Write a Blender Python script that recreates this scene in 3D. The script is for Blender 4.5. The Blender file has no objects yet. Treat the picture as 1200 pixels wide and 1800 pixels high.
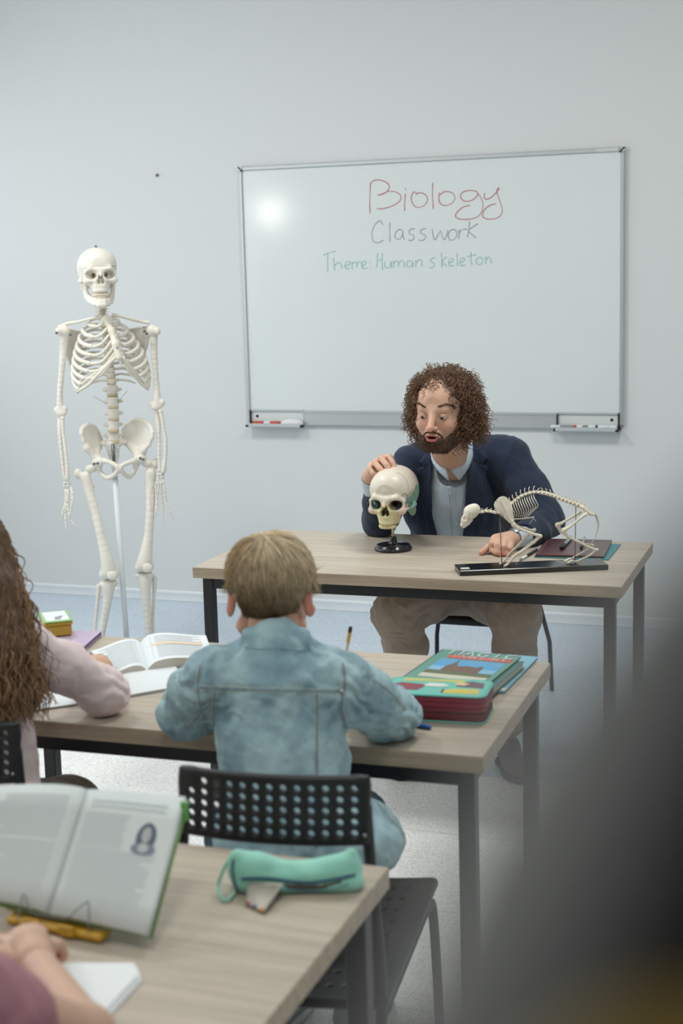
import bpy, math, random
import numpy as np
from mathutils import Vector, Matrix, Quaternion
from mathutils.bvhtree import BVHTree
random.seed(7); RNG = np.random.default_rng(7)
D2R = math.pi/180
# ------------------------------------------------------------------ camera
CF, CYAW, CPIT, CROL = 2600.7424, 20.491*D2R, 9.352*D2R, -1.49*D2R
CAM = np.array([0.0, -6.4917, 1.6211])
_F = np.array([-math.sin(CYAW)*math.cos(CPIT), math.cos(CYAW)*math.cos(CPIT), -math.sin(CPIT)])
_R = np.cross(_F, [0, 0, 1]); _R /= np.linalg.norm(_R); _U = np.cross(_R, _F)
_c, _s = math.cos(CROL), math.sin(CROL)
R_, U_ = _c*_R + _s*_U, -_s*_R + _c*_U
FH = np.array([-math.sin(CYAW), math.cos(CYAW), 0.0]); RH = np.array([math.cos(CYAW), math.sin(CYAW), 0.0]); ZH = np.array([0, 0, 1.0])
def ray(u, v): return _F*CF + R_*(u-600) - U_*(v-900)
def at(u, v, x=None, y=None, z=None):
    r = ray(u, v)
    if y is not None: t = (y-CAM[1])/r[1]
    elif z is not None: t = (z-CAM[2])/r[2]
    else: t = (x-CAM[0])/r[0]
    return CAM + t*r
def pt(u, v, h):                     # point seen at (u,v) whose horizontal distance from the viewer is h
    r = ray(u, v); return CAM + r*(h/(r@FH))
def proj(X, Y, Z):                   # world -> picture frame, for cutting openings into clothes
    dx, dy, dz = X-CAM[0], Y-CAM[1], Z-CAM[2]
    z = dx*_F[0]+dy*_F[1]+dz*_F[2]
    return 600+CF*(dx*R_[0]+dy*R_[1]+dz*R_[2])/z, 900-CF*(dx*U_[0]+dy*U_[1]+dz*U_[2])/z, z
# ------------------------------------------------------------------ materials
def lin(c):
    return tuple(((x/255)/12.92 if x/255 <= .04045 else ((x/255+.055)/1.055)**2.4) for x in c[:3])
MATS = {}
def mat(name, col, rough=.5, spec=.5, metal=0., bump=0., bscale=200., var=0., vscale=8., sss=0., coat=0., alpha=1., trans=0., vcol=False, stretch=None, sheen=0., emit=0.):
    m = bpy.data.materials.new(name); m.use_nodes = True; nt = m.node_tree; N = nt.nodes; L = nt.links
    b = N['Principled BSDF']; c = lin(col)
    b.inputs['Base Color'].default_value = (*c, 1); b.inputs['Roughness'].default_value = rough
    b.inputs['Specular IOR Level'].default_value = spec; b.inputs['Metallic'].default_value = metal
    b.inputs['Coat Weight'].default_value = coat
    if sheen: b.inputs['Sheen Weight'].default_value = sheen; b.inputs['Sheen Roughness'].default_value = .6
    if trans: b.inputs['Transmission Weight'].default_value = trans
    if sss:
        b.inputs['Subsurface Weight'].default_value = sss; b.inputs['Subsurface Radius'].default_value = (1, .4, .25); b.inputs['Subsurface Scale'].default_value = .006
    if emit: b.inputs['Emission Color'].default_value = (*c, 1); b.inputs['Emission Strength'].default_value = emit
    tc = N.new('ShaderNodeTexCoord'); mp = N.new('ShaderNodeMapping'); L.new(tc.outputs['Object'], mp.inputs['Vector'])
    if stretch: mp.inputs['Scale'].default_value = stretch
    src = None
    if vcol:
        a = N.new('ShaderNodeVertexColor'); a.layer_name = 'Col'; src = a.outputs['Color']
    if var:
        n = N.new('ShaderNodeTexNoise'); n.inputs['Scale'].default_value = vscale; n.inputs['Detail'].default_value = 6; L.new(mp.outputs['Vector'], n.inputs['Vector'])
        r = N.new('ShaderNodeMapRange'); r.inputs['From Min'].default_value = .3; r.inputs['From Max'].default_value = .7; r.inputs['To Min'].default_value = 1-var; r.inputs['To Max'].default_value = 1+var*.6
        L.new(n.outputs['Fac'], r.inputs['Value'])
        h = N.new('ShaderNodeVectorMath'); h.operation = 'SCALE'
        if src: L.new(src, h.inputs[0])
        else: h.inputs[0].default_value = c
        L.new(r.outputs['Result'], h.inputs['Scale']); src = h.outputs[0]
    if src: L.new(src, b.inputs['Base Color'])
    if bump:
        n = N.new('ShaderNodeTexNoise'); n.inputs['Scale'].default_value = bscale; n.inputs['Detail'].default_value = 4; L.new(mp.outputs['Vector'], n.inputs['Vector'])
        bp = N.new('ShaderNodeBump'); bp.inputs['Strength'].default_value = bump; bp.inputs['Distance'].default_value = .002; L.new(n.outputs['Fac'], bp.inputs['Height']); L.new(bp.outputs['Normal'], b.inputs['Normal'])
    MATS[name] = m; return m
def wood(name, c1, c2):
    m = mat(name, c1, .42, .4); nt = m.node_tree; N = nt.nodes; L = nt.links; b = N['Principled BSDF']
    tc = N.new('ShaderNodeTexCoord'); mp = N.new('ShaderNodeMapping'); mp.inputs['Scale'].default_value = (1.2, 26, 26); L.new(tc.outputs['Object'], mp.inputs['Vector'])
    n = N.new('ShaderNodeTexNoise'); n.inputs['Scale'].default_value = 2.2; n.inputs['Detail'].default_value = 8; n.inputs['Distortion'].default_value = .7; L.new(mp.outputs['Vector'], n.inputs['Vector'])
    n2 = N.new('ShaderNodeTexNoise'); n2.inputs['Scale'].default_value = 22; n2.inputs['Detail'].default_value = 3; L.new(mp.outputs['Vector'], n2.inputs['Vector'])
    a = N.new('ShaderNodeMath'); a.operation = 'MULTIPLY_ADD'; a.inputs[1].default_value = .25; L.new(n2.outputs['Fac'], a.inputs[0]); L.new(n.outputs['Fac'], a.inputs[2])
    r = N.new('ShaderNodeValToRGB'); r.color_ramp.elements[0].position = .42; r.color_ramp.elements[1].position = .78
    r.color_ramp.elements[0].color = (*lin(c2), 1); r.color_ramp.elements[1].color = (*lin(c1), 1)
    L.new(a.outputs[0], r.inputs['Fac']); L.new(r.outputs['Color'], b.inputs['Base Color'])
    bp = N.new('ShaderNodeBump'); bp.inputs['Strength'].default_value = .15; bp.inputs['Distance'].default_value = .001; L.new(n2.outputs['Fac'], bp.inputs['Height']); L.new(bp.outputs['Normal'], b.inputs['Normal'])
    return m
# ------------------------------------------------------------------ mesh collector
def rotz(a): c, s = math.cos(a), math.sin(a); return np.array([[c, -s, 0], [s, c, 0], [0, 0, 1.0]])
def rotx(a): c, s = math.cos(a), math.sin(a); return np.array([[1, 0, 0], [0, c, -s], [0, s, c.real]]) if 0 else np.array([[1, 0, 0], [0, c, -s], [0, s, c]])
def roty(a): c, s = math.cos(a), math.sin(a); return np.array([[c, 0, s], [0, 1, 0], [-s, 0, c]])
VR = rotz(CYAW)                      # axes seen from the viewer: x right, y away, z up
class MB:
    def __init__(s): s.V = []; s.F = []; s.M = []; s.S = []; s.C = []; s.n = 0; s.hascol = False
    def raw(s, v, fs, m=0, smooth=True, col=None):
        v = np.asarray(v, float).reshape(-1, 3)
        for f in (fs if isinstance(fs, list) else [fs]):
            f = np.asarray(f, int)
            if f.size: s.F.append(f + s.n); s.M.append(m); s.S.append(smooth)
        s.V.append(v); s.n += len(v)
        if col is None: s.C.append(np.ones((len(v), 3)))
        else:
            s.hascol = True; col = np.asarray(col, float); s.C.append(np.broadcast_to(col, (len(v), 3)).copy())
        return s
    def box(s, c, half, R=None, m=0, bev=0., col=None):
        c = np.asarray(c, float); hx, hy, hz = half; b = min(bev, hx*.9, hy*.9, hz*.9)
        if b <= 0:
            v = np.array([[x*hx, y*hy, z*hz] for z in (-1, 1) for y in (-1, 1) for x in (-1, 1)])
            f = np.array([[0, 2, 3, 1], [4, 5, 7, 6], [0, 1, 5, 4], [2, 6, 7, 3], [0, 4, 6, 2], [1, 3, 7, 5]]); fs = [f]
        else:
            v = []; 
            for z in (-1, 1):
                for y in (-1, 1):
                    for x in (-1, 1):
                        v += [[x*hx, y*(hy-b), z*(hz-b)], [x*(hx-b), y*hy, z*(hz-b)], [x*(hx-b), y*(hy-b), z*hz]]
            v = np.array(v)
            def I(x, y, z, k): return ((z*2+y)*2+x)*3+k
            q = []
            for x in (0, 1): q.append([I(x, 0, 0, 0), I(x, 1, 0, 0), I(x, 1, 1, 0), I(x, 0, 1, 0)][::(1 if x else -1)])
            for y in (0, 1): q.append([I(0, y, 0, 1), I(0, y, 1, 1), I(1, y, 1, 1), I(1, y, 0, 1)][::(1 if y else -1)])
            for z in (0, 1): q.append([I(0, 0, z, 2), I(1, 0, z, 2), I(1, 1, z, 2), I(0, 1, z, 2)][::(1 if z else -1)])
            for x in (0, 1):
                for y in (0, 1): q.append([I(x, y, 0, 0), I(x, y, 0, 1), I(x, y, 1, 1), I(x, y, 1, 0)])
            for x in (0, 1):
                for z in (0, 1): q.append([I(x, 0, z, 0), I(x, 0, z, 2), I(x, 1, z, 2), I(x, 1, z, 0)])
            for y in (0, 1):
                for z in (0, 1): q.append([I(0, y, z, 1), I(0, y, z, 2), I(1, y, z, 2), I(1, y, z, 1)])
            t = [[I(x, y, z, 0), I(x, y, z, 1), I(x, y, z, 2)] for x in (0, 1) for y in (0, 1) for z in (0, 1)]
            def fix(fl):
                o = []
                for f in fl:
                    p = v[f]; nn = np.cross(p[1]-p[0], p[2]-p[0]); o.append(f if nn@p.mean(0) > 0 else f[::-1])
                return np.array(o)
            fs = [fix(q), fix(t)]
        if R is not None: v = v@np.asarray(R).T
        return s.raw(v+c, fs, m, False, col)
    def tube(s, P, r, n=8, m=0, flat=1., up=None, cap=True, col=None, closed=False):
        P = np.asarray(P, float); k = len(P); r = np.broadcast_to(np.asarray(r, float), (k,))
        T = np.gradient(P, axis=0) if not closed else (np.roll(P, -1, 0)-np.roll(P, 1, 0)); T /= (np.linalg.norm(T, axis=1, keepdims=True)+1e-12)
        if up is None:
            a = np.array([0, 0, 1.0]) if abs(T[0][2]) < .9 else np.array([1.0, 0, 0])
            N = np.zeros_like(P); N[0] = np.cross(T[0], a); N[0] /= np.linalg.norm(N[0])
            for i in range(1, k):
                w = N[i-1]-(N[i-1]@T[i])*T[i]; N[i] = w/(np.linalg.norm(w)+1e-12)
        else:
            u = np.broadcast_to(np.asarray(up, float), P.shape); N = u-(u*T).sum(1, keepdims=True)*T; N /= (np.linalg.norm(N, axis=1, keepdims=True)+1e-12)
        B = np.cross(T, N); th = np.arange(n)*2*math.pi/n
        v = P[:, None]+r[:, None, None]*(np.cos(th)[None, :, None]*N[:, None]*flat+np.sin(th)[None, :, None]*B[:, None])
        v = v.reshape(-1, 3); i = np.arange(k-1 if not closed else k)[:, None]; j = np.arange(n)[None]; j2 = (j+1) % n; i2 = (i+1) % k
        f = np.stack([i*n+j, i*n+j2, i2*n+j2, i2*n+j], -1).reshape(-1, 4); fs = [f[:, ::-1]]
        if cap and not closed:
            v = np.vstack([v, P[0], P[-1]]); a, b = k*n, k*n+1; jj = np.arange(n); q = (jj+1) % n
            fs.append(np.stack([np.full(n, a), jj, q], 1)[:, ::-1][:, ::-1]); fs[-1] = np.stack([np.full(n, a), jj, q], 1)
            fs.append(np.stack([np.full(n, b), (k-1)*n+q, (k-1)*n+jj], 1))
        return s.raw(v, fs, m, True, col)
    def lathe(s, c, prof, n=32, m=0, R=None, col=None, sc=(1, 1)):
        prof = np.asarray(prof, float); k = len(prof); th = np.arange(n)*2*math.pi/n
        v = np.stack([prof[:, 0][:, None]*np.cos(th)*sc[0], prof[:, 0][:, None]*np.sin(th)*sc[1], np.broadcast_to(prof[:, 1][:, None], (k, n))], -1).reshape(-1, 3)
        i = np.arange(k-1)[:, None]; j = np.arange(n)[None]; j2 = (j+1) % n
        f = np.stack([i*n+j, i*n+j2, (i+1)*n+j2, (i+1)*n+j], -1).reshape(-1, 4)
        if R is not None: v = v@np.asarray(R).T
        return s.raw(v+np.asarray(c), [f], m, True, col)
    def prism(s, poly, thick, O, X, Y, m=0, col=None):   # polygon in the plane O + x X + y Y, extruded along X x Y
        poly = np.asarray(poly, float); n = len(poly); X = np.asarray(X, float); Y = np.asarray(Y, float); Nn = np.cross(X, Y); Nn /= np.linalg.norm(Nn)
        a = np.asarray(O)+poly[:, :1]*X+poly[:, 1:]*Y; v = np.vstack([a, a+Nn*thick])
        area = ((poly[:, 0]*np.roll(poly[:, 1], -1))-(np.roll(poly[:, 0], -1)*poly[:, 1])).sum()
        o = np.arange(n) if area > 0 else np.arange(n)[::-1]
        q = [[o[i], o[(i+1) % n], o[(i+1) % n]+n, o[i]+n] for i in range(n)]
        return s.raw(v, [np.array(q), np.array([list(o[::-1])]), np.array([[x+n for x in o]])], m, False, col)
    def ball(s, c, r, m=0, n=12, R=None, col=None):
        r = np.broadcast_to(np.asarray(r, float), (3,)); k = max(4, n//2); ph = np.linspace(0, math.pi, k+1)
        v = [[0, 0, 1.0]]+[[math.sin(p)*math.cos(t), math.sin(p)*math.sin(t), math.cos(p)] for p in ph[1:-1] for t in np.arange(n)*2*math.pi/n]+[[0, 0, -1.0]]
        v = np.array(v)*r
        q = [[1+i*n+j, 1+(i+1)*n+j, 1+(i+1)*n+(j+1) % n, 1+i*n+(j+1) % n] for i in range(k-2) for j in range(n)]
        e = len(v)-1; t = [[0, 1+j, 1+(j+1) % n] for j in range(n)]+[[e, 1+(k-2)*n+(j+1) % n, 1+(k-2)*n+j] for j in range(n)]
        if R is not None: v = v@np.asarray(R).T
        return s.raw(v+np.asarray(c), [np.array(q), np.array(t)], m, True, col)
    def grid(s, P, m=0, thick=0., smooth=True, col=None):    # P (a,b,3) sheet, optional thickness downwards along its normal
        a, b = P.shape[:2]; i = np.arange(a-1)[:, None]; j = np.arange(b-1)[None]
        f = np.stack([i*b+j, (i+1)*b+j, (i+1)*b+j+1, i*b+j+1], -1).reshape(-1, 4)
        if not thick: return s.raw(P.reshape(-1, 3), [f], m, smooth, col)
        gu = np.gradient(P, axis=0); gv = np.gradient(P, axis=1); nn = np.cross(gu, gv); nn /= (np.linalg.norm(nn, axis=2, keepdims=True)+1e-12)
        v = np.vstack([P.reshape(-1, 3), (P-nn*thick).reshape(-1, 3)]); o = a*b
        ring = [(x, 0) for x in range(a-1)]+[(a-1, y) for y in range(b-1)]+[(x, b-1) for x in range(a-1, 0, -1)]+[(0, y) for y in range(b-1, 0, -1)]
        r = np.array([x*b+y for x, y in ring]); r2 = np.roll(r, -1); side = np.stack([r, r+o, r2+o, r2], 1)
        if col is not None and np.ndim(col) == 2: col = np.vstack([col, col])
        return s.raw(v, [f, f[:, ::-1]+o, side], m, smooth, col)
def set_tags(o, label=None, cat=None, group=None, kind=None):
    if label: o['label'] = label
    if cat: o['category'] = cat
    if group: o['group'] = group
    if kind: o['kind'] = kind
    return o
COL = bpy.context.scene.collection
def thing(name, label, cat, loc=(0, 0, 0), rz=0., group=None):
    o = bpy.data.objects.new(name, None); COL.objects.link(o); o.location = Vector(loc); o.rotation_euler = (0, 0, rz); o.empty_display_size = .05
    o['_m'] = 0; del o['_m']
    return set_tags(o, label, cat, group)
def root_matrix(p):
    while p is not None and p.parent is not None: p = p.parent
    return Matrix.Identity(4) if p is None else Matrix.LocRotScale(p.location, p.rotation_euler, None)
def build(name, mb, mats, parent=None, loc=None, label=None, local=False, sharp=None, mod=None):
    """link the collected shapes as ONE mesh object; coordinates are world ones unless local"""
    if not mb.F: print('EMPTY', name); mb.raw([[0, 0, 0]]*3, [np.array([[0, 1, 2]])])
    V = np.vstack(mb.V)
    if parent is not None and not local:
        M = np.array(root_matrix(parent).inverted()); V = V@M[:3, :3].T+M[:3, 3]
    if parent is None and loc is not None and not local: V = V-np.asarray(loc)
    me = bpy.data.meshes.new(name); nl = sum(f.size for f in mb.F); nf = sum(len(f) for f in mb.F)
    me.vertices.add(len(V)); me.vertices.foreach_set('co', V.astype(np.float32).ravel())
    me.loops.add(nl); me.polygons.add(nf)
    li = np.concatenate([f.ravel() for f in mb.F]); tot = np.concatenate([np.full(len(f), f.shape[1]) for f in mb.F])
    me.loops.foreach_set('vertex_index', li.astype(np.int32)); me.polygons.foreach_set('loop_start', np.concatenate([[0], np.cumsum(tot)[:-1]]).astype(np.int32)); me.polygons.foreach_set('loop_total', tot.astype(np.int32))
    me.polygons.foreach_set('material_index', np.concatenate([(m if isinstance(m, np.ndarray) else np.full(len(f), m)) for f, m in zip(mb.F, mb.M)]).astype(np.int32))
    me.polygons.foreach_set('use_smooth', np.concatenate([np.full(len(f), sm) for f, sm in zip(mb.F, mb.S)]))
    me.update(calc_edges=True)
    if mb.hascol:
        ca = me.color_attributes.new('Col', 'FLOAT_COLOR', 'POINT'); ca.data.foreach_set('color', np.hstack([np.vstack(mb.C), np.ones((len(V), 1))]).astype(np.float32).ravel())
    for m in (mats if isinstance(mats, (list, tuple)) else [mats]): me.materials.append(m)
    me.validate(); o = bpy.data.objects.new(name, me); COL.objects.link(o)
    if parent is not None: o.parent = parent
    elif loc is not None: o.location = Vector(loc)
    if label: o['label'] = label
    return o
def dup(root, loc=None, rz=None, label=None):
    r = root.copy(); COL.objects.link(r)
    if loc is not None: r.location = loc
    if rz is not None: r.rotation_euler = (0, 0, rz)
    if label: r['label'] = label
    for ch in list(root.children):
        c = ch.copy(); COL.objects.link(c); c.parent = r
        for g in list(ch.children):
            d = g.copy(); COL.objects.link(d); d.parent = c
    return r
# ------------------------------------------------------------------ distance-field modelling
def smooth(P, n=8, closed=False):
    P = np.asarray(P, float); k = len(P)
    if k < 3 and not closed: return np.array([P[0]+(P[-1]-P[0])*t for t in np.linspace(0, 1, n)])
    out = []; seg = k if closed else k-1
    for i in range(seg):
        p0, p1, p2, p3 = [P[(j) % k] if closed else P[min(max(j, 0), k-1)] for j in (i-1, i, i+1, i+2)]
        for t in np.arange(n)/n:
            out.append(.5*((2*p1)+(-p0+p2)*t+(2*p0-5*p1+4*p2-p3)*t*t+(-p0+3*p1-3*p2+p3)*t**3))
    if not closed: out.append(P[-1])
    return np.array(out)
def ell(c, r, R=None):
    c = np.asarray(c, float); r = np.broadcast_to(np.asarray(r, float), (3,)); M = None if R is None else np.asarray(R).T/1.0
    m = r.max(); ext = r if R is None else np.sqrt(((np.asarray(R)*r)**2).sum(1))
    def f(X, Y, Z):
        x, y, z = X-c[0], Y-c[1], Z-c[2]
        if M is not None: x, y, z = (M[i, 0]*x+M[i, 1]*y+M[i, 2]*z for i in range(3))
        a = np.sqrt((x/r[0])**2+(y/r[1])**2+(z/r[2])**2); b = np.sqrt((x/r[0]**2)**2+(y/r[1]**2)**2+(z/r[2]**2)**2)
        return a*(a-1)/(b+1e-9)
    return f, c-ext, c+ext
def cone(a, b, ra, rb=None):
    a = np.asarray(a, float); b = np.asarray(b, float); rb = ra if rb is None else rb; d = b-a; dd = d@d+1e-12
    def f(X, Y, Z):
        x, y, z = X-a[0], Y-a[1], Z-a[2]; t = np.clip((x*d[0]+y*d[1]+z*d[2])/dd, 0, 1)
        return np.sqrt((x-t*d[0])**2+(y-t*d[1])**2+(z-t*d[2])**2)-(ra+(rb-ra)*t)
    return f, np.minimum(a-ra, b-rb), np.maximum(a+ra, b+rb)
def rbox(c, h, r=0., R=None):
    c = np.asarray(c, float); h = np.asarray(h, float); M = None if R is None else np.asarray(R).T; ext = h if R is None else np.abs(np.asarray(R))@h
    def f(X, Y, Z):
        x, y, z = X-c[0], Y-c[1], Z-c[2]
        if M is not None: x, y, z = (M[i, 0]*x+M[i, 1]*y+M[i, 2]*z for i in range(3))
        qx, qy, qz = np.abs(x)-h[0]+r, np.abs(y)-h[1]+r, np.abs(z)-h[2]+r
        return np.sqrt(np.maximum(qx, 0)**2+np.maximum(qy, 0)**2+np.maximum(qz, 0)**2)+np.minimum(np.maximum(qx, np.maximum(qy, qz)), 0)-r
    return f, c-ext, c+ext
def poly2(u, v, P):                  # signed distance to a polygon in the picture frame (pixels)
    P = np.asarray(P, float); d = np.full(u.shape, 1e9, np.float32); s = np.ones(u.shape, np.float32); n = len(P)
    for i in range(n):
        a, b = P[i], P[i-1]; ex, ey = b-a; wx, wy = u-a[0], v-a[1]; t = np.clip((wx*ex+wy*ey)/(ex*ex+ey*ey+1e-9), 0, 1)
        d = np.minimum(d, (wx-ex*t)**2+(wy-ey*t)**2)
        c1, c2, c3 = v >= a[1], v < b[1], ex*wy > ey*wx
        s = np.where((c1 & c2 & c3) | (~c1 & ~c2 & ~c3), -s, s)
    return s*np.sqrt(d)
class G:
    def __init__(s, lo, hi, h, big=.08):
        s.lo = np.asarray(lo, float)-2*h; s.h = h; s.n = np.ceil((np.asarray(hi, float)+2*h-s.lo)/h).astype(int)+1
        s.f = np.full(s.n, big, np.float32); s.ax = [(s.lo[i]+h*np.arange(s.n[i])).astype(np.float32) for i in range(3)]
    def sl(s, lo, hi, mg):
        a = np.clip(np.floor((np.asarray(lo)-mg-s.lo)/s.h).astype(int), 0, s.n-1); b = np.clip(np.ceil((np.asarray(hi)+mg-s.lo)/s.h).astype(int)+1, 1, s.n)
        S = tuple(slice(a[i], max(b[i], a[i]+1)) for i in range(3))
        return S, s.ax[0][S[0]][:, None, None], s.ax[1][S[1]][None, :, None], s.ax[2][S[2]][None, None, :]
    def add(s, p, k=0.):
        f, lo, hi = p; S, X, Y, Z = s.sl(lo, hi, k+3*s.h+.004); b = f(X, Y, Z); a = s.f[S]
        if k > 0:
            h = np.maximum(k-np.abs(a-b), 0)/k; s.f[S] = np.minimum(a, b)-h*h*k*.25
        else: s.f[S] = np.minimum(a, b)
        return s
    def sub(s, p, k=0.):
        f, lo, hi = p; S, X, Y, Z = s.sl(lo, hi, k+3*s.h+.004); b = -f(X, Y, Z); a = s.f[S]
        if k > 0:
            h = np.maximum(k-np.abs(a-b), 0)/k; s.f[S] = np.maximum(a, b)+h*h*k*.25
        else: s.f[S] = np.maximum(a, b)
        return s
    def chain(s, pts, rads, k=.01):
        for i in range(len(pts)-1): s.add(cone(pts[i], pts[i+1], rads[i], rads[i+1]), k)
        return s
    def all(s): return s.ax[0][:, None, None], s.ax[1][None, :, None], s.ax[2][None, None, :]
    def mesh(s, it=1):
        f = s.f; n = np.array(f.shape); ins = f < 0
        c = [ins[i:n[0]-1+i, j:n[1]-1+j, k:n[2]-1+k] for i in (0, 1) for j in (0, 1) for k in (0, 1)]
        tot = sum(x.astype(np.int8) for x in c); act = (tot > 0) & (tot < 8); idx = np.full(act.shape, -1, np.int64); cells = np.argwhere(act); m = len(cells); idx[act] = np.arange(m)
        P = np.zeros((m, 3)); cnt = np.zeros(m); val = [f[cells[:, 0]+i, cells[:, 1]+j, cells[:, 2]+k] for i in (0, 1) for j in (0, 1) for k in (0, 1)]
        co = [(i, j, k) for i in (0, 1) for j in (0, 1) for k in (0, 1)]
        for a in range(8):
            for b in range(a+1, 8):
                if sum(abs(co[a][t]-co[b][t]) for t in range(3)) != 1: continue
                va, vb = val[a], val[b]; x = (va < 0) != (vb < 0); t = np.where(x, va/(va-vb+1e-20), 0)
                for q in range(3): P[:, q] += np.where(x, co[a][q]+(co[b][q]-co[a][q])*t, 0)
                cnt += x
        P = (P/cnt[:, None]+cells)*s.h+s.lo; quads = []
        for axis in range(3):
            o1, o2 = [(1, 2), (2, 0), (0, 1)][axis]; A = [slice(1, -1)]*3; A[axis] = slice(0, -1); B = list(A); B[axis] = slice(1, None)
            a, b = ins[tuple(A)], ins[tuple(B)]; e = np.argwhere(a != b)
            if not len(e): continue
            off = np.array([1, 1, 1]); off[axis] = 0; g = e+off; sgn = a[tuple(e.T)]
            def cid(d1, d2):
                q = g.copy(); q[:, o1] -= d1; q[:, o2] -= d2; return idx[tuple(q.T)]
            Q = np.stack([cid(0, 0), cid(1, 0), cid(1, 1), cid(0, 1)], 1); Q[~sgn] = Q[~sgn][:, ::-1]; quads.append(Q)
        Q = np.vstack(quads); Q = Q[(Q >= 0).all(1)]
        for _ in range(it): P = relax(P, Q, .5)
        return P, Q
def relax(P, Q, w=.5):
    acc = np.zeros_like(P); c = np.zeros(len(P))
    for a, b in ((0, 1), (1, 2), (2, 3), (3, 0)):
        for x, y in ((a, b), (b, a)):
            for q in range(3): acc[:, q] += np.bincount(Q[:, x], P[Q[:, y], q], len(P))
            c += np.bincount(Q[:, x], minlength=len(P))
    return P*(1-w)+w*acc/np.maximum(c, 1)[:, None]
def normals(P, Q):
    n = np.cross(P[Q[:, 2]]-P[Q[:, 0]], P[Q[:, 3]]-P[Q[:, 1]]); N = np.zeros_like(P)
    for k in range(4):
        for q in range(3): N[:, q] += np.bincount(Q[:, k], n[:, q], len(P))
    return N/(np.linalg.norm(N, axis=1, keepdims=True)+1e-12)
def noise3(P, sc, seed=0, oct=3):
    r = np.random.default_rng(seed); out = np.zeros(len(P)); amp = 1.
    for o in range(oct):
        for _ in range(6):
            d = r.normal(size=3); d /= np.linalg.norm(d); w = r.uniform(.7, 1.3)*sc; out += amp*np.sin((P@d)*w*6.28+r.uniform(0, 6.28)+1.5*np.sin((P@r.normal(size=3))*sc*2.5))/4
        sc *= 2; amp *= .5
    return out
def bvh(P, Q): return BVHTree.FromPolygons([tuple(p) for p in P], [tuple(int(i) for i in q) for q in Q])
def hit(tree, u, v, off=0.):
    d = ray(u, v); h = tree.ray_cast(Vector(CAM), Vector(d).normalized())
    if h[0] is None: return None, None
    nn = np.array(h[1]); nn = -nn if nn@d > 0 else nn
    return np.array(h[0])+nn*off, nn
def drape(mb, tree, P, r, n=4, m=0, off=0., step=4, sm=True, flat=1., col=None):
    P = smooth(np.array(P, float), step) if sm else np.array(P, float); o = []; N = []
    for u, v in P:
        a, b = hit(tree, u, v, off)
        if a is not None and (not o or np.linalg.norm(a-o[-1]) < .06): o.append(a); N.append(b)
    if len(o) > 1: mb.tube(o, r, n, m, up=np.array(N), flat=flat, col=col)
    return mb
def sdf_part(name, g, m, parent=None, T=None, it=1, disp=None, loc=None, label=None, keep=False, colf=None):
    P, Q = g.mesh(it)
    if disp is not None: P = P+normals(P, Q)*disp(P)[:, None]
    col = colf(P) if colf is not None else None
    if T is not None: P = P@T[0].T+T[1]
    mb = MB().raw(P, [Q], 0, True, col); o = build(name, mb, m, parent, loc=loc, label=label)
    return (o, P, Q) if keep else o
# ------------------------------------------------------------------ materials of the place
wall_m = mat('wall_paint', (222, 223, 222), .75, .3, bump=.05, bscale=90)
white_trim = mat('trim_white', (232, 236, 238), .45, .4)
ceil_m = mat('ceiling_paint', (235, 236, 236), .9, .2)
alu = mat('aluminium', (196, 199, 199), .38, .5, metal=.55)
alu_tray = mat('tray_grey', (190, 196, 198), .5, .4)
board_m = mat('board_enamel', (226, 231, 229), .12, .5, var=.012, vscale=3)
blackp = mat('black_plastic', (28, 29, 32), .42, .5, bump=.1, bscale=700)
blackm = mat('black_powder_metal', (24, 25, 28), .45, .5)
tabletop = wood('oak_laminate', (197, 184, 167), (172, 159, 143))
edge_m = wood('oak_edge', (186, 168, 146), (158, 140, 118))
bone = mat('bone_plastic', (232, 226, 214), .42, .45, var=.05, vscale=18)
paper = mat('paper', (236, 239, 240), .8, .2)
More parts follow.
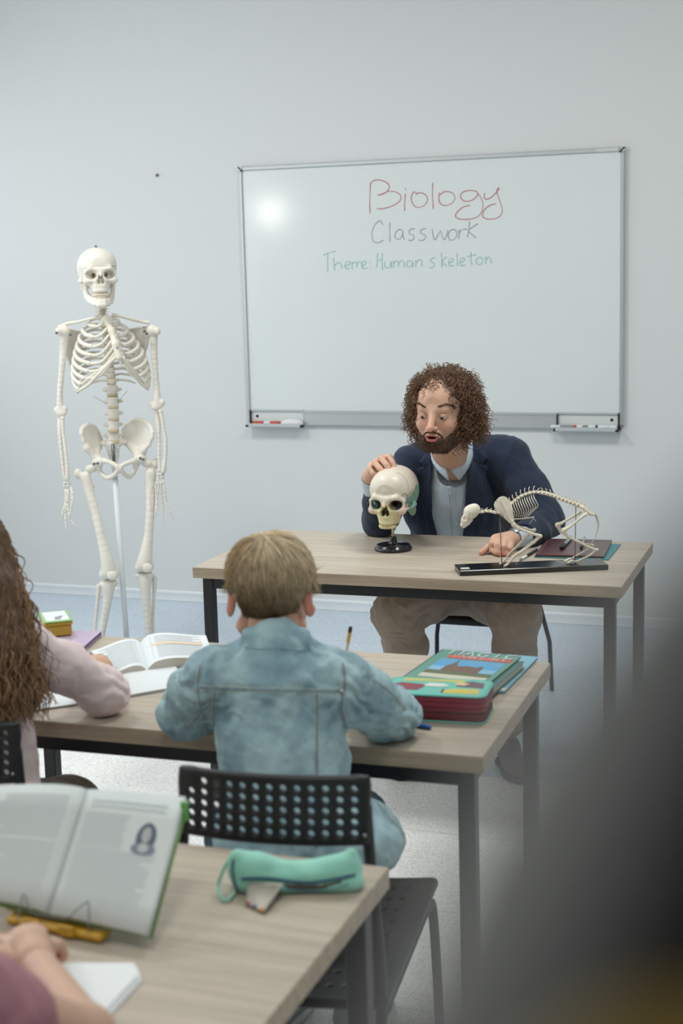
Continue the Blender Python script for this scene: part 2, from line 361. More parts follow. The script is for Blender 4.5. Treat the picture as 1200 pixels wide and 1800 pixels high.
def floor_material():
    m = mat('speckled_vinyl', (190, 196, 202), .38, .45); nt = m.node_tree; N = nt.nodes; L = nt.links; b = N['Principled BSDF']
    g = N.new('ShaderNodeNewGeometry'); sp = N.new('ShaderNodeSeparateXYZ'); L.new(g.outputs['Position'], sp.inputs[0])
    st = N.new('ShaderNodeMath'); st.operation = 'GREATER_THAN'; st.inputs[1].default_value = -2.07; L.new(sp.outputs['Y'], st.inputs[0])
    base = N.new('ShaderNodeMixRGB'); base.inputs[1].default_value = (*lin((240, 239, 236)), 1); base.inputs[2].default_value = (*lin((208, 220, 231)), 1); L.new(st.outputs[0], base.inputs[0])
    v = N.new('ShaderNodeTexVoronoi'); v.inputs['Scale'].default_value = 400; L.new(g.outputs['Position'], v.inputs['Vector'])
    wn = N.new('ShaderNodeSeparateColor'); L.new(v.outputs['Color'], wn.inputs[0])
    r = N.new('ShaderNodeValToRGB'); r.color_ramp.interpolation = 'CONSTANT'; E = r.color_ramp.elements
    E[0].position = 0; E[0].color = (.42, .42, .44, 1); E[1].position = .09; E[1].color = (.72, .74, .76, 1)
    e = E.new(.24); e.color = (1, 1, 1, 1); e = E.new(.88); e.color = (1.12, 1.12, 1.12, 1); L.new(wn.outputs[0], r.inputs['Fac'])
    mx = N.new('ShaderNodeMixRGB'); mx.blend_type = 'MULTIPLY'; mx.inputs[0].default_value = .85; L.new(base.outputs[0], mx.inputs[1]); L.new(r.outputs['Color'], mx.inputs[2])
    ad = N.new('ShaderNodeMath'); ad.operation = 'ADD'; ad.inputs[1].default_value = 20.2+.055; L.new(sp.outputs['Y'], ad.inputs[0])
    md = N.new('ShaderNodeMath'); md.operation = 'PINGPONG'; md.inputs[1].default_value = .2525; L.new(ad.outputs[0], md.inputs[0])
    lt = N.new('ShaderNodeMath'); lt.operation = 'LESS_THAN'; lt.inputs[1].default_value = .0022; L.new(md.outputs[0], lt.inputs[0])
    sm = N.new('ShaderNodeMixRGB'); sm.inputs[2].default_value = (*lin((150, 158, 166)), 1); sc = N.new('ShaderNodeMath'); sc.operation = 'MULTIPLY'; sc.inputs[1].default_value = .5
    L.new(lt.outputs[0], sc.inputs[0]); L.new(sc.outputs[0], sm.inputs[0]); L.new(mx.outputs[0], sm.inputs[1]); L.new(sm.outputs[0], b.inputs['Base Color'])
    bp = N.new('ShaderNodeBump'); bp.inputs['Strength'].default_value = .12; bp.inputs['Distance'].default_value = .001; L.new(v.outputs['Distance'], bp.inputs['Height']); L.new(bp.outputs['Normal'], b.inputs['Normal'])
    return m
floor_m = floor_material()
def struct(name, mb, m): o = build(name, mb, m); o['kind'] = 'structure'; return o
XL, XR, YF, ZC = -4.7, 2.2, -8.4, 3.3
struct('floor', MB().box(((XL+XR)/2, YF/2, -.05), ((XR-XL)/2+.1, -YF/2+.1, .05)), floor_m)
struct('ceiling', MB().box(((XL+XR)/2, YF/2, ZC+.05), ((XR-XL)/2+.1, -YF/2+.1, .05)), ceil_m)
struct('wall_back', MB().box(((XL+XR)/2, .05, ZC/2), ((XR-XL)/2+.1, .05, ZC/2)), wall_m)
struct('wall_right', MB().box((XR+.05, YF/2, ZC/2), (.05, -YF/2, ZC/2)), wall_m)
struct('wall_front', MB().box(((XL+XR)/2, YF-.05, ZC/2), ((XR-XL)/2+.1, .05, ZC/2)), wall_m)
# left wall with two window openings
wl = MB(); wins = [(-3.9, -2.35), (-2.0, -.45)]; z0, z1 = .95, 2.7
ys = [YF, wins[0][0], wins[0][1], wins[1][0], wins[1][1], 0]
for i in range(0, 6, 2): wl.box((XL-.05, (ys[i]+ys[i+1])/2, ZC/2), (.05, (ys[i+1]-ys[i])/2, ZC/2))
for a, b in wins: wl.box((XL-.05, (a+b)/2, z0/2), (.05, (b-a)/2, z0/2)); wl.box((XL-.05, (a+b)/2, (z1+ZC)/2), (.05, (b-a)/2, (ZC-z1)/2))
struct('wall_left', wl, wall_m)
for k, (a, b) in enumerate(wins):
    w = MB()
    for y in (a, (a+b)/2, b): w.box((XL-.05, y, (z0+z1)/2), (.035, .03, (z1-z0)/2), bev=.004)
    for z in (z0, z1): w.box((XL-.05, (a+b)/2, z), (.035, (b-a)/2, .03), bev=.004)
    struct('window_%d' % (k+1), w, white_trim)
# coved white skirting along the back wall
bb = MB(); prof = [(0, 0), (-.014, 0), (-.013, .006), (-.010, .036), (-.012, .040), (-.012, .047), (-.008, .052), (0, .053)]
P = np.array([[[x, y-.0005, z] for (y, z) in prof] for x in np.linspace(XL, XR, 6)]); bb.grid(P)
struct('baseboard_back', bb, white_trim)
# screw left in the wall
sc = MB(); c = at(277, 308, y=0); sc.lathe(c, [(0, 0), (.0045, 0), (.006, .004), (.0072, .008), (.006, .0105), (0, .0115)], 14, R=rotx(90*D2R)); sc.tube([c+(0, .0, 0), c+(0, -.0, 0)+np.array([0, .004, 0])], .003, 8)
o = build('wall_screw', sc, mat('screw_brown', (120, 108, 96), .5, metal=.5), loc=c); set_tags(o, 'small dark screw left in the white wall, left of the whiteboard', 'screw')
# ------------------------------------------------------------------ whiteboard
bx0, bx1, bz1, bz0 = -2.8898, -1.0922, 2.1, .8999
wb = thing('whiteboard', 'large wall-mounted whiteboard with grey metal frame and handwritten lesson heading', 'whiteboard', ((bx0+bx1)/2, 0, bz0))
fw = .020
build('panel', MB().box(((bx0+bx1)/2, -.008, (bz0+bz1)/2), ((bx1-bx0)/2-.008, .006, (bz1-bz0)/2-.008)), board_m, wb)
def rail(a, b, w, d=.022):
    mb = MB(); a = np.array(a, float); b = np.array(b, float); c = (a+b)/2; mb.box((c[0], -d/2, c[1]), (max(abs(b[0]-a[0])/2, w/2), d/2, max(abs(b[1]-a[1])/2, w/2)), bev=.004); return mb
build('frame_rail', rail((bx0+.02, bz1-fw/2), (bx1-.02, bz1-fw/2), fw), alu, wb)
build('frame_rail', rail((bx0+fw/2, bz0+.01), (bx0+fw/2, bz1-.02), fw), alu, wb)
build('frame_rail', rail((bx1-fw/2, bz0+.01), (bx1-fw/2, bz1-.02), fw), alu, wb)
for x, s in ((bx0, 1), (bx1, -1)):
    q = MB(); q.prism([(0, 0), (fw, 0), (fw, -fw), (0, -fw)] if s > 0 else [(-fw, 0), (0, 0), (0, -fw), (-fw, -fw)], .022, (x, 0, bz1), (1, 0, 0), (0, 0, 1)); build('frame_corner', q, alu, wb)
    q = MB(); q.tube([(x+s*.001, -.0225, bz1-.001), (x+s*(fw+.002), -.0225, bz1-fw-.002)], .0032, 6); build('corner_seam', q, blackp, wb, label='black plastic mitre seam')
build('sticker', MB().box((bx1-.075, -.0226, bz1-fw/2), (.045, .0006, .007)), mat('clear_sticker', (208, 211, 210), .3), wb, label='pale sticker on the frame')
tw = .272; zb = bz0-.012
# bottom profile between the two trays, and the trays
q = MB(); q.box(((bx0+bx1)/2, -.013, bz0+.028), ((bx1-bx0)/2-tw-.02, .013, .036), bev=.006); q.box(((bx0+bx1)/2, -.027, bz0+.058), ((bx1-bx0)/2-tw-.02, .003, .004)); build('bottom_rail', q, alu, wb)
for side in (0, 1):
    xa = bx0+.02 if not side else bx1-.02-tw; xm = xa+tw/2; tr = MB()
    tr.box((xm, -.004, bz0+.026), (tw/2, .004, .036)); tr.box((xm, -.032, zb+.004), (tw/2+.006, .034, .0035), bev=.002); tr.box((xm, -.066, zb+.008), (tw/2, .002, .008), bev=.001); tr.box((xm, -.012, bz0+.063), (tw/2, .012, .0035))
    t = build('marker_tray', tr, alu_tray, wb)
    e = MB(); xo = xa if not side else xa+tw
    xi = xa+tw if not side else xa
    e.box((xo, -.014, bz0+.030), (.003, .014, .036)); e.box((xo, -.034, zb+.004), (.008, .036, .005), bev=.002); e2 = MB().box((xi, -.050, zb+.004), (.010, .016, .006), bev=.002)
    if side: e2.box((xi, -.012, bz0+.028), (.0025, .012, .034)); e2.box((xi, -.03, zb+.0045), (.0025, .02, .004))
    build('end_cap', e2, blackp, t, label='black plastic end cap')
    kb = MB().lathe((xo+(.032 if not side else -.032), -.008, bz0+.034), [(0, .009), (.006, .008), (.009, .004), (.0095, 0)], 14, R=rotx(90*D2R)); build('knob', kb, blackp, t, label='black fixing knob')
    build('end_cap', e, blackp, t, label='black plastic end cap')
# handwriting, stroke by stroke (crop frame -> board plane)
def ink(name, strokes, colr, r, lab):
    mb = MB(); m = mat(name+'_ink', colr, .6, .3)
    for s in strokes:
        P = smooth(np.array(s, float), 7); W = np.array([at(560+x/3.5294, 300+y/3.5294, y=-.0148) for x, y in P]); k = len(W)
        rr = r*(1+.18*np.sin(np.linspace(0, 9, k))); mb.tube(W, rr, 6, flat=.35, up=(0, -1, 0))
    o = build(name, mb, m, wb, label=lab)
ink('heading', [[(318, 265), (316, 200), (318, 130), (320, 75)], [(318, 85), (335, 65), (365, 57), (405, 66), (432, 85), (436, 110), (415, 135), (385, 150), (364, 152), (385, 146), (430, 130), (470, 130), (500, 145), (510, 165), (500, 190), (470, 212), (430, 228), (385, 237), (360, 236)],
    [(537, 142), (534, 190), (532, 250)], [(537, 108), (538, 118)], [(606, 138), (590, 132), (577, 150), (575, 185), (590, 215), (615, 228), (650, 218), (672, 190), (670, 160), (645, 140), (615, 140), (602, 150)],
    [(707, 75), (705, 150), (711, 238)], [(748, 135), (745, 175), (755, 205), (785, 216), (820, 205), (843, 175), (835, 145), (805, 130), (775, 132), (752, 150)],
    [(980, 128), (940, 122), (900, 130), (880, 150), (885, 175), (910, 190), (945, 185), (975, 165), (985, 145), (975, 128), (1000, 160), (1018, 205), (1010, 255), (985, 285), (940, 300), (885, 302), (852, 290), (850, 270), (875, 240), (905, 222), (940, 215)],
    [(1030, 140), (1026, 165), (1040, 178), (1070, 165), (1100, 135), (1118, 112), (1112, 108), (1104, 125), (1112, 160), (1130, 210), (1138, 250), (1125, 280), (1090, 298), (1045, 300), (1018, 285), (1020, 255), (1045, 225), (1075, 210), (1100, 205)]], (196, 108, 118), .0019, 'red handwritten word Biology')
ink('subheading', [[(395, 335), (385, 312), (365, 318), (340, 350), (330, 395), (338, 435), (362, 447), (385, 440), (400, 432)], [(441, 320), (440, 380), (441, 442)],
    [(520, 372), (500, 365), (480, 380), (472, 408), (485, 425), (505, 420), (520, 395), (522, 375), (522, 405), (530, 428)], [(595, 362), (578, 360), (560, 375), (565, 392), (588, 402), (590, 420), (572, 435), (555, 428)],
    [(665, 360), (645, 362), (630, 378), (640, 392), (662, 402), (660, 420), (640, 434), (620, 430)], [(703, 362), (708, 395), (720, 430), (738, 400), (755, 375), (765, 405), (780, 428), (795, 395), (800, 368)],
    [(835, 362), (812, 375), (803, 405), (815, 430), (840, 425), (856, 400), (850, 372), (832, 362)], [(868, 365), (870, 390), (866, 424)], [(868, 395), (882, 372), (900, 362), (920, 366)],
    [(936, 312), (930, 365), (922, 415)], [(988, 328), (955, 350), (928, 372), (950, 395), (975, 418)]], (136, 136, 142), .0015, 'dark handwritten word Classwork')
S = []
S += [[(28, 525), (60, 510), (105, 500)], [(55, 515), (56, 570), (54, 628)], [(90, 540), (95, 580), (98, 618)], [(98, 590), (118, 570), (135, 575), (142, 595), (145, 605)]]
S += [[(165, 592), (188, 580), (192, 565), (175, 562), (163, 580), (168, 605), (192, 608)], [(205, 565), (208, 612)], [(210, 580), (222, 565), (235, 570), (236, 602)], [(238, 580), (250, 565), (265, 572), (268, 605)], [(268, 590), (290, 578), (292, 562), (278, 560), (268, 580), (275, 605), (300, 605)], [(318, 570), (318, 575)], [(320, 600), (320, 606)]]
S1 = S; S = [[(365, 510), (362, 560), (360, 600)], [(360, 560), (390, 550)], [(395, 510), (392, 560), (395, 615)], [(410, 565), (408, 590), (420, 604), (440, 595), (448, 562), (450, 602)], [(462, 560), (464, 602)], [(466, 575), (480, 560), (492, 568), (494, 598)], [(495, 575), (512, 558), (528, 566), (530, 600)],
    [(575, 560), (552, 562), (545, 585), (558, 600), (578, 585), (582, 562), (584, 598)], [(600, 555), (602, 598)], [(604, 572), (622, 552), (638, 562), (640, 595)]]
S += [[(722, 540), (700, 545), (692, 560), (712, 572), (718, 590), (700, 602), (686, 600)], [(760, 508), (762, 550), (764, 600)], [(792, 535), (766, 562), (795, 594)], [(808, 572), (828, 562), (832, 548), (815, 545), (805, 565), (812, 590), (838, 588)], [(858, 510), (860, 590)],
    [(878, 570), (900, 560), (902, 545), (886, 542), (876, 565), (884, 588), (908, 585)], [(945, 505), (943, 550), (950, 585)], [(920, 532), (975, 522)], [(990, 538), (976, 555), (985, 580), (1008, 578), (1018, 555), (1005, 538), (990, 540)], [(1034, 535), (1036, 578)], [(1038, 552), (1052, 536), (1064, 545), (1070, 575)]]
ink('theme_word', S1, (146, 200, 188), .0017, 'pale green handwritten word Theme:'); ink('theme_word', S[:11], (146, 200, 188), .0017, 'pale green handwritten word Human'); ink('theme_word', S[11:], (146, 200, 188), .0017, 'pale green handwritten word skeleton')
# things on the trays
zt = zb+.0078
def marker(u0, u1, v, y, cols, label, r=.0085, name='board_marker', grp='markers on the board trays'):
    a = at(u0, v, y=y); b = at(u1, v, y=y); a[2] = b[2] = zt+r; L = abs(b[0]-a[0]); c = (a+b)/2
    root = thing(name, label, 'marker', (a[0], y, zt), 0, grp); x = a[0]
    for nm, frac, rr, mm, lb in cols:
        mb = MB(); w = L*frac; mb.tube([(x, y, zt+r), (x+w*.08, y, zt+r), (x+w*.92, y, zt+r), (x+w, y, zt+r)], np.array([.82, 1, 1, .82])*r*rr, 14); build(nm, mb, mm, root, label=lb); x += w
redp = mat('marker_red', (208, 70, 62), .35); whitep = mat('marker_white', (228, 231, 232), .35); darkp = mat('marker_dark', (42, 44, 52), .4); orangep = mat('marker_orange_red', (204, 86, 58), .35); greyp = mat('marker_label_grey', (150, 154, 158), .5); bluep = mat('marker_dark_blue', (44, 66, 104), .4)
marker(444, 491, 738.5, -.034, [('cap', .42, 1, redp, 'red cap'), ('label_band', .24, .96, whitep, 'white band'), ('barrel', .34, 1.04, orangep, 'orange red barrel')], 'red board marker lying on the left tray beside the eraser')
marker(968, 1024, 746, -.038, [('barrel', .30, .9, whitep, None), ('label_band', .42, 1, greyp, 'grey printed label'), ('ring', .09, 1.02, redp, 'red ring'), ('cap', .19, 1, whitep, None)], 'white board marker with a red ring on the right tray', grp=None)
marker(1034, 1084, 745.5, -.036, [('barrel', .25, 1, whitep, None), ('ring', .08, 1.02, bluep, 'dark blue ring'), ('label_band', .42, 1, whitep, None), ('cap', .25, .95, whitep, None)], 'white board marker with a dark blue ring on the right tray', grp=None)
marker(975, 1018, 741, -.016, [('barrel', .6, 1, darkp, None), ('cap', .4, .95, orangep, 'orange red end')], 'dark board marker lying behind the others on the right tray', r=.007, grp=None)
bpy.data.objects['board_marker'].pop('group', None)
c = at(513, 742, y=-.042); er = G((-.075, -.03, -.004), (.075, .03, .04), .0015)
er.add(ell((0, 0, .006), (.058, .018, .024)), 0); er.sub(rbox((0, 0, -.02), (.1, .05, .02)))
sdf_part('board_eraser', er, mat('eraser_white', (230, 228, 228), .7), None, (np.eye(3), np.array([c[0], -.042, zt+.0005])), loc=(c[0], -.042, zt)); set_tags(bpy.data.objects['board_eraser'], 'white dome-shaped eraser lying on the left whiteboard tray', 'eraser')
# ------------------------------------------------------------------ tables
TW_, TD_, TH_ = 1.2907, .663, .7401
def table(name, label, x, y, ang):      # x,y = right front corner seen from the pupils
    c, s = math.cos(ang), math.sin(ang); R = rotz(ang); O = np.array([x, y, 0]); root = thing(name, label, 'table', tuple(O+R@np.array([-TW_/2, TD_/2, 0])), ang)
    th = .033
    top = MB().box((0, 0, TH_-th/2), (TW_/2, TD_/2, th/2), bev=.0015)
    F = top.F; me = build('tabletop', top, [tabletop, edge_m], root, local=True)
    for p in me.data.polygons: p.material_index = 0 if abs(p.normal.z) > .9 else 1
    i = .022; w = .016; hx, hy = TW_/2-i-w, TD_/2-i-w; fr = MB(); zf = TH_-th-.018
    for sg in (-1, 1): fr.box((0, sg*hy, zf), (hx-w, .0125, .0175), bev=.002); fr.box((sg*hx, 0, zf), (.0125, hy-w, .0175), bev=.002)
    build('frame', fr, blackm, root, local=True)
    for sx in (-1, 1):
        for sy in (-1, 1):
            lg = MB().box((sx*hx, sy*hy, (TH_-th)/2+.003), (w, w, (TH_-th)/2-.003), bev=.002); l = build('leg', lg, blackm, root, local=True)
            build('foot_cap', MB().box((sx*hx, sy*hy, .004), (w*.9, w*.9, .004)), blackp, l, local=True)
    return root
T1 = table('desk', "teacher's oak-topped desk with a black metal frame by the whiteboard", -.6738, -2.5082, 1.30*D2R)
T2 = table('desk', 'oak-topped pupils\' desk with black metal frame in the middle, under the open books', -.6724, -3.9938, 1.77*D2R)
T3 = table('desk', 'nearest oak-topped desk in the foreground holding the green pencil case and propped book', -.677+.663*.0126, -4.5171-.663, .72*D2R)
# ------------------------------------------------------------------ skull: braincase centre at 0, face towards -y, metres
def skull_grid(h=.0016, fine=False):
    g = G((-.085, -.115, -.1), (.085, .11, .095), h)
    g.add(ell((0, .012, .022), (.0715, .088, .066))); g.add(ell((0, -.042, .022), (.058, .046, .052)), .03); g.add(ell((0, .035, -.012), (.060, .060, .050)), .03)
    g.add(ell((0, .01, -.035), (.046, .055, .028)), .02)
    for s in (-1, 1):
        g.add(cone((s*.010, -.0875, .001), (s*.034, -.084, .006), .0085, .0085), .012); g.add(cone((s*.034, -.084, .006), (s*.053, -.066, -.006), .008, .006), .008)
        g.add(cone((s*.053, -.067, -.008), (s*.050, -.069, -.030), .006, .008), .006); g.add(ell((s*.046, -.072, -.037), (.016, .013, .0125)), .008)
        g.add(cone((s*.052, -.060, -.037), (s*.066, -.030, -.035), .0065, .0048), .006); g.add(cone((s*.066, -.030, -.035), (s*.066, .0, -.031), .0048, .006), .004); g.add(cone((s*.066, 0, -.031), (s*.058, .012, -.028), .006, .009), .006)
        g.add(cone((s*.040, -.078, -.036), (s*.018, -.086, -.034), .009, .006), .008); g.add(cone((s*.009, -.090, -.005), (s*.016, -.090, -.035), .0055, .007), .006)
        g.add(ell((s*.052, .018, -.052), (.0115, .015, .021)), .012); g.add(cone((s*.030, -.045, -.03), (s*.022, -.05, -.075), .014, .009), .01)
    g.add(ell((0, -.070, -.055), (.032, .027, .026)), .014); g.add(ell((0, -.072, -.073), (.0275, .026, .0125)), .008)
    g.add(cone((0, -.088, .002), (0, -.1, -.018), .0062, .005), .006)
    for s in (-1, 1):
        g.sub(ell((s*.0315, -.092, -.0165), (.0185, .034, .0162), rotz(-s*.22)), .004); g.sub(cone((s*.031, -.09, -.016), (s*.018, -.045, -.016), .012, .006), .004)
        g.sub(ell((s*.079, -.036, -.012), (.016, .030, .026)), .014); g.sub(ell((s*.054, -.035, -.050), (.010, .026, .016)), .008); g.sub(ell((s*.062, .004, -.040), (.008, .004, .004)), .003)
        g.sub(ell((s*.0068, -.101, -.041), (.0072, .026, .0115)), .003); g.sub(cone((s*.0045, -.105, -.026), (s*.006, -.105, -.035), .0042, .006), .002)
    g.add(cone((0, -.074, -.050), (0, -.094, -.053), .0012, .0014), .002)
    return g
def tooth_row(parent, T, z, sgn, ry=.0255, rx=.0265, yc=-.069, n=14, m=None, nm='tooth_row'):
    mb = MB()
    for i in range(n):
        a = math.pi*(i+.5)/n; x = -rx*math.cos(a); y = yc-ry*math.sin(a)*.98; w = .0034 if 3 < i < n-4 else .0042
        P = np.array([x, y, z]); R = rotz(math.atan2(x*1.2, .03)); b = MB().ball(P, (w*.96, .0032, .0062), n=8, R=R)
        mb.raw(b.V[0]@T[0].T+T[1], b.F)
    return build(nm, mb, m, parent)
def spline_tube(pts, r, k=8, n=7, flat=1., up=None, mb=None):
    P = smooth(pts, k); R = np.interp(np.linspace(0, 1, len(P)), np.linspace(0, 1, len(np.atleast_1d(r))), np.atleast_1d(r)); mb = mb or MB(); return mb.tube(P, R, n, flat=flat, up=up)
H0 = 5.95
disc_m = mat('cartilage_ochre', (206, 186, 152), .5); tooth_m = mat('tooth_ivory', (226, 208, 184), .3); screw_m = mat('steel_screw', (110, 112, 116), .35, metal=.9); cart_m = mat('rib_cartilage', (230, 223, 207), .45); pole_m = mat('pole_white', (226, 230, 230), .6, .2)
sbase = pt(222, 1117, H0); sbase = np.array([sbase[0]+.0, sbase[1], 0])
SK = thing('skeleton_model', 'life-size white human skeleton model hanging on a pole beside the whiteboard', 'skeleton', tuple(sbase))
def q(u, v, d=0.): return pt(u, v, H0+d)
# skull
phi = 15*D2R; sc = 1.085
T = (VR@rotz(phi)@rotx(-3*D2R)*sc, q(171.5, 477.5, .0))
o, P, Q = sdf_part('skull', skull_grid(), bone, SK, T, keep=True); SKO = o
tr = bvh(P, Q)
mb = MB(); drape(mb, tr, [(148, 473), (158, 468.5), (175, 467.5), (192, 467.5), (204, 468)], .0009, 4); build('cut_line', mb, mat('seam_line', (150, 140, 126), .7), o, label='thin dark cut line round the skull cap')
tooth_row(o, T, -.088, 1, m=tooth_m)
mb = MB(); c = np.array([0, .01, .092])@T[0].T+T[1]; mb.lathe(c, [(0, -.004), (.006, -.004), (.006, 0), (.002, .001), (.002, .006), (0, .006)], 10); build('suspension_screw', mb, screw_m, o)
# mandible
g = G((-.07, -.11, -.15), (.07, .03, -.03), .0016)
J = [(-.043, -.018, -.098), (-.036, -.050, -.111), (-.022, -.078, -.120), (-.008, -.091, -.123), (.008, -.091, -.123), (.022, -.078, -.120), (.036, -.050, -.111), (.043, -.018, -.098)]
J = [np.array(p) for p in J]; g.chain(J, [.0085]*8, .008); g.chain([p+np.array([0, .002, .013]) for p in J], [.0078]*8, .008)
g.add(ell((0, -.092, -.126), (.016, .010, .010)), .008)
for s in (-1, 1): g.chain([np.array(p) for p in ((s*.044, -.018, -.098), (s*.049, -.010, -.075), (s*.054, -.002, -.045))], [.0095, .0075, .0055], .008); g.chain([np.array(p) for p in ((s*.043, -.028, -.090), (s*.048, -.034, -.060), (s*.051, -.036, -.045))], [.008, .005, .003], .008)
mo = sdf_part('mandible', g, bone, SK, T); tooth_row(mo, T, -.0995, 1, ry=.0235, rx=.0255, m=tooth_m)
# spine
def vertebra(c, up, r, hh, tp, name='vertebra', yaw=0.):
    up = np.array(up)/np.linalg.norm(up); R = VR@rotz(yaw); mb = MB()
    prof = [(0, -hh/2), (r, -hh/2), (r*1.04, -hh*.40), (r*.86, 0), (r*1.04, hh*.40), (r, hh/2), (0, hh/2)]; mb.lathe(c, prof, 18, R=R, sc=(1, .8))
    b = R@np.array([0, 1, 0]); x = R@np.array([1.0, 0, 0])
    for s in (-1, 1):
        mb.tube([c+b*r*.5+x*s*r*.5, c+b*r*1.15+x*s*r*1.0, c+b*r*1.2+x*s*(r+tp), c+b*r*1.25+x*s*(r+tp*1.15)], [hh*.28, hh*.3, hh*.17, hh*.12], 7)
    mb.tube([c+b*r*.6, c+b*(r*1.5), c+b*(r*1.6+tp)-np.array([0, 0, tp*.5])], [hh*.3, hh*.24, hh*.16], 7)
    return build(name, mb, bone, SK)
spx = [(179, 545), (179, 552), (181, 560), (184, 575), (187, 592), (190, 612), (192, 635), (195, 660), (197, 686), (198, 703), (199, 720), (199, 737), (199, 753), (199, 769), (199, 778)]
SP = smooth([q(u, v, d) for (u, v), d in zip(spx, (.03, .035, .04, .06, .075, .085, .085, .07, .05, .035, .02, .015, .02, .03, .04))], 12)
arc = np.concatenate([[0], np.cumsum(np.linalg.norm(np.diff(SP, axis=0), axis=1))])
def spine_at(z): i = np.interp(-z, -SP[:, 2][np.argsort(-SP[:, 2])], np.argsort(-SP[:, 2])); return np.array([np.interp(z, SP[::-1, 2], SP[::-1, k]) for k in (0, 1)]+[z])
zt_, zb_ = q(178, 522)[2], q(199, 778)[2]; zc = q(180, 556)[2]; zl = q(196, 677)[2]
zs = [zt_-(zt_-zc)*(i+.5)/7 for i in range(7)]+[zc-(zc-zl)*(i+.5)/12 for i in range(12)]+[zl-(zl-zb_)*(i+.5)/5 for i in range(5)]
for i, z in enumerate(zs):
    r = .0165 if i < 7 else (.0125+.006*(i-7)/11 if i < 19 else .0225); gp = (zt_-zc)/7 if i < 7 else ((zc-zl)/12 if i < 19 else (zl-zb_)/5)
    c = spine_at(z); 
    if i < 5: c = q(178.5, 522)*(1-(i+.5)/7)+q(180, 556, .035)*((i+.5)/7); c[2] = z
    vertebra(c, (0, 0, 1), r, gp*.78, .010 if i < 7 else (.012 if i < 19 else .014), yaw=phi*.6)
    mb = MB().lathe(c+np.array([0, 0, -gp/2]), [(0, -gp*.12), (r*.99, -gp*.12), (r*1.03, 0), (r*.99, gp*.12), (0, gp*.12)], 18, R=VR, sc=(1, .8)); build('spinal_disc', mb, disc_m, SK)
# rib cage: parametric hoops about the chest centre, turned slightly towards the boards
cyaw = 12*D2R; CX = VR@rotz(cyaw); ex, ey = CX@np.array([1.0, 0, 0]), CX@np.array([0, 1.0, 0])
ster = [q(188, 561, -.045), q(196, 582, -.075), q(203, 605, -.095), (q(209, 628, -.105)), q(213, 642, -.105)]; STP = smooth(ster, 8)
def ster_at(f): return STP[min(int(f*(len(STP)-1)), len(STP)-1)]
wid = [.060, .088, .108, .122, .134, .143, .149, .152, .151, .146, .128, .105]; dep = [.055, .075, .09, .10, .107, .112, .114, .114, .112, .106, .09, .07]
drop = [.028, .042, .054, .064, .072, .080, .088, .094, .098, .094, .07, .05]; endt = [150, 150, 150, 150, 148, 145, 138, 130, 122, 112, 88, 62]
ends = {}
for i in range(12):
    c0 = spine_at(zs[7+i]); w, d = wid[i], dep[i]
    for s in (-1, 1):
        P = []; n = 13; cc = c0-ey*(d*.80)+ey*.02
        for k in range(n):
            t = (8+(endt[i]-8)*k/(n-1))*D2R; zz = -drop[i]*(1-math.cos(min(t, math.pi)))/2*1.25
            P.append(cc+ex*s*w*math.sin(t)**.85+ey*d*math.cos(t)*(1.0 if t < 1.57 else .82)+np.array([0, 0, zz+.004]))
        P[0] = c0+ex*s*.018+ey*.022
        mb = MB(); S_ = smooth(P, 4); mb.tube(S_, np.interp(np.linspace(0, 1, len(S_)), [0, .15, .6, 1], [.0045, .0064, .0080, .0080] if i < 10 else [.004, .005, .0048, .003]), 8, up=np.broadcast_to([0, 0, 1.0], S_.shape), flat=1.0 if i > 9 else 1.12)
        # thin the blade radially
        build('rib', mb, bone, SK); ends[(i, s)] = P[-1]
for i in range(7):
    for s in (-1, 1):
        f = (0.06, .2, .34, .46, .57, .66, .72)[i]; a = ends[(i, s)]; b = ster_at(f)+ex*s*.012; mid = (a+b)/2-ey*.008-np.array([0, 0, .006+.004*i])
        build('costal_cartilage', spline_tube([a, mid, b], [.0068, .0064, .006], 6), cart_m, SK)
for s in (-1, 1):
    a9 = ends[(9, s)]; b = ster_at(.78)+ex*s*.014; P = [a9, ends[(8, s)]*.5+a9*.5-ey*.006, ends[(8, s)]*.75+b*.25-ey*.006-np.array([0, 0, .012]), ends[(7, s)]*.5+b*.5-ey*.01-np.array([0, 0, .012]), b]
    build('costal_cartilage', spline_tube(P, [.0045, .0065, .0072, .0074, .007], 6), cart_m, SK)
    build('costal_cartilage', spline_tube([ends[(7, s)], ends[(7, s)]*.6+b*.4-ey*.004, ster_at(.76)+ex*s*.015], [.0065, .0068, .006], 6), cart_m, SK)
g = G(STP.min(0)-.03, STP.max(0)+.03, .002); g.add(ell(ster[0]-np.array([0, 0, .008]), (.026, .009, .022), VR), .0); g.chain([ster[0], ster[1], ster[2], ster[3]], [.012, .011, .0135, .014], .012); g.add(cone(ster[3], ster[4], .008, .004), .006)
sdf_part('sternum', g, cart_m, SK)
mb = MB()
for (u, v) in ((206, 611),): mb.ball(q(u, v, -.115), .0035, n=8)
build('bolt', mb, screw_m, SK, label='dark steel bolt')
for s, P in ((-1, [(180, 556, -.035), (160, 560, -.03), (138, 565.5, -.0), (118, 569, .02), (103, 576, .03)]), (1, [(196, 553, -.03), (212, 556, -.02), (230, 561, .0), (248, 565, .025), (263, 567, .03)])):
    mb = MB(); spline_tube([q(*a) for a in P], [.0085, .0062, .006, .0068, .0085], 6, mb=mb, n=9); build('clavicle', mb, bone, SK)
def plate(pts, th, name, extra=None, hh=.002, k=.004, m=bone, cup=0.):
    """a thin curved bone plate: polygon fan of thin cones"""
    P = [q(*a) for a in pts]; c = sum(P)/len(P); lo = np.min(P, 0)-.03; hi = np.max(P, 0)+.03; g = G(lo, hi, hh)
    return g, P, c
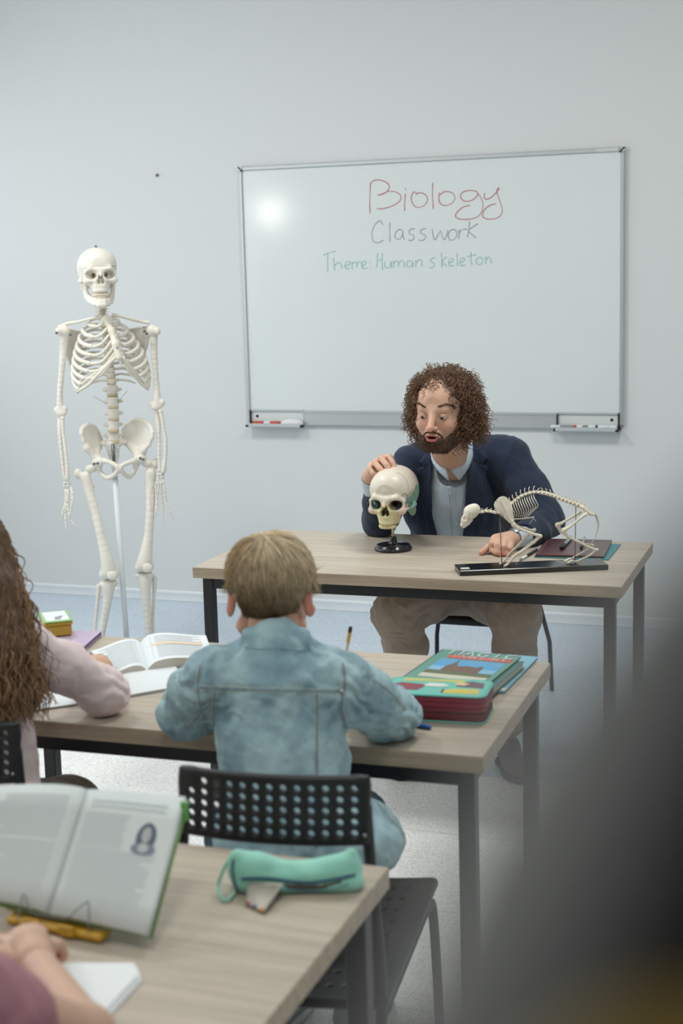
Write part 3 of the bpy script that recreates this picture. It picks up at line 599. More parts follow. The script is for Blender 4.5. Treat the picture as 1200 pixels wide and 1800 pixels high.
# scapulae: triangular plates behind the ribs
for s, tri, ac in ((-1, [(108, 585, .045), (118, 578, .05), (150, 585, .11), (132, 650, .12), (128, 655, .12), (112, 610, .07)], [(145, 588, .125), (122, 580, .07), (101, 580, .035)]), (1, [(262, 585, .045), (252, 575, .05), (222, 580, .11), (236, 650, .12), (241, 652, .12), (258, 610, .07)], [(225, 585, .125), (248, 578, .07), (266, 575, .035)])):
    P = [q(*a) for a in tri]; g = G(np.min(P, 0)-.03, np.max(P, 0)+.04, .002); ctr = sum(P)/6+FH*.004
    for i in range(6):
        a, b = P[i], P[(i+1) % 6]
        for t in np.linspace(0, 1, 9)[:-1]: g.add(cone(a+(b-a)*t, ctr, .0042, .0034), .003)
        g.add(cone(a, b, .0045, .0045), .003)
    A = [q(*a) for a in ac]; g.chain(A, [.004, .006, .0085], .005); g.add(ell(P[0], (.013, .010, .018), VR), .008); g.add(cone(P[1], P[1]-FH*.035+RH*s*.008, .0055, .005), .005)
    sdf_part('scapula', g, bone, SK)
def longbone(name, pts, rads, extra=[], k=.012, hh=.0018, par=SK, m=bone):
    P = [q(*a) for a in pts]; E = [(q(*e[0]), e[1]) for e in extra]; al = np.array(P+[e[0] for e in E]); g = G(al.min(0)-.05, al.max(0)+.05, hh); n0 = len(P); P = smooth(P, 4); rads = np.interp(np.linspace(0, n0-1, len(P)), np.arange(n0), rads); g.chain(P, rads, .004)
    for c, r in E: g.add(ell(c, r, VR), .010)
    return sdf_part(name, g, m, par)
longbone('humerus', [(113, 590, .02), (111, 620, .02), (107.5, 660, .02), (105, 695, .015), (106, 722, .01)], [0.016, 0.01322, 0.01092, 0.01092, 0.0138], [((113, 582, .015), (.0235, .023, .024)), ((104, 582, .0), (.012, .014, .016)), ((99, 721, .01), (.010, .012, .012)), ((108, 727, .005), (.021, .012, .013)), ((114, 719, .01), (.012, .010, .014))])
longbone('humerus', [(270, 590, .02), (271, 620, .02), (273, 655, .02), (276, 690, .015), (276, 710, .01)], [0.016, 0.01322, 0.01092, 0.0115, 0.01495], [((268, 581, .015), (.0235, .023, .024)), ((277, 582, .0), (.012, .014, .016)), ((285, 708, .01), (.012, .012, .015)), ((274, 716, .005), (.022, .012, .012)), ((266, 710, .01), (.010, .010, .010))])
longbone('ulna', [(108, 729, .02), (105, 745, .01), (105.5, 770, 0), (109, 805, -.005), (113, 838, -.01)], [0.0125, 0.00952, 0.00762, 0.0065, 0.0056], [((107, 730, .015), (.014, .012, .011)), ((114, 842, -.01), (.006, .006, .006))])
longbone('radius', [(110, 738, .0), (111, 760, -.005), (115, 790, -.015), (118, 820, -.02), (118.5, 841, -.02)], [0.0075, 0.00616, 0.00616, 0.00672, 0.01008], [((110, 734, .0), (.0095, .009, .006))])
longbone('ulna', [(276, 722, .02), (278, 745, .01), (279, 775, 0), (279.5, 805, -.005), (280, 826, -.01)], [0.0125, 0.00952, 0.00739, 0.0065, 0.0056], [((275, 718, .018), (.013, .012, .012)), ((280, 828, -.01), (.006, .006, .006))])
longbone('radius', [(283, 727, .0), (287, 750, -.005), (291, 775, -.01), (290, 805, -.015), (287, 828, -.02)], [0.008, 0.00672, 0.00728, 0.00728, 0.01064], [((282, 722, .0), (.010, .009, .006))])
def hand(carp, fings, side):
    g = G(q(*carp, -.02)-.04, q(*carp, -.02)+.04, .0016)
    r = np.random.default_rng(3)
    for i in range(4):
        for j in range(2): g.add(ell(q(carp[0]+(i-1.5)*3.2, carp[1]+(j-.5)*5.5+abs(i-1.5), -.02+.006*(i % 2)), (.0052, .0055, .0056)), .0012)
    h = sdf_part('hand', g, bone, SK)
    for F in fings:
        mb = MB()
        for a, b in zip(F[:-1], F[1:]):
            A, B = q(a[0], a[1], a[2]), q(b[0], b[1], b[2]); L = np.linalg.norm(B-A); w = min(.0066, .0048+L*.025)*(.8 if b[1] > F[-2][1]+1 else 1)
            mb.tube([A+(B-A)*t for t in (.02, .1, .3, .6, .88, .97)], [w*.7, w, w*.62, w*.6, w*.92, w*.5], 7)
        build('finger', mb, bone, h)
hand((118, 851), [[(115, 860, -.02), (115.5, 882, -.02), (111, 898, -.03), (109.5, 905, -.035), (108.5, 914, -.03)], [(117, 860, -.022), (116.5, 884, -.025), (114.5, 903, -.03), (115, 916, -.04), (117, 932, -.045)], [(120, 860, -.024), (118.5, 885, -.03), (119, 900, -.04), (124, 914, -.045), (131, 923, -.05), (138, 927, -.05)], [(124, 860, -.02), (127, 880, -.035), (125, 894, -.045), (122, 907, -.05)], [(125, 856, -.03), (128, 870, -.05), (128.5, 884, -.055)]], -1)
hand((282, 836), [[(276, 845, -.02), (274.5, 868, -.02), (274.5, 884, -.025), (273.5, 897, -.03), (273, 909, -.03)], [(279, 846, -.022), (277, 870, -.025), (276, 888, -.03), (274, 903, -.035)], [(283, 846, -.024), (284, 871, -.03), (286, 888, -.03), (286, 903, -.035), (286, 917, -.035)], [(286, 845, -.02), (290, 868, -.03), (292, 884, -.03), (297, 898, -.035), (303.5, 912, -.035)], [(278, 840, -.04), (273, 853, -.055), (274.5, 866, -.06), (276, 880, -.06)]], 1)
# pelvis
def hip(s, wing, hipj, ring, name='hip_bone'):
    wing = [tuple(p) for p in smooth(wing, 2, True)]
    P = [q(*a) for a in wing]; g = G(np.min(P, 0)-.05, np.max(P, 0)+.06, .0022); al = [q(*a) for a in ring]+[q(*hipj)]; lo = np.min(np.vstack([P, al]), 0)-.03; hi = np.max(np.vstack([P, al]), 0)+.03; g = G(lo, hi, .0022)
    c = sum(P)/len(P)+FH*.022; n = len(P)
    for i in range(n):
        a, b = P[i], P[(i+1) % n]
        for t in np.linspace(0, 1, 4)[:-1]: g.add(cone(a+(b-a)*t, c, .0055, .0048), .008)
        g.add(cone(a, b, .0072 if i < n-3 else .006, .0072 if i < n-3 else .006), .006)
    R = list(smooth([q(*a) for a in ring], 3, True)); g.chain(R+[R[0]], [.0095]*(len(R)+1), .003); hj = q(*hipj); g.add(ell(hj, (.024, .022, .024)), .014); g.sub(ell(hj-FH*.006+RH*s*.014, (.021, .021, .021)), .003)
    g.add(cone(P[n-2], hj, .014, .014), .015); g.add(cone(P[n-4], hj, .010, .014), .015); g.add(cone(hj, R[0], .012, .009), .012); g.add(cone(hj, R[-2], .013, .010), .012)
    return sdf_part(name, g, bone, SK)
hip(-1, [(143, 762, .0), (146, 752, .02), (156, 747, .045), (167, 752, .075), (173, 764, .085), (178, 778, .075), (170, 795, .05), (153, 788, .005)], (171, 809, .02), [(182, 810, -.015), (206, 820, -.035), (204, 832, -.025), (189, 840, .0), (174, 826, .02)])
hip(1, [(267, 770, -.01), (266, 753, .005), (256, 741, .03), (242, 736.5, .055), (229, 742, .08), (217, 755, .09), (222, 778, .075), (252, 792, .01)], (245, 805, .02), [(234, 811, -.015), (213, 820, -.035), (216, 831, -.025), (228, 838, .0), (238, 823, .02)])
g = G(q(180, 815, .0)-.03, q(222, 760, .1)+.05, .002)
SA = [q(199, 779, .035), q(199, 790, .055), q(200, 802, .07), q(200, 813, .07), q(199, 822, .055)]; g.chain(SA, [.026, .022, .017, .011, .006], .02)
g.add(ell(q(187, 779, .05), (.026, .012, .014), VR), .015); g.add(ell(q(212, 777, .05), (.026, .012, .014), VR), .015)
for i, v in enumerate((786, 797, 807)):
    for s in (-1, 1): g.sub(cone(q(199.5+s*(8-i*1.8), v, .0), q(199.5+s*(8-i*1.8), v, .12), .0042-.0006*i), .002)
sdf_part('sacrum', g, bone, SK)
build('pubic_disc', MB().ball(q(210, 826, -.035), (.009, .009, .014), n=10, R=VR), mat('pink_cartilage', (222, 202, 184), .5), SK)
# legs
longbone('femur', [(150, 838, .02), (156, 862, .01), (167, 900, -.01), (178, 945, -.03), (188, 985, -.04), (191, 1004, -.04)], [0.0215, 0.02013, 0.01708, 0.01769, 0.02562, 0.03172], [((137, 833, .03), (.016, .018, .022)), ((183, 1009, -.035), (.021, .026, .022)), ((200, 1009, -.035), (.021, .026, .022)), ((160, 824, .02), (.024, .016, .017)), ((171, 813, .01), (.0215, .0215, .0215)), ((162, 855, .03), (.010, .012, .012))], hh=.0022)
longbone('femur', [(264, 832, .02), (265, 855, .01), (264, 895, -.01), (261, 940, -.02), (256, 975, -.03), (254, 990, -.03)], [0.0225, 0.02013, 0.01708, 0.01769, 0.02684, 0.03294], [((274, 815, .03), (.016, .018, .022)), ((245, 997, -.025), (.021, .026, .022)), ((262, 996, -.025), (.021, .026, .022)), ((258, 814, .02), (.022, .016, .018)), ((248, 806, .01), (.0215, .0215, .0215)), ((257, 848, .03), (.010, .012, .012))], hh=.0022)
for u, v, d in ((197, 1012, -.075), (259, 998.5, -.065)):
    g = G(q(u, v, d)-.04, q(u, v, d)+.04, .0018); g.add(ell(q(u, v, d), (.0215, .010, .0195), VR)); sdf_part('patella', g, bone, SK)
longbone('tibia', [(190, 1030, -.03), (190, 1048, -.03), (184, 1085, -.02), (177, 1125, -.01), (171, 1160, .0)], [0.028, 0.01897, 0.01495, 0.01322, 0.01495], [((184, 1026, -.03), (.022, .022, .013)), ((199, 1025, -.03), (.020, .022, .013))], hh=.0022)
longbone('tibia', [(255, 1018, -.02), (256, 1040, -.02), (259, 1080, -.01), (261, 1120, .0), (262, 1155, .0)], [0.028, 0.02013, 0.01552, 0.01357, 0.01495], [((246, 1011, -.02), (.020, .022, .013)), ((263, 1011, -.02), (.020, .022, .013))], hh=.0022)
longbone('fibula', [(174, 1030, .0), (171, 1060, .005), (167, 1100, .01), (163, 1150, .01)], [0.0105, 0.00744, 0.00696, 0.0108])
longbone('fibula', [(272, 1016, .0), (271, 1045, .005), (269, 1090, .01), (269, 1150, .01)], [0.0105, 0.00744, 0.00696, 0.0108])
for (u, v), s in (((171, 1166), -1), ((263, 1160), 1)):
    mb = MB(); a = q(u, v, .0); b = a-FH*.05+RH*s*.01; mb.ball(a+FH*.02-ZH*.015, (.022, .04, .018), n=12, R=VR); mb.ball(a-FH*.02-ZH*.008, (.022, .03, .014), n=12, R=VR); f = build('foot', mb, bone, SK)
    for i in range(5):
        x = (i-2)*.013; build('toe', MB().tube([b+RH*x-ZH*.012, b+RH*(x*1.25)-FH*.05-ZH*.02, b+RH*(x*1.3)-FH*(.085-.004*abs(i-1))-ZH*.026], [.0065, .005, .0048], 7), bone, f)
for u, v, d in ((165.5, 815, -.01), (172, 814, -.03), (247, 805, -.005), (252, 807, -.035), (100, 585, -.02), (124, 588, -.02), (254, 582, -.02), (258, 586, -.02)):
    mb = MB(); a = q(u, v, d); mb.tube([a-RH*.004-FH*.004, a, a+RH*.004], [.0028, .0034, .0028], 7); mb.lathe(a-FH*.006, [(0, .003), (.0055, .003), (.0055, -.002), (0, -.002)], 10, R=VR@rotx(90*D2R)); build('joint_bolt', mb, screw_m, SK, label='steel joint bolt')
mb = MB(); p0, p1 = q(198, 780, .0), q(222, 1117, .0); dr = (p1-p0)/np.linalg.norm(p1-p0); p2 = p1+dr*(p1[2]-.03)/-dr[2]; mb.tube([p0, p0+dr*.11], .0065, 10, cap=True); build('pole_rod', mb, screw_m, SK, label='dark upper end of the pole')
mb = MB().tube([p0+dr*.085, p2], .0115, 14); build('pole', mb, pole_m, SK)
mb = MB()
for k in range(5):
    a = k*72*D2R+.4; e = p2+np.array([math.cos(a), math.sin(a), 0])*.27; e[2] = .045; mb.tube([p2+np.array([0, 0, .02]), (p2+e)/2+np.array([0, 0, .012]), e], [.016, .013, .011], 8)
    mb.lathe((e[0], e[1], .02), [(0, -.012), (.02, -.012), (.02, .012), (0, .012)], 14, R=roty(90*D2R))
build('base', mb, blackp, SK, label='black five-armed castor base')
mb = MB(); mb.tube([q(164, 697, .0), q(185, 708, .03), q(195, 716, .045)], .0007, 4); mb.tube([q(224, 687, .0), q(210, 703, .03), q(203, 712, .045)], .0007, 4); build('wire', mb, screw_m, SK)
# ------------------------------------------------------------------ anatomical skull with coloured bones on a stand
sk_c = pt(692.5, 868, 4.585); st = at(691, 966, z=TH_+.001)
AS = thing('skull_model', 'anatomical skull with coloured bones on a short black round stand, under the teacher\'s hand', 'skull', (st[0], st[1], TH_))
T = (VR@rotz(-21*D2R)@rotx(4*D2R)@rotz(0), sk_c)
vc = mat('painted_bone', (255, 255, 255), .38, .5, vcol=True, var=.05, vscale=40)
def skcol(P):
    C_ = np.tile(lin((224, 215, 198)), (len(P), 1)); x, y, z = P.T; ax = abs(x)
    def put(mk, c): C_[mk] = lin(c)
    put((y > -.02) & (z > -.02), (222, 206, 190))
    put((ax > .034) & (z < -.020) & (y < -.035), (222, 196, 176)); put((ax < .036) & (z < -.028) & (y < -.05) | ((ax < .020) & (z < -.012) & (y < -.07)), (222, 214, 168))
    tm = ((y-.016)/.036)**2+((z+.012)/.042)**2 < 1; put(tm & (ax > .035), (128, 172, 148)); put((z < -.04) & (y > -.005) & (ax > .03), (126, 166, 140)); put((ax > .05) & (y < -.015) & (y > -.045) & (z < -.000) & (z > -.038), (140, 168, 190))
    orb = (((ax-.0315)/.019)**2+((z+.0165)/.0165)**2 < 1) & (y > -.082); put(orb & (x < 0), (92, 140, 140)); put(orb & (x > 0), (84, 112, 132)); put(orb & (x > 0) & (x < .030), (150, 104, 66)); put(orb & (y > -.062), (64, 60, 58))
    nas = (ax < .013) & (z < -.025) & (z > -.053) & (y > -.088) & (y < -.03); put(nas, (104, 84, 66))
    return C_
o, P, Q = sdf_part('skull', skull_grid(.0015), vc, AS, T, keep=True, colf=skcol)
tr = bvh(P, Q)
mb = MB(); drape(mb, tr, [(697, 831), (706, 834), (713, 842), (717, 852), (717, 861)], .0008, 4); drape(mb, tr, [(706, 872), (709, 868), (713, 869), (716, 876), (713, 884), (712, 890)], .0010, 4); drape(mb, tr, [(715, 871), (721, 867), (727, 866), (729, 871)], .0010, 4)
drape(mb, tr, [(682, 886), (690, 893), (697, 900), (699, 907)], .0007, 4); drape(mb, tr, [(661, 893), (662, 900), (664, 905)], .0007, 4); drape(mb, tr, [(657, 885), (659, 878), (662, 875)], .0005, 4)
build('suture', mb, mat('suture_green_grey', (120, 132, 116), .6), o, label='thin painted suture lines')
tooth_row(o, T, -.086, 1, n=14, m=mat('tooth_pale_yellow', (222, 210, 170), .4))
top = np.array([0, -.01, -.055])@T[0].T+T[1]; mb = MB().tube([(st[0], st[1], TH_+.03), (st[0], st[1], sk_c[2]-.05)], .0042, 12); build('stem', mb, mat('stem_beige', (206, 190, 164), .35), AS)
mb = MB().lathe((st[0], st[1], TH_+.0005), [(0, 0), (.059, 0), (.0605, .004), (.059, .010), (.0545, .012), (.0535, .0165), (.050, .018), (.022, .0205), (.0125, .024), (.0115, .040), (.0095, .042), (0, .042)], 48); build('base', mb, mat('black_gloss_base', (26, 27, 32), .18, .6), AS)
# ------------------------------------------------------------------ cat skeleton on its board
zb_ = TH_+.0005; bt = .0155
B0, B1, B3 = at(808, 1013, z=TH_), at(1069, 1002, z=TH_), at(798.4, 993, z=TH_+.015)
ux = (B1-B0); ux[2] = 0; LB = np.linalg.norm(ux); ux /= LB; uy = np.cross([0, 0, 1.0], ux); DB = .098
cb = B0+ux*LB/2+uy*DB/2; cb[2] = zb_; ang = math.atan2(ux[1], ux[0]); RB = rotz(ang)
CS = thing('cat_skeleton_model', 'small four-legged animal skeleton with a long tail mounted on a black board', 'skeleton', tuple(cb), ang)
build('base_board', MB().box(cb+np.array([0, 0, bt/2]), (LB/2, DB/2, bt/2), R=RB, bev=.0015), mat('black_lacquer', (20, 21, 24), .16, .6), CS)
build('label_plate', MB().box(B0+ux*.020+uy*.028+np.array([0, 0, bt+.0012]), (.0125, .009, .0006), R=RB), mat('label_cream', (214, 214, 204), .6), CS)
def cp(X, Y, off=0.):                # crop coordinates on the board's long mid plane
    u, v = 780+X/3.5294, 840+Y/3.5294; r = ray(u, v); O = cb+uy*(.004+off); t = ((O-CAM)@uy)/(r@uy); return CAM+r*t
cbone = mat('cat_bone', (232, 223, 204), .45, .4, var=.08, vscale=60)
def cb_chain(name, pts, rads, off=0., k=.003, hh=.0009, add=[]):
    P = [cp(x, y, off if np.isscalar(off) else off[i]) for i, (x, y) in enumerate(pts)]; E = [(cp(e[0][0], e[0][1], e[2] if len(e) > 2 else 0), e[1]) for e in add]; A = np.array(P+[e[0] for e in E]); g = G(A.min(0)-.02, A.max(0)+.02, hh)
    g.chain(P, rads, k)
    for c, r in E: g.add(ell(c, r, RB), .003)
    return g
g = cb_chain('skull', [(190, 195), (165, 215), (135, 262), (118, 292)], [.0165, .0175, .0125, .0075], k=.006)
g.add(ell(cp(170, 205), (.020, .0165, .0175), RB), .008); g.add(cone(cp(150, 225, -.014), cp(140, 268, -.012), .003, .003), .003); g.add(cone(cp(150, 225, .014), cp(140, 268, .012), .003, .003), .003)
g.add(ell(cp(122, 290), (.008, .0075, .006), RB), .004)
g.sub(ell(cp(128, 252, -.0115), (.0065, .006, .0065), RB), .001); g.sub(ell(cp(128, 252, .0115), (.0065, .006, .0065), RB), .001); g.sub(ell(cp(113, 297, -.003), (.0025, .003, .002), RB)); g.sub(ell(cp(158, 262, -.018), (.005, .010, .004), RB), .002)
o, P, Q = sdf_part('skull', g, cbone, CS, keep=True)
g = cb_chain('j', [(172, 262), (150, 285), (125, 306)], [.0035, .0038, .003], off=-.006); g.chain([cp(172, 262, .006), cp(150, 285, .006), cp(125, 306, .003)], [.0035, .0038, .003], .003); sdf_part('mandible', g, cbone, CS)
SPN = [(200, 203), (225, 212), (255, 205), (290, 208), (325, 215), (360, 205), (395, 175), (430, 148), (470, 118), (515, 98), (560, 88), (610, 92), (660, 104), (710, 122), (760, 142), (810, 160), (855, 178), (895, 205)]
SPC = smooth([cp(*p) for p in SPN], 6); al_ = np.concatenate([[0], np.cumsum(np.linalg.norm(np.diff(SPC, axis=0), axis=1))])
nv = 30
for i in range(nv):
    s_ = (i+.5)/nv*al_[-1]; c = np.array([np.interp(s_, al_, SPC[:, k]) for k in range(3)]); c2 = np.array([np.interp(s_+.002, al_, SPC[:, k]) for k in range(3)]); t = (c2-c)/np.linalg.norm(c2-c); up = np.cross(uy, t)*-1; up = up if up[2] > 0 else -up
    L = al_[-1]/nv; r = .0052 if i < 9 else .0050 if i < 17 else .0068; mb = MB(); mb.tube([c-t*L*.42, c-t*L*.2, c+t*L*.2, c+t*L*.42], [r, r*.8, r*.8, r], 9)
    sp = (.004 if i < 8 else .013 if i < 16 else .007); lean = -t*.005 if i < 17 else -t*-.004
    mb.tube([c+up*r*.5, c+up*(r+sp*.5)+lean*-.5*0, c+up*(r+sp)+(t*.004 if i < 17 else -t*.005)], [.0022, .0014, .0010], 5)
    tp = .010 if (i < 8 or i > 19) else .005
    for q_ in (-1, 1): mb.tube([c, c+uy*q_*(r+tp*.6)-up*.001, c+uy*q_*(r+tp)+(-t if i > 19 else t)*.004-up*(.003 if i > 19 else 0)], [.0022, .0018, .0009], 5)
    build('vertebra', mb, cbone, CS)
TL = smooth([cp(*p) for p in ((905, 208), (935, 225), (950, 255), (957, 290), (952, 325), (940, 360), (925, 390), (908, 415), (898, 440))], 4); mb = MB(); kk = len(TL)
for i in range(0, kk-1):
    a, b = TL[i], TL[i+1]; r = .0034*(1-i/kk)+.0009; mb.tube([a, a*.8+b*.2, a*.5+b*.5, a*.15+b*.85], [r*.6, r, r*.65, r], 6)
build('tail', mb, cbone, CS)
# ribs
for i in range(11):
    x0 = 415+i*14; y0 = 150-i*5.0; 
    for sd in (-1, 1):
        P = [cp(x0, y0, 0), cp(x0+4, y0+22, sd*.014), cp(x0+14+i*.5, y0+55-i*.5, sd*.0215), cp(x0+24+i*.3, min(y0+95-i*2, 215), sd*.017), cp(438+i*11.2, 246-abs(i-6)*1.0+(0 if i < 8 else -18*(i-7)*.6), sd*.004)]
        build('rib', spline_tube(P, [.0013, .0014, .0014, .0012, .0010], 5, n=5), cbone, CS)
build('sternum', spline_tube([cp(432, 255), (cp(470, 254)), cp(510, 250), cp(545, 246), cp(560, 240)], [.002, .0018, .0018, .002, .0014], 4, n=6), cbone, CS)
mb = MB(); mb.tube([cp(556, 245), cp(548, 262), cp(530, 285)], .0008, 5); mb.tube([cp(552, 250), cp(565, 262), cp(572, 272)], .0008, 5); build('floating_cartilage', mb, cbone, CS)
for off in (-.020, .020):
    P = [cp(312, 165, off*.8), cp(345, 122, off*.7), cp(385, 122, off*.7), cp(412, 160, off*.8), cp(425, 200, off), cp(432, 262, off*1.1), cp(415, 280, off*1.15), cp(390, 262, off*1.1), cp(335, 215, off)]; P = list(smooth(P, 3, True))
    A = np.array(P); g = G(A.min(0)-.012, A.max(0)+.012, .0009); c = A.mean(0)+uy*np.sign(off)*.003
    for i in range(len(P)):
        a, b = P[i], P[(i+1) % len(P)]
        for t in np.linspace(0, 1, 3)[:-1]: g.add(cone(a+(b-a)*t, c, .0016, .0018), .0015)
    g.add(cone(cp(350, 130, off*.8+np.sign(off)*.004), cp(415, 268, off*1.15+np.sign(off)*.003), .0014, .0022), .003); g.add(ell(cp(422, 272, off*1.1), (.0055, .005, .0055), RB), .003); sdf_part('scapula', g, cbone, CS)
def limb(name, pts, rads, off, add=[]): return sdf_part(name, cb_chain(name, pts, rads, off, add=add), cbone, CS)
limb('humerus', [(432, 285), (455, 300), (520, 320), (558, 328)], [.0058, .0036, .0032, .0048], [.022, .022, .020, .018], [((562, 322), (.0045, .006, .005), .018)])
limb('humerus', [(432, 292), (460, 312), (540, 345), (590, 358)], [.0062, .0040, .0036, .0052], [-.022, -.024, -.026, -.026], [((600, 362), (.005, .0065, .0055), -.026), ((432, 288), (.0065, .006, .007), -.022)])
limb('forearm', [(550, 335), (510, 375), (455, 430), (405, 478), (385, 500)], [.0036, .0026, .0024, .0030, .0036], [.018, .016, .014, .012, .012]); limb('forearm', [(530, 338), (490, 382), (440, 435), (395, 480)], [.0026, .0020, .0020, .0026], [.015, .013, .010, .009])
limb('forearm', [(598, 362), (560, 400), (500, 445), (445, 480), (425, 500)], [.0042, .0030, .0027, .0034, .0040], [-.026, -.024, -.020, -.016, -.016]); limb('forearm', [(578, 372), (520, 420), (460, 465), (418, 490)], [.0028, .0022, .0022, .0028], [-.021, -.017, -.013, -.012])
def paw(x, y, off, dr=-1, n=4, ln=34):
    mb = MB(); gz = cb[2]+bt
    for i in range(n):
        o2 = off+(i-(n-1)/2)*.0052; a = cp(x, y, off+(i-(n-1)/2)*.002); e = cp(x+dr*ln*(.9+.1*(i % 2)), y, o2); e[2] = gz+.0022; m_ = (a+e)/2; m_[2] = gz+.0085; e2 = e+ux*dr*.004; e2[2] = gz+.0016
        mb.tube([a, (a+m_)/2, m_], [.0028, .0020, .0030], 6); mb.tube([m_, (m_+e)/2, e], [.0028, .0019, .0026], 6); mb.tube([e, e2], [.0016, .0006], 5); mb.ball(a, .0036, n=6)
    build('paw', mb, cbone, CS)
paw(384, 505, .012); paw(420, 506, -.016, ln=42)
g = cb_chain('pelvis', [(862, 185), (880, 205), (905, 222), (930, 228)], [.005, .0048, .005, .004], off=-.012); g.chain([cp(862, 185, .012), cp(880, 205, .012), cp(905, 222, .012), cp(930, 228, .012)], [.005, .0048, .005, .004], .003); g.add(cone(cp(912, 226, -.012), cp(912, 226, .012), .0035, .0035), .004); g.add(ell(cp(850, 180), (.008, .012, .005), RB), .004)
sdf_part('pelvis', g, cbone, CS)
limb('femur', [(842, 215), (800, 240), (745, 272), (712, 290)], [.0055, .0036, .0036, .0062], [.016, .018, .020, .022], [((703, 293), (.0065, .007, .0075), .022)])
limb('femur', [(880, 226), (840, 255), (785, 300), (750, 322)], [.0058, .0038, .0038, .0066], [-.018, -.022, -.026, -.028], [((741, 326), (.0068, .0075, .0078), -.028)])
limb('tibia', [(708, 300), (726, 335), (790, 372), (860, 405), (920, 418)], [.0060, .0042, .0030, .0028, .0036], [.022, .021, .019, .017, .016])
limb('tibia', [(742, 335), (765, 362), (830, 395), (895, 428), (945, 448)], [.0066, .0044, .0032, .0030, .0042], [-.028, -.026, -.023, -.020, -.018], [((950, 446), (.0045, .004, .005), -.018)])
limb('metatarsus', [(925, 418), (900, 440), (860, 462), (805, 492)], [.0036, .0026, .0025, .0032], [.016, .015, .014, .013])
limb('metatarsus', [(940, 450), (910, 478), (865, 500), (820, 522)], [.0042, .0030, .0028, .0036], [-.018, -.018, -.017, -.016])
paw(800, 498, .013, ln=50); paw(815, 520, -.016, ln=52)
mb = MB(); a = cp(705, 515, -.02); mb.tube(smooth([cp(770, 522, -.02), cp(735, 526, -.02), cp(712, 520, -.02), cp(697, 510, -.02)], 4), .0009, 5); build('claw_wire', mb, cbone, CS)
rodm = mat('brass_rod', (128, 108, 96), .35, metal=.7)
for (x0, y0, x1, y1) in ((345, 225, 360, 530), (818, 172, 812, 512)):
    a, b = cp(x0, y0), cp(x1, y1); a2 = b.copy(); a2[2] = cb[2]+bt; build('support_rod', MB().tube([a, a2], .0013, 8), rodm, CS)
# ------------------------------------------------------------------ flat things on the teacher's desk
def slab(name, corners, z, t, m, label, cat, group=None, pages=None, bev=.001, cover=.0018):
    """corners far-left, far-right, near-right, near-left on the table plane"""
    C_ = [np.array([c[0], c[1], z]) for c in corners]; O = sum(C_)/4; X = C_[1]-C_[0]+C_[2]-C_[3]; X /= np.linalg.norm(X); Y = np.array([-X[1], X[0], 0]); w = (np.linalg.norm(C_[1]-C_[0])+np.linalg.norm(C_[2]-C_[3]))/4; d = (abs((C_[0]-C_[3])@Y)+abs((C_[1]-C_[2])@Y))/4
    a = math.atan2(X[1], X[0]); r = thing(name, label, cat, tuple(O), a, group); th = cover if pages else t
    if pages:
        build('page_block', MB().box((0.0, 0, t/2), (w-.003, d-.003, t/2-th*.9)), pages, r, local=True)
        build('front_cover', MB().box((0, 0, t-th/2), (w, d, th/2), bev=.0006), m, r, local=True); build('back_cover', MB().box((0, 0, th/2), (w, d, th/2), bev=.0006), m, r, local=True); build('spine', MB().box((-w+.001, 0, t/2), (.0012, d, t/2)), m, r, local=True)
    else: build('cover', MB().box((0, 0, t/2), (w, d, t/2), bev=bev), m, r, local=True)
    return r, w, d
mar = mat('maroon_leather', (84, 48, 50), .28, .5, bump=.2, bscale=500); teal = mat('teal_card', (44, 130, 138), .45)
slab('folder', [(-1.005, -1.915), (-.775, -1.905), (-.778, -2.16), (-1.00, -2.16)], TH_+.0005, .003, teal, 'teal card folder sticking out beneath the maroon folder', 'folder')
r, w_, d_ = slab('folder', [(-1.01, -1.90), (-.80, -1.885), (-.80, -2.145), (-1.00, -2.165)], TH_+.0045, .007, mar, 'maroon leather-look document folder beside the animal skeleton', 'folder')
gl = MB(); 
for sx, sy, hx_, hy_ in ((0, 1, w_-.008, .0008), (0, -1, w_-.008, .0008), (1, 0, .0008, d_-.008), (-1, 0, .0008, d_-.008)): gl.box((sx*(w_-.008), sy*(d_-.008), .0072), (hx_, hy_, .0003))
build('embossed_border', gl, mat('gilt_line', (140, 104, 92), .4), r, local=True)
def pen(name, a, b, r, segs, label, grp=None):
    a, b = np.array(a, float), np.array(b, float); rt = thing(name, label, name.split('_')[-1], tuple(a), 0, grp); L = b-a; x = 0
    for nm, f, k0, k1, m, lb in segs:
        p, q_ = a+L*x, a+L*(x+f); mb = MB(); mb.tube([p, p+(q_-p)*.04, p+(q_-p)*.96, q_], [r*k0*.85, r*k0, r*k1, r*k1*.85], 12); build(nm, mb, m, rt, label=lb); x += f
    return rt
silver = mat('pen_silver', (176, 178, 182), .25, metal=.9); clear = mat('pen_clear', (186, 192, 194), .2, alpha=.5)
zf = TH_+.0118
a, b = at(986, 963, z=zf+.006), at(999, 949, z=zf+.006); pen('marker_pen', a, b+(b-a)*.35, .0062, [('cap', .30, 1.1, 1.1, blackp, 'black cap'), ('barrel', .70, 1, 1, silver, 'grey barrel')], 'black-capped grey pen lying on the left of the maroon folder')
a, b = at(1021, 963, z=zf+.004), at(1026, 949, z=zf+.004); pen('marker_pen', a, b+(b-a)*.3, .0042, [('cap', .25, 1.1, 1.1, blackp, 'black cap'), ('barrel', .75, 1, 1, silver, 'grey barrel')], 'thin pen lying near the middle of the maroon folder behind the hind leg')
a, b = at(912, 985, z=TH_+.0045), at(944, 966, z=TH_+.0045); pen('ballpoint_pen', a, b, .0042, [('tip', .12, .4, .9, silver, 'silver tip'), ('barrel', .28, 1, 1, whitep, 'white section'), ('grip', .6, 1.05, 1, blackp, 'dark barrel')], 'black and silver ballpoint pen on the desk beside the animal\'s forelegs')
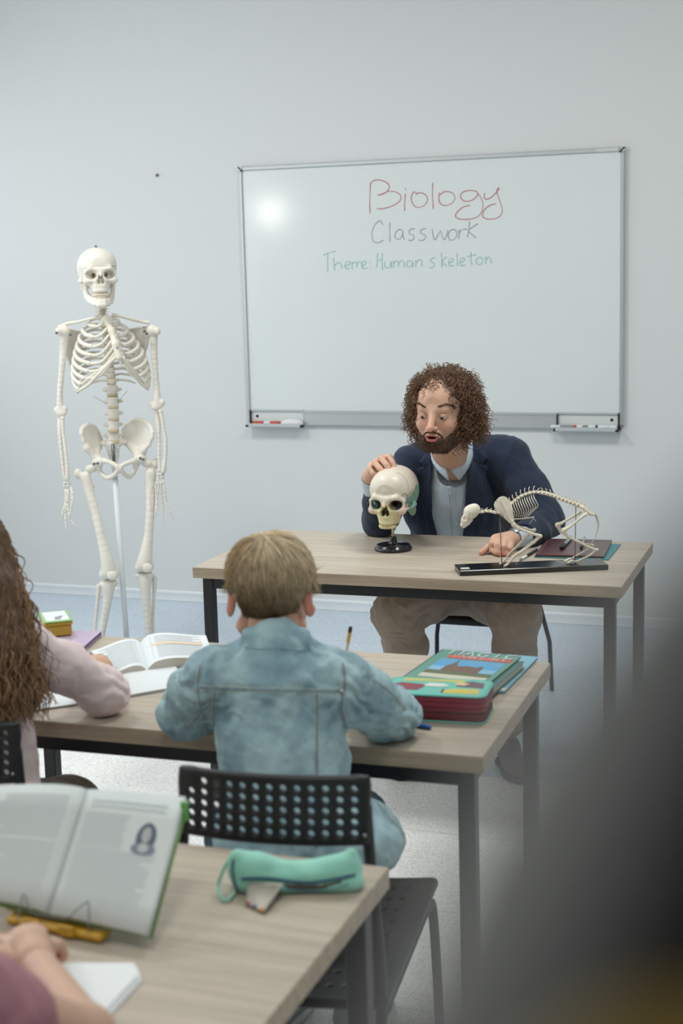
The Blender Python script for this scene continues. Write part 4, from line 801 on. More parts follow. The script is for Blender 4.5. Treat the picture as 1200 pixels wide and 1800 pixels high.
# ------------------------------------------------------------------ things on the middle desk
zt2 = TH_+.0008; white_pg = mat('page_white', (228, 232, 234), .75, .2); page_edge = mat('page_edge', (206, 202, 192), .85, var=.1, vscale=60, stretch=(1, 1, 40)); purple = mat('purple_cover', (112, 78, 112), .4); prnt = mat('print_grey', (176, 182, 186), .8); prnto = mat('print_peach', (226, 206, 182), .8)
def linequads(mb, f, s0, s1, t0, t1, n, th, jag=.2, seed=0):
    r = np.random.default_rng(seed)
    for i in range(n):
        t = t0+(t1-t0)*i/max(n-1, 1); e = s1-(s1-s0)*jag*r.random()**3; ss = np.linspace(s0, e, 8); P = np.array([[f(s, t), f(s, t+th)] for s in ss]); mb.grid(P)
def openbook(name, label, ST, SB, RT, RB_, LT, LB_, z, thl, thr, bulge, lines=True, cov=purple, seed=1):
    r = thing(name, label, 'book', (SB[0], SB[1], z)); ST, SB, RT, RB_, LT, LB_ = [np.array([p[0], p[1], z]) for p in (ST, SB, RT, RB_, LT, LB_)]
    def page(A, B, Cc, Dd, th):    # spine top, spine bottom, outer top, outer bottom
        def f(s, t, off=0.):
            p = (A*(1-t)+B*t)*(1-s)+(Cc*(1-t)+Dd*t)*s; p = p.copy(); p[2] = z+th*min(1, s*7)**.5*(1-.12*s)+bulge*math.sin(math.pi*min(1, s*1.05))**1.0*(1-s)*1.6+off+.0012; return p
        return f
    for A, B, Cc, Dd, th, nm in ((ST, SB, RT, RB_, thr, 'page_block'), (ST, SB, LT, LB_, thl, 'page_block')):
        f = page(A, B, Cc, Dd, th); ns = 24; S_ = np.linspace(0, 1, ns); flip = nm and (Cc is RT)
        top = np.array([[f(s, t) for t in np.linspace(0, 1, 8)] for s in S_]); mb = MB(); mb.grid(top if not flip else top[:, ::-1])
        for t in (0, 1):
            e = np.array([[f(s, t), np.array([*f(s, t)[:2], z+.0012])] for s in S_]); mb.grid(e if t else e[:, ::-1], m=1)
        e = np.array([[f(1, t), np.array([*f(1, t)[:2], z+.0012])] for t in np.linspace(0, 1, 8)]); mb.grid(e, m=1)
        pb = build(nm, mb, [white_pg, page_edge], r)
        if lines:
            mb = MB(); linequads(mb, lambda s, t: f(s, t, .0006), .12, .9, .10, .88, 15, .012, seed=seed); build('print_lines', mb, prnt, pb, label='faint grey lines of print')
            if Cc is RT:
                mb = MB(); linequads(mb, lambda s, t: f(s, t, .0009), .12, .9, .36, .40, 1, .10, 0); build('tinted_band', mb, prnto, pb, label='pale peach band across the page')
        ex = (Cc-A)/np.linalg.norm(Cc-A)*.003; dy = (Dd-Cc)/np.linalg.norm(Dd-Cc)*.003
        mb = MB(); q4 = np.array([[A-dy, B+dy], [Cc+ex-dy, Dd+ex+dy]])+np.array([0, 0, .0012]); mb.grid(q4 if Cc is LT else q4[:, ::-1], thick=-.0012 if 0 else .0012); build('cover_half', mb, cov, r, label='purple cover')
    return r
A = lambda u, v, z=zt2: at(u, v, z=z)
openbook('open_textbook', 'thick open textbook with purple cover on the middle desk between the two pupils', A(247, 1131), A(258, 1181), A(362, 1126), A(376, 1165), A(160, 1150), A(196, 1190), zt2, .008, .014, .010)
openbook('open_notebook', 'open white exercise book under the girl\'s forearm beside the thick textbook', A(210, 1186), A(190, 1232), A(309, 1174), A(327, 1207), A(100, 1205), A(60, 1250), zt2, .0022, .0032, .0005, lines=False, cov=mat('grey_cover', (150, 160, 166), .6), seed=4)
lil = mat('lilac_plastic', (196, 176, 204), .35); lild = mat('lilac_dark', (120, 92, 142), .4)
r, w_, d_ = slab('plastic_folder', [A(118, 1118), A(182, 1115), A(138, 1152), A(62, 1148)], zt2, .012, lil, 'lilac plastic folder on the far left edge of the middle desk', 'folder', pages=mat('lilac_pages', (206, 190, 214), .7), cover=.002)
build('dark_edge', MB().box((w_-.0005, -.0, .006), (.0012, d_*.92, .0028)), lild, r, local=True, label='dark purple edge')
# yellow box with a green-rimmed white lid
bc = at(104, 1119, z=zt2+.013); yel = mat('card_yellow', (196, 160, 62), .5); grn = mat('lid_green', (150, 196, 118), .45)
Rb = rotz(-52*D2R); bx = bc+Rb@np.array([-.055, 0, 0])-FH*.0+np.array([0, .02, 0])*0
BX = thing('card_box', 'small yellow box with a white lid rimmed in green on the lilac folder', 'box', tuple(bx), -52*D2R)
build('body', MB().box((0, 0, .013), (.055, .032, .013), bev=.003), yel, BX, local=True); build('lid', MB().box((0, 0, .031), (.058, .035, .0045), bev=.004), yel, BX, local=True)
build('lid_top', MB().box((0, 0, .0372), (.058, .035, .0018), bev=.0015), grn, BX, local=True, label='green-rimmed lid top'); build('lid_panel', MB().box((0, 0, .0392), (.050, .028, .0004)), white_pg, BX, local=True, label='white panel')
mb = MB()
for i in range(3): mb.box((.012+i*.012, .006-.002*i, .0398), (.002, .012-i*.002, .0003), R=rotz(.5))
build('lid_marks', mb, mat('print_dark', (60, 62, 70), .6), BX, local=True, label='dark printed strokes on the lid')
# blue book, green textbook, magazine, pencil case
blue = mat('light_blue_cover', (132, 190, 212), .35, var=.12, vscale=22)
r, w_, d_ = slab('workbook', [A(880, 1150, .745), A(936, 1154, .745), A(897, 1217, .745), A(838, 1212, .745)], zt2, .005, blue, 'light blue workbook sticking out on the right beneath the green textbook', 'book', pages=page_edge, cover=.0008)
build('cover_cloud', MB().ball((.01, -d_+.016, .0052), (w_*.75, .013, .0003), n=16), mat('cream_cloud', (226, 226, 206), .5), r, local=True, label='cream patch near the lower edge'); build('cover_mark', MB().ball((.018, .01, .0052), (.014, .007, .0003), n=12), mat('grey_mark', (120, 140, 156), .5), r, local=True, label='grey printed mark')
dgr = mat('dark_green_cover', (62, 112, 106), .35)
c4 = [A(774, 1148, .765), A(913, 1161, .765), A(866, 1216, .765), A(716, 1203, .765)]
r0, w0, d0 = slab('textbook', c4, zt2+.0058, .017, dgr, 'dark green textbook under the magazine, beside the red pencil case', 'book', pages=page_edge, cover=.002)
zm = zt2+.0058+.0172; mg = mat('magazine_green', (96, 150, 136), .3)
c5 = [A(773, 1143, zm), A(911, 1156, zm), A(861, 1207, zm), A(712, 1194, zm)]
r, w_, d_ = slab('magazine', c5, zm, .004, mg, 'glossy green magazine with a castle picture lying on the green textbook', 'magazine', pages=page_edge, cover=.0006)
zc_ = .0042
def rect(nm, x0, x1, y0, y1, m, lb=None, dz=0.): return build(nm, MB().box(((x0+x1)/2*w_, (y0+y1)/2*d_, zc_+dz), (abs(x1-x0)/2*w_, abs(y1-y0)/2*d_, .00012)), m, r, local=True, label=lb)
redb = mat('banner_red', (206, 84, 66), .4); pw = mat('print_white', (226, 234, 234), .4); brn = mat('castle_brown', (112, 88, 76), .6)
# picture: sky in bands, castle, tree line
sky = [(96, 160, 200), (86, 160, 206), (130, 184, 214), (168, 200, 214)]
for i, c in enumerate(sky): rect('picture_sky', -.72, .86, .40-.26*i/1.0, .40-.26*(i+1), mat('print_sky_%s' % 'abcd'[i], c, .35), None)
rect('picture_trees', -.72, .86, -.38, -.62, mat('tree_dark', (96, 104, 74), .5), 'dark trees', .0003); rect('picture_ground', -.72, .86, -.62, -.86, mat('ground_pale', (196, 196, 176), .5), 'pale ground', .0003)
cs = MB(); cs.prism([(-.40*w_, -.4*d_), (.5*w_, -.4*d_), (.5*w_, -.02*d_), (.42*w_, .06*d_), (.34*w_, -.04*d_), (.1*w_, .0*d_), (-.1*w_, -.06*d_), (-.2*w_, .1*d_), (-.24*w_, .36*d_), (-.30*w_, .1*d_), (-.4*w_, -.1*d_)], .0002, (0, 0, zc_+.0003), (1, 0, 0), (0, 1, 0)); build('picture_castle', cs, brn, r, local=True, label='brown castle')
rect('title_banner', -.62, .93, .45, .66, redb, 'red title banner', .0003)
def letters(txt, x0, x1, y0, y1, m, nm, skew=.0, wd=.0012, dz=.0008, par=None, zz=None, frame=None):
    F = {'M': [[(0, 0), (0, 1), (.5, .4), (1, 1), (1, 0)]], 'A': [[(0, 0), (.5, 1), (1, 0)], [(.2, .4), (.8, .4)]], 'G': [[(1, .85), (.6, 1), (.15, .8), (0, .5), (.15, .15), (.6, 0), (1, .15), (1, .45), (.6, .45)]], 'I': [[(.5, 0), (.5, 1)]], 'C': [[(1, .85), (.6, 1), (.15, .8), (0, .5), (.15, .15), (.6, 0), (1, .15)]],
         'N': [[(0, 0), (0, 1), (1, 0), (1, 1)]], 'R': [[(0, 0), (0, 1), (.7, 1), (1, .8), (.7, .5), (0, .5)], [(.5, .5), (1, 0)]], 'E': [[(1, 1), (0, 1), (0, 0), (1, 0)], [(0, .5), (.8, .5)]], 'D': [[(0, 0), (0, 1), (.6, 1), (1, .6), (1, .4), (.6, 0), (0, 0)]], 'B': [[(0, 0), (0, 1), (.7, 1), (.9, .75), (.7, .52), (0, .52)], [(.7, .52), (1, .25), (.7, 0), (0, 0)]], 'L': [[(0, 1), (0, 0), (1, 0)]]}
    mb = MB(); n = len(txt); cw = (x1-x0)/n
    for i, ch in enumerate(txt):
        for s in F[ch]: mb.tube([np.array([(x0+cw*(i+.12+.72*(x+skew*y)))*w_, (y0+(y1-y0)*y)*d_, zc_+dz]) for x, y in s], wd, 5, flat=.25, up=(0, 0, 1))
    build(nm, mb, m, par or r, local=True, label='printed title word')
letters('MAGIC', -.72, .98, .68, .95, pw, 'title_lettering', .12, .0024)
letters('INCREDIBLE', -.55, .85, .49, .63, pw, 'banner_lettering', .1, .0011, .001)
# red zip pencil case with printed lid
cc = [at(u, v, z=.80) for u, v in ((699, 1188), (858, 1195), (838, 1220), (684, 1210))]; O = sum(cc)/4; X = cc[1]-cc[0]; a_ = math.atan2(X[1], X[0]); crim = mat('crimson_fabric', (142, 34, 58), .7, bump=.5, bscale=900, sheen=.3); crim2 = mat('dark_red_fabric', (112, 40, 44), .75, bump=.5, bscale=900)
PC = thing('pencil_case', 'crimson zip pencil case with a colourful printed lid in front of the magazine', 'pencil case', (O[0], O[1], zt2), a_)
wx, dy_ = .103, .058; tealp = mat('turquoise_piping', (108, 190, 176), .45)
def rrect(wx, dy, r, n=6):
    return [(sx*(wx-r)+r*math.cos(t), sy*(dy-r)+r*math.sin(t)) for sx, sy, t0 in ((1, 1, 0), (-1, 1, 90), (-1, -1, 180), (1, -1, 270)) for t in np.linspace(t0*D2R, (t0+90)*D2R, n)]
def rslab(nm, z0, z1, wx, dy, r, m, lb=None, par=None, bul=.0):
    P = rrect(wx, dy, r); L = []
    for zz, k in ((z0, .965), (z0+(z1-z0)*.15, 1), (z0+(z1-z0)*.5, 1+bul), (z0+(z1-z0)*.85, 1), (z1, .965)): L.append([[x*k, y*k, zz] for x, y in P])
    L = np.array(L); mb = MB(); k, n = L.shape[:2]; Lc = np.concatenate([L, L[:, :1]], 1); mb.grid(Lc[:, ::-1]); mb.raw(L[0], [np.array([list(range(n))[::-1]])], smooth=False); mb.raw(L[-1], [np.array([list(range(n))])], smooth=False); return build(nm, mb, m, par or PC, local=True, label=lb)
rslab('lower_compartment', 0, .018, wx, dy_, .02, crim2, 'dark red lower layer'); rslab('zip', .0175, .0205, wx*.985, dy_*.975, .02, blackp, 'black zip'); rslab('upper_compartment', .020, .052, wx, dy_, .02, crim, None, bul=.02)
for z_ in (.030, .041): mb = MB(); mb.tube([(x*1.012, y*1.015, z_) for x, y in rrect(wx, dy_, .02)], .0009, 5, closed=True); build('zip_track', mb, crim2, PC, local=True)
for z_ in (.001, .053): mb = MB(); mb.tube([(x, y, z_) for x, y in rrect(wx, dy_, .02)], .0022, 6, closed=True); build('piping', mb, tealp, PC, local=True, label='turquoise piping')
lid = rslab('lid_panel', .0515, .0545, wx*.985, dy_*.975, .02, tealp)
def lp(nm, P, c, dz=0.): return build(nm, MB().prism([(x*wx, y*dy_) for x, y in P], .0003, (0, 0, .0546+dz), (1, 0, 0), (0, 1, 0)), mat('lid_'+nm, c, .5), lid, local=True)
lp('mustard_patch', [(-.75, .55), (.1, .62), (.5, .5), (.45, .92), (-.75, .92)], (190, 188, 112)); lp('maroon_patch', [(-.9, -.55), (-.35, -.5), (-.2, .2), (-.75, .35), (-.9, .1)], (140, 62, 76)); lp('plum_patch', [(.35, .1), (.88, .0), (.86, .6), (.6, .8), (.4, .55)], (108, 84, 96))
lp('yellow_patch', [(.2, -.75), (.85, -.7), (.82, -.12), (.3, -.2), (.1, -.45)], (204, 188, 88)); lp('white_patch', [(-.3, .05), (.0, -.05), (.22, .1), (.1, .35), (-.2, .4)], (218, 220, 212), .0003); lp('sand_patch', [(.3, .25), (.5, .2), (.58, .45), (.42, .58), (.3, .45)], (214, 188, 150), .0006); lp('brown_line', [(.12, -.7), (.16, -.7), (.16, -.25), (.12, -.25)], (96, 70, 60), .0003)
a, b = at(757, 1279, z=TH_+.005), at(722, 1272, z=TH_+.005); bl = mat('pen_blue', (40, 92, 164), .35); pen('ballpoint_pen', a, b+(b-a)*1.6, .0046, [('end_plug', .05, .7, 1, bl, None), ('cap', .36, 1.1, 1.1, bl, 'blue cap'), ('barrel', .5, .95, .95, clear, None), ('tip', .09, .9, .4, bl, None)], 'blue-capped ballpoint pen sticking out beside the boy\'s elbow')
a, b = at(616, 1103, z=.885), at(606, 1158, z=.80); dd_ = (b-a); pen('pencil', a, a+dd_*1.5, .0042, [('eraser_cap', .09, 1, 1, blackp, 'dark end'), ('painted_band', .21, 1, 1, mat('pencil_yellow', (214, 184, 92), .4), 'yellow band'), ('barrel', .62, 1, 1, whitep, 'white barrel'), ('tip', .08, .9, .2, blackp, None)], 'yellow and white pencil held upright by the boy in denim')
# ------------------------------------------------------------------ near desk: propped book
bl_, br_ = at(90, 1610, z=.762), at(262, 1645, z=.762); tl_, tr_ = at(158, 1393, z=.885), at(328, 1403, z=.885); W2 = br_-bl_; lb_ = bl_-W2*1.02+np.array([0, .004, 0]); lt_ = tl_-(tr_-tl_)*1.0
nrm = np.cross(br_-bl_, tl_-bl_); nrm /= np.linalg.norm(nrm); nrm = nrm if nrm[1] < 0 else -nrm
OB = thing('propped_book', 'open textbook with green cover propped on the yellow wire stand, nearest the viewer', 'book', tuple(bl_))
pgw = mat('page_soft_white', (214, 220, 218), .8, .15); gcov = mat('green_cover', (122, 160, 98), .4)
def pgf(A, B, Cc, Dd, amp):          # spine bottom, spine top, outer bottom, outer top
    def f(s, t, off=0.):
        p = (A*(1-t)+B*t)*(1-s)+(Cc*(1-t)+Dd*t)*s; return p+nrm*(.004+amp*(math.sin(math.pi*min(1, s**.6)))+.004*(1-s)+off)
    return f
fR, fL = pgf(bl_, tl_, br_, tr_, .004), pgf(bl_, tl_, lb_, lt_, .012)
for f, nm, fl in ((fR, 'right_page', 1), (fL, 'left_page', 0)):
    S_ = np.linspace(0, 1, 28); P = np.array([[f(s, t) for t in np.linspace(0, 1, 6)] for s in S_]); mb = MB(); mb.grid(P if fl else P[:, ::-1], thick=.0072 if 1 else 0); pg = build('page_block', mb, pgw, OB)
    mb = MB(); 
    if fl:
        linequads(mb, lambda s, t: f(s, t, .0006), .10, .86, .90, .86, 2, .014, .0); linequads(mb, lambda s, t: f(s, t, .0006), .08, .52, .80, .56, 9, .012, .15, 2); linequads(mb, lambda s, t: f(s, t, .0006), .08, .86, .52, .12, 14, .012, .3, 3)
    else: linequads(mb, lambda s, t: f(s, t, .0006), .12, .9, .90, .56, 12, .012, .2, 5); linequads(mb, lambda s, t: f(s, t, .0006), .12, .9, .50, .12, 13, .012, .4, 6)
    build('print_lines', mb, mat('print_faint', (200, 208, 208), .8), pg)
def oval(nm, cs_, ct, rs, rt_, c, off, pw_=1., par=None):
    th = np.linspace(0, 2*math.pi, 25)[:-1]; pts = [fR(cs_+rs*np.sign(math.cos(a))*abs(math.cos(a))**pw_, ct+rt_*math.sin(a), off) for a in th]; mb = MB(); mb.raw([fR(cs_, ct, off)]+pts, [np.array([[0, 1+i, 1+(i+1) % 24] for i in range(24)])], smooth=False); build(nm, mb, mat('engraving_'+nm, c, .8), par or OB)
oval('portrait_hair', .735, .655, .095, .115, (92, 104, 118), .0008); oval('portrait_shoulders', .735, .57, .12, .045, (128, 138, 148), .0010); oval('portrait_face', .735, .675, .045, .062, (176, 178, 176), .0012); oval('portrait_collar', .735, .575, .05, .035, (190, 192, 190), .0014)
mb = MB(); o3 = .0; ct = [tr_+(tr_-tl_)*.015, br_+(br_-bl_)*.012, bl_, lb_-(br_-bl_)*.02, lt_-(tr_-tl_)*.02, tl_]
back = -nrm*.004; mb.grid(np.array([[lb_-W2*.02, lt_-W2*.02], [bl_, tl_], [br_+W2*.015, tr_+W2*.015]])+back+np.array([0, 0, -.001]), thick=.0025); build('cover', mb, gcov, OB)
mb = MB(); hp = tr_+(tr_-tl_)*.01-nrm*.001; mb.box(hp+(br_-tr_)*.10, (.0045, .003, .014)); build('bookmark_tab', mb, mat('tab_green', (104, 176, 96), .4), OB, label='bright green tab')
# stand
wire = mat('wire_grey', (104, 108, 110), .35, metal=.8); yp = mat('stand_yellow', (206, 158, 40), .4)
ctr = (bl_*.78+br_*.22); ctr = at(95, 1632, z=TH_+.006); SD = thing('book_stand', 'yellow plastic book stand with bent wire page holders under the propped book', 'book stand', (ctr[0], ctr[1], TH_))
wd = W2/np.linalg.norm(W2); up_ = (tl_-bl_)/np.linalg.norm(tl_-bl_); Rs = np.stack([wd, np.cross([0, 0, 1], wd), [0, 0, 1]], 1)
cbar = (at(5, 1622, z=TH_+.008)+at(186, 1646, z=TH_+.008))/2; hl = np.linalg.norm(at(5, 1622, z=TH_+.008)-at(186, 1646, z=TH_+.008))/2
build('ledge', MB().box(cbar+np.array([0, .012, .0]), (hl, .014, .0055), R=Rs, bev=.003), yp, SD); build('front_lip', MB().box(cbar+wd*hl*.30+np.array([0, -.004, .004]), (.013, .003, .008), R=Rs, bev=.002), yp, SD); build('front_lip', MB().box(cbar-wd*hl*.42+np.array([0, -.004, .004]), (.013, .003, .008), R=Rs, bev=.002), yp, SD)
build('back_plate', MB().box((bl_+tl_)/2-nrm*.014-W2*.1+up_*-.01, (.07, .0025, .085), R=np.stack([wd, -nrm, up_], 1), bev=.002), yp, SD)
bs = (bl_+tl_)/2-nrm*.02; mb = MB()
foot = np.array([bs[0]-.01, bs[1]+.075, TH_+.004]); mb.tube([bs+np.array([0, 0, .03])-wd*.02, foot-wd*.02, foot+wd*.02, bs+np.array([0, 0, .03])+wd*.02], .002, 6); build('rear_leg', mb, wire, SD)
def onpage(u, v):                     # in front of the page surface
    r_ = ray(u, v); O_ = bl_+nrm*.024; return CAM+r_*(((O_-CAM)@nrm)/(r_@nrm))
mb = MB(); Wp = [onpage(*p) for p in ((30, 1624), (38, 1578), (43, 1572), (50, 1592), (60, 1606), (100, 1613), (122, 1612), (132, 1602), (150, 1588), (156, 1588), (156, 1640))]; mb.tube(smooth(Wp, 3), .0009, 6); build('wire_holder', mb, wire, SD)
# stack of white paper
c = [at(u, v, z=TH_+.008) for u, v in ((108, 1702), (238, 1700), (196, 1790), (150, 1800))]
pp = [at(u, v, z=TH_+.001) for u, v in ((100, 1704), (242, 1704), (249, 1726), (170, 1812), (120, 1830), (60, 1760))]; lo = np.array([p[:2] for p in pp])
NP = thing('exercise_book', 'folded white exercise book beside the propped book at the desk edge', 'book', (pp[2][0], pp[2][1], TH_))
for k in range(3):
    sh = np.array([.003*k, -.002*k]); cen = lo.mean(0); mb = MB(); P2 = (lo-cen)*(1-.01*k)+cen+sh*-1; mb.prism(P2, .0022, (0, 0, TH_+.0008+.0026*k), (1, 0, 0), (0, 1, 0)); build('page_block' if k < 2 else 'top_sheet', mb, paper, NP)
# green pencil pouch
pg = mat('mint_fabric', (154, 222, 202), .7, .3, bump=.4, bscale=500, var=.18, vscale=16, sheen=.3); navy = mat('navy_piping', (38, 76, 110), .6); dkin = mat('pouch_inside', (92, 84, 78), .9)
PB = at(520, 1560, z=TH_+.001); PO = thing('pencil_pouch', 'mint green fabric pencil pouch lying half open on the nearest desk', 'pencil case', tuple(PB))
hp_ = float((PB-CAM)@FH)
g = G(pt(400, 1590, hp_)-.04, pt(640, 1480, hp_)+.05, .0016)
TP = [(428, 1528, .0), (450, 1530, .002), (480, 1538, .002), (520, 1540, .0), (560, 1538, .0), (590, 1530, .0), (612, 1522, .0)]
P = [pt(u, v, hp_+d) for u, v, d in TP]; g.chain(P, [.022, .021, .0185, .018, .018, .019, .018], .02); g.add(cone(pt(612, 1522, hp_), pt(618, 1500, hp_+.004), .014, .006), .016); g.add(cone(pt(425, 1520, hp_), pt(416, 1508, hp_), .016, .010), .014)
for u in np.linspace(425, 622, 14): g.add(cone(pt(u, 1549, hp_-.012), pt(u, 1552, hp_+.018), .012, .012), .012)
g.sub(cone(pt(440, 1554, hp_-.036), pt(610, 1551, hp_-.036), .010, .010), .006)
g.sub(rbox(PB-np.array([0, 0, .03]), (.3, .3, .0295)), .0)
def wr(P): return .0018*noise3(P, 9, 5)
o, P, Q = sdf_part('pouch_body', g, pg, PO, keep=True, disp=wr); tr = bvh(P, Q)
mb = MB(); drape(mb, tr, [(424, 1545), (440, 1544), (470, 1544), (500, 1548), (530, 1551), (560, 1550), (590, 1545), (624, 1538)], .0022, 6, off=.0006); drape(mb, tr, [(411, 1511), (409, 1530), (414, 1555), (422, 1572)], .002, 6, off=.0005); build('piping', mb, navy, PO, label='navy piping')
mb = MB(); drape(mb, tr, [(500, 1556), (530, 1560), (560, 1559), (600, 1550)], .0048, 6, off=-.0018, flat=.5); build('zip_opening', mb, dkin, PO, label='dark open zip'); mb = MB(); drape(mb, tr, [(440, 1552), (480, 1560), (530, 1565), (570, 1565), (612, 1554)], .0012, 5, off=.0004); build('zip_edge', mb, mat('zip_blue', (96, 150, 168), .5), PO)
mb = MB(); mb.tube(smooth([pt(418, 1503, hp_), pt(400, 1515, hp_-.004), pt(388, 1540, hp_-.006), pt(383, 1560, hp_-.01), at(392, 1582, z=TH_+.004), at(404, 1578, z=TH_+.004), pt(414, 1565, hp_-.01)], 6), .0028, 7, flat=.45, up=(0, -1, .3)); build('wrist_strap', mb, pg, PO)
tg = MB(); T4 = [at(435, 1552, z=TH_+.022), at(497, 1553, z=TH_+.022), at(465, 1606, z=TH_+.003), at(432, 1590, z=TH_+.003)]; tg.grid(np.array([[T4[0], T4[3]], [T4[1], T4[2]]]), thick=.0008)
TG = build('paper_tag', tg, mat('tag_beige', (184, 178, 166), .8), PO, label='beige paper tag hanging out')
mt = MB(); 
for t, (cc_, nm) in zip((.12, .45, .8), (((176, 70, 84), 'r'), ((96, 80, 130), 'p'), ((214, 150, 60), 'o'))):
    a = T4[3]*(1-t)+T4[2]*t; mt.ball(a+np.array([0, .003, .002]), (.0055, .0035, .002), n=8, col=lin(cc_))
build('printed_marks', mt, mat('tag_marks', (255, 255, 255), .6, vcol=True), TG)
# ------------------------------------------------------------------ perforated chairs
def chair(name, label, cx, yb, rz, ztop=.84, w=.158, seat_d=.60, sz=.45, group=None):
    r = thing(name, label, 'chair', (cx, yb, 0), rz, group)
    g = G((-w-.01, -.03, ztop-.125), (w+.01, .03, ztop+.01), .0022)
    g.add(rbox((0, 0, ztop-.055), (w, .0075, .055), .006)); 
    for x in (-1, 1): g.sub(rbox((x*w, 0, ztop), (.016, .05, .016))); g.add(cone((x*(w-.020), 0, ztop-.020), (x*(w-.020), 0, ztop-.020), .020, .020)) if 0 else None
    for x in (-1, 1): g.add(rbox((x*(w-.018), 0, ztop-.020), (.018, .0075, .020), .0074), .004)
    for i in range(13):
        for j in range(5):
            if i == 0 and j == 0: continue
            x = -w+.024+i*(2*w-.048)/12; z = ztop-.020-j*.0175+(.0); g.sub(cone((x, -.05, z), (x, .05, z), .0060, .0060), .0015)
    P, Q = g.mesh(1); P[:, 1] += .9*P[:, 0]**2-.012*np.clip((ztop-P[:, 2])/.1, 0, 1); mb = MB().raw(P, [Q]); b = build('backrest', mb, blackp, r, local=True)
    # tubular side frames that run from the back legs up to the backrest
    for sx in (-1, 1):
        mb = MB(); mb.tube(smooth([(sx*(w-.008), .018, ztop-.05), (sx*(w-.004), .016, ztop-.12), (sx*(w+.006), .012, sz+.12), (sx*(w+.008), .02, sz), (sx*(w+.012), -.04, .22), (sx*(w+.016), -.07, .008)], 5), .0095, 10); build('leg', mb, blackm, r, local=True, label='rear leg tube')
        mb = MB(); f = seat_d-.20; mb.tube(smooth([(sx*(w+.006), .03, sz-.028), (sx*(w+.006), f*.6, sz-.028), (sx*(w+.008), f-.03, sz-.026), (sx*(w+.012), f+.004, sz-.05), (sx*(w+.016), f+.022, .25), (sx*(w+.02), f+.035, .008)], 5), .0095, 10); build('leg', mb, blackm, r, local=True, label='front leg tube')
        mb = MB(); mb.ball((sx*(w+.020), f+.035, .008), (.012, .012, .008), n=8); mb.ball((sx*(w+.016), -.07, .008), (.012, .012, .008), n=8); build('foot_glide', mb, blackp, r, local=True)
        mb = MB(); mb.ball((sx*(w-.004), -.013, ztop-.086), (.003, .002, .003), n=8); build('screw', mb, silver, r, local=True)
    g = G((-w-.04, -.02, sz-.05), (w+.04, seat_d-.16, sz+.03), .0035); f = seat_d-.20; g.add(rbox((0, f/2+.015, sz-.008), (w+.022, f/2+.01, .011), .010)); g.add(rbox((0, f+.01, sz-.014), (w+.015, .012, .014), .010), .01)
    for i in range(11):
        for j in range(9): x = -w+.03+i*(2*w-.06)/10; y = .05+j*(f-.08)/8; g.sub(cone((x, y, sz-.05), (x, y, sz+.05), .0062, .0062))
    P, Q = g.mesh(1); P[:, 2] += .35*P[:, 0]**2; build('seat', MB().raw(P, [Q]), blackp, r, local=True)
    return r
CH1 = chair('school_chair', 'black perforated chair the boy in denim sits on, back towards the near desk', -.8955, -4.449, 7*D2R, seat_d=.67, sz=.462)
CH2 = dup(CH1, (-1.588, -4.36, 0), 9*D2R, 'black perforated chair at the left edge, behind the long-haired girl'); CH1['group'] = CH2['group'] = 'perforated school chairs'
# teacher's chair: wide black seat on splayed thin legs
TC = thing('office_chair', "teacher's black shell chair on four thin splayed metal legs behind the desk", 'chair', (-1.41, -1.31, 0))
g = G((-.26, -.40, .36), (.26, .30, .90), .004)
g.add(rbox((0, -.06, .402), (.225, .30, .016), .014)); g.add(rbox((0, .235, .62), (.200, .014, .13), .013, rotx(-8*D2R)), .0); g.add(rbox((0, .215, .50), (.12, .014, .07), .013, rotx(12*D2R)), .03)
P, Q = g.mesh(1); P[:, 1] -= .8*np.clip(P[:, 2]-.48, 0, 1)*P[:, 0]**2*4
build('seat_shell', MB().raw(P, [Q]), blackp, TC, local=True)
tcl = mat('dark_steel', (46, 46, 50), .4, metal=.5)
for sx, sy, fx, fy in ((1, 1, .23, .23), (1, -1, .22, -.25), (-1, 1, -.23, .23), (-1, -1, -.22, -.25)):
    build('leg', MB().tube([(sx*.185, sy*.17, .395), (fx*.97, fy*.95, .2), (fx, fy, .004)], .0085, 10), tcl, TC, local=True)
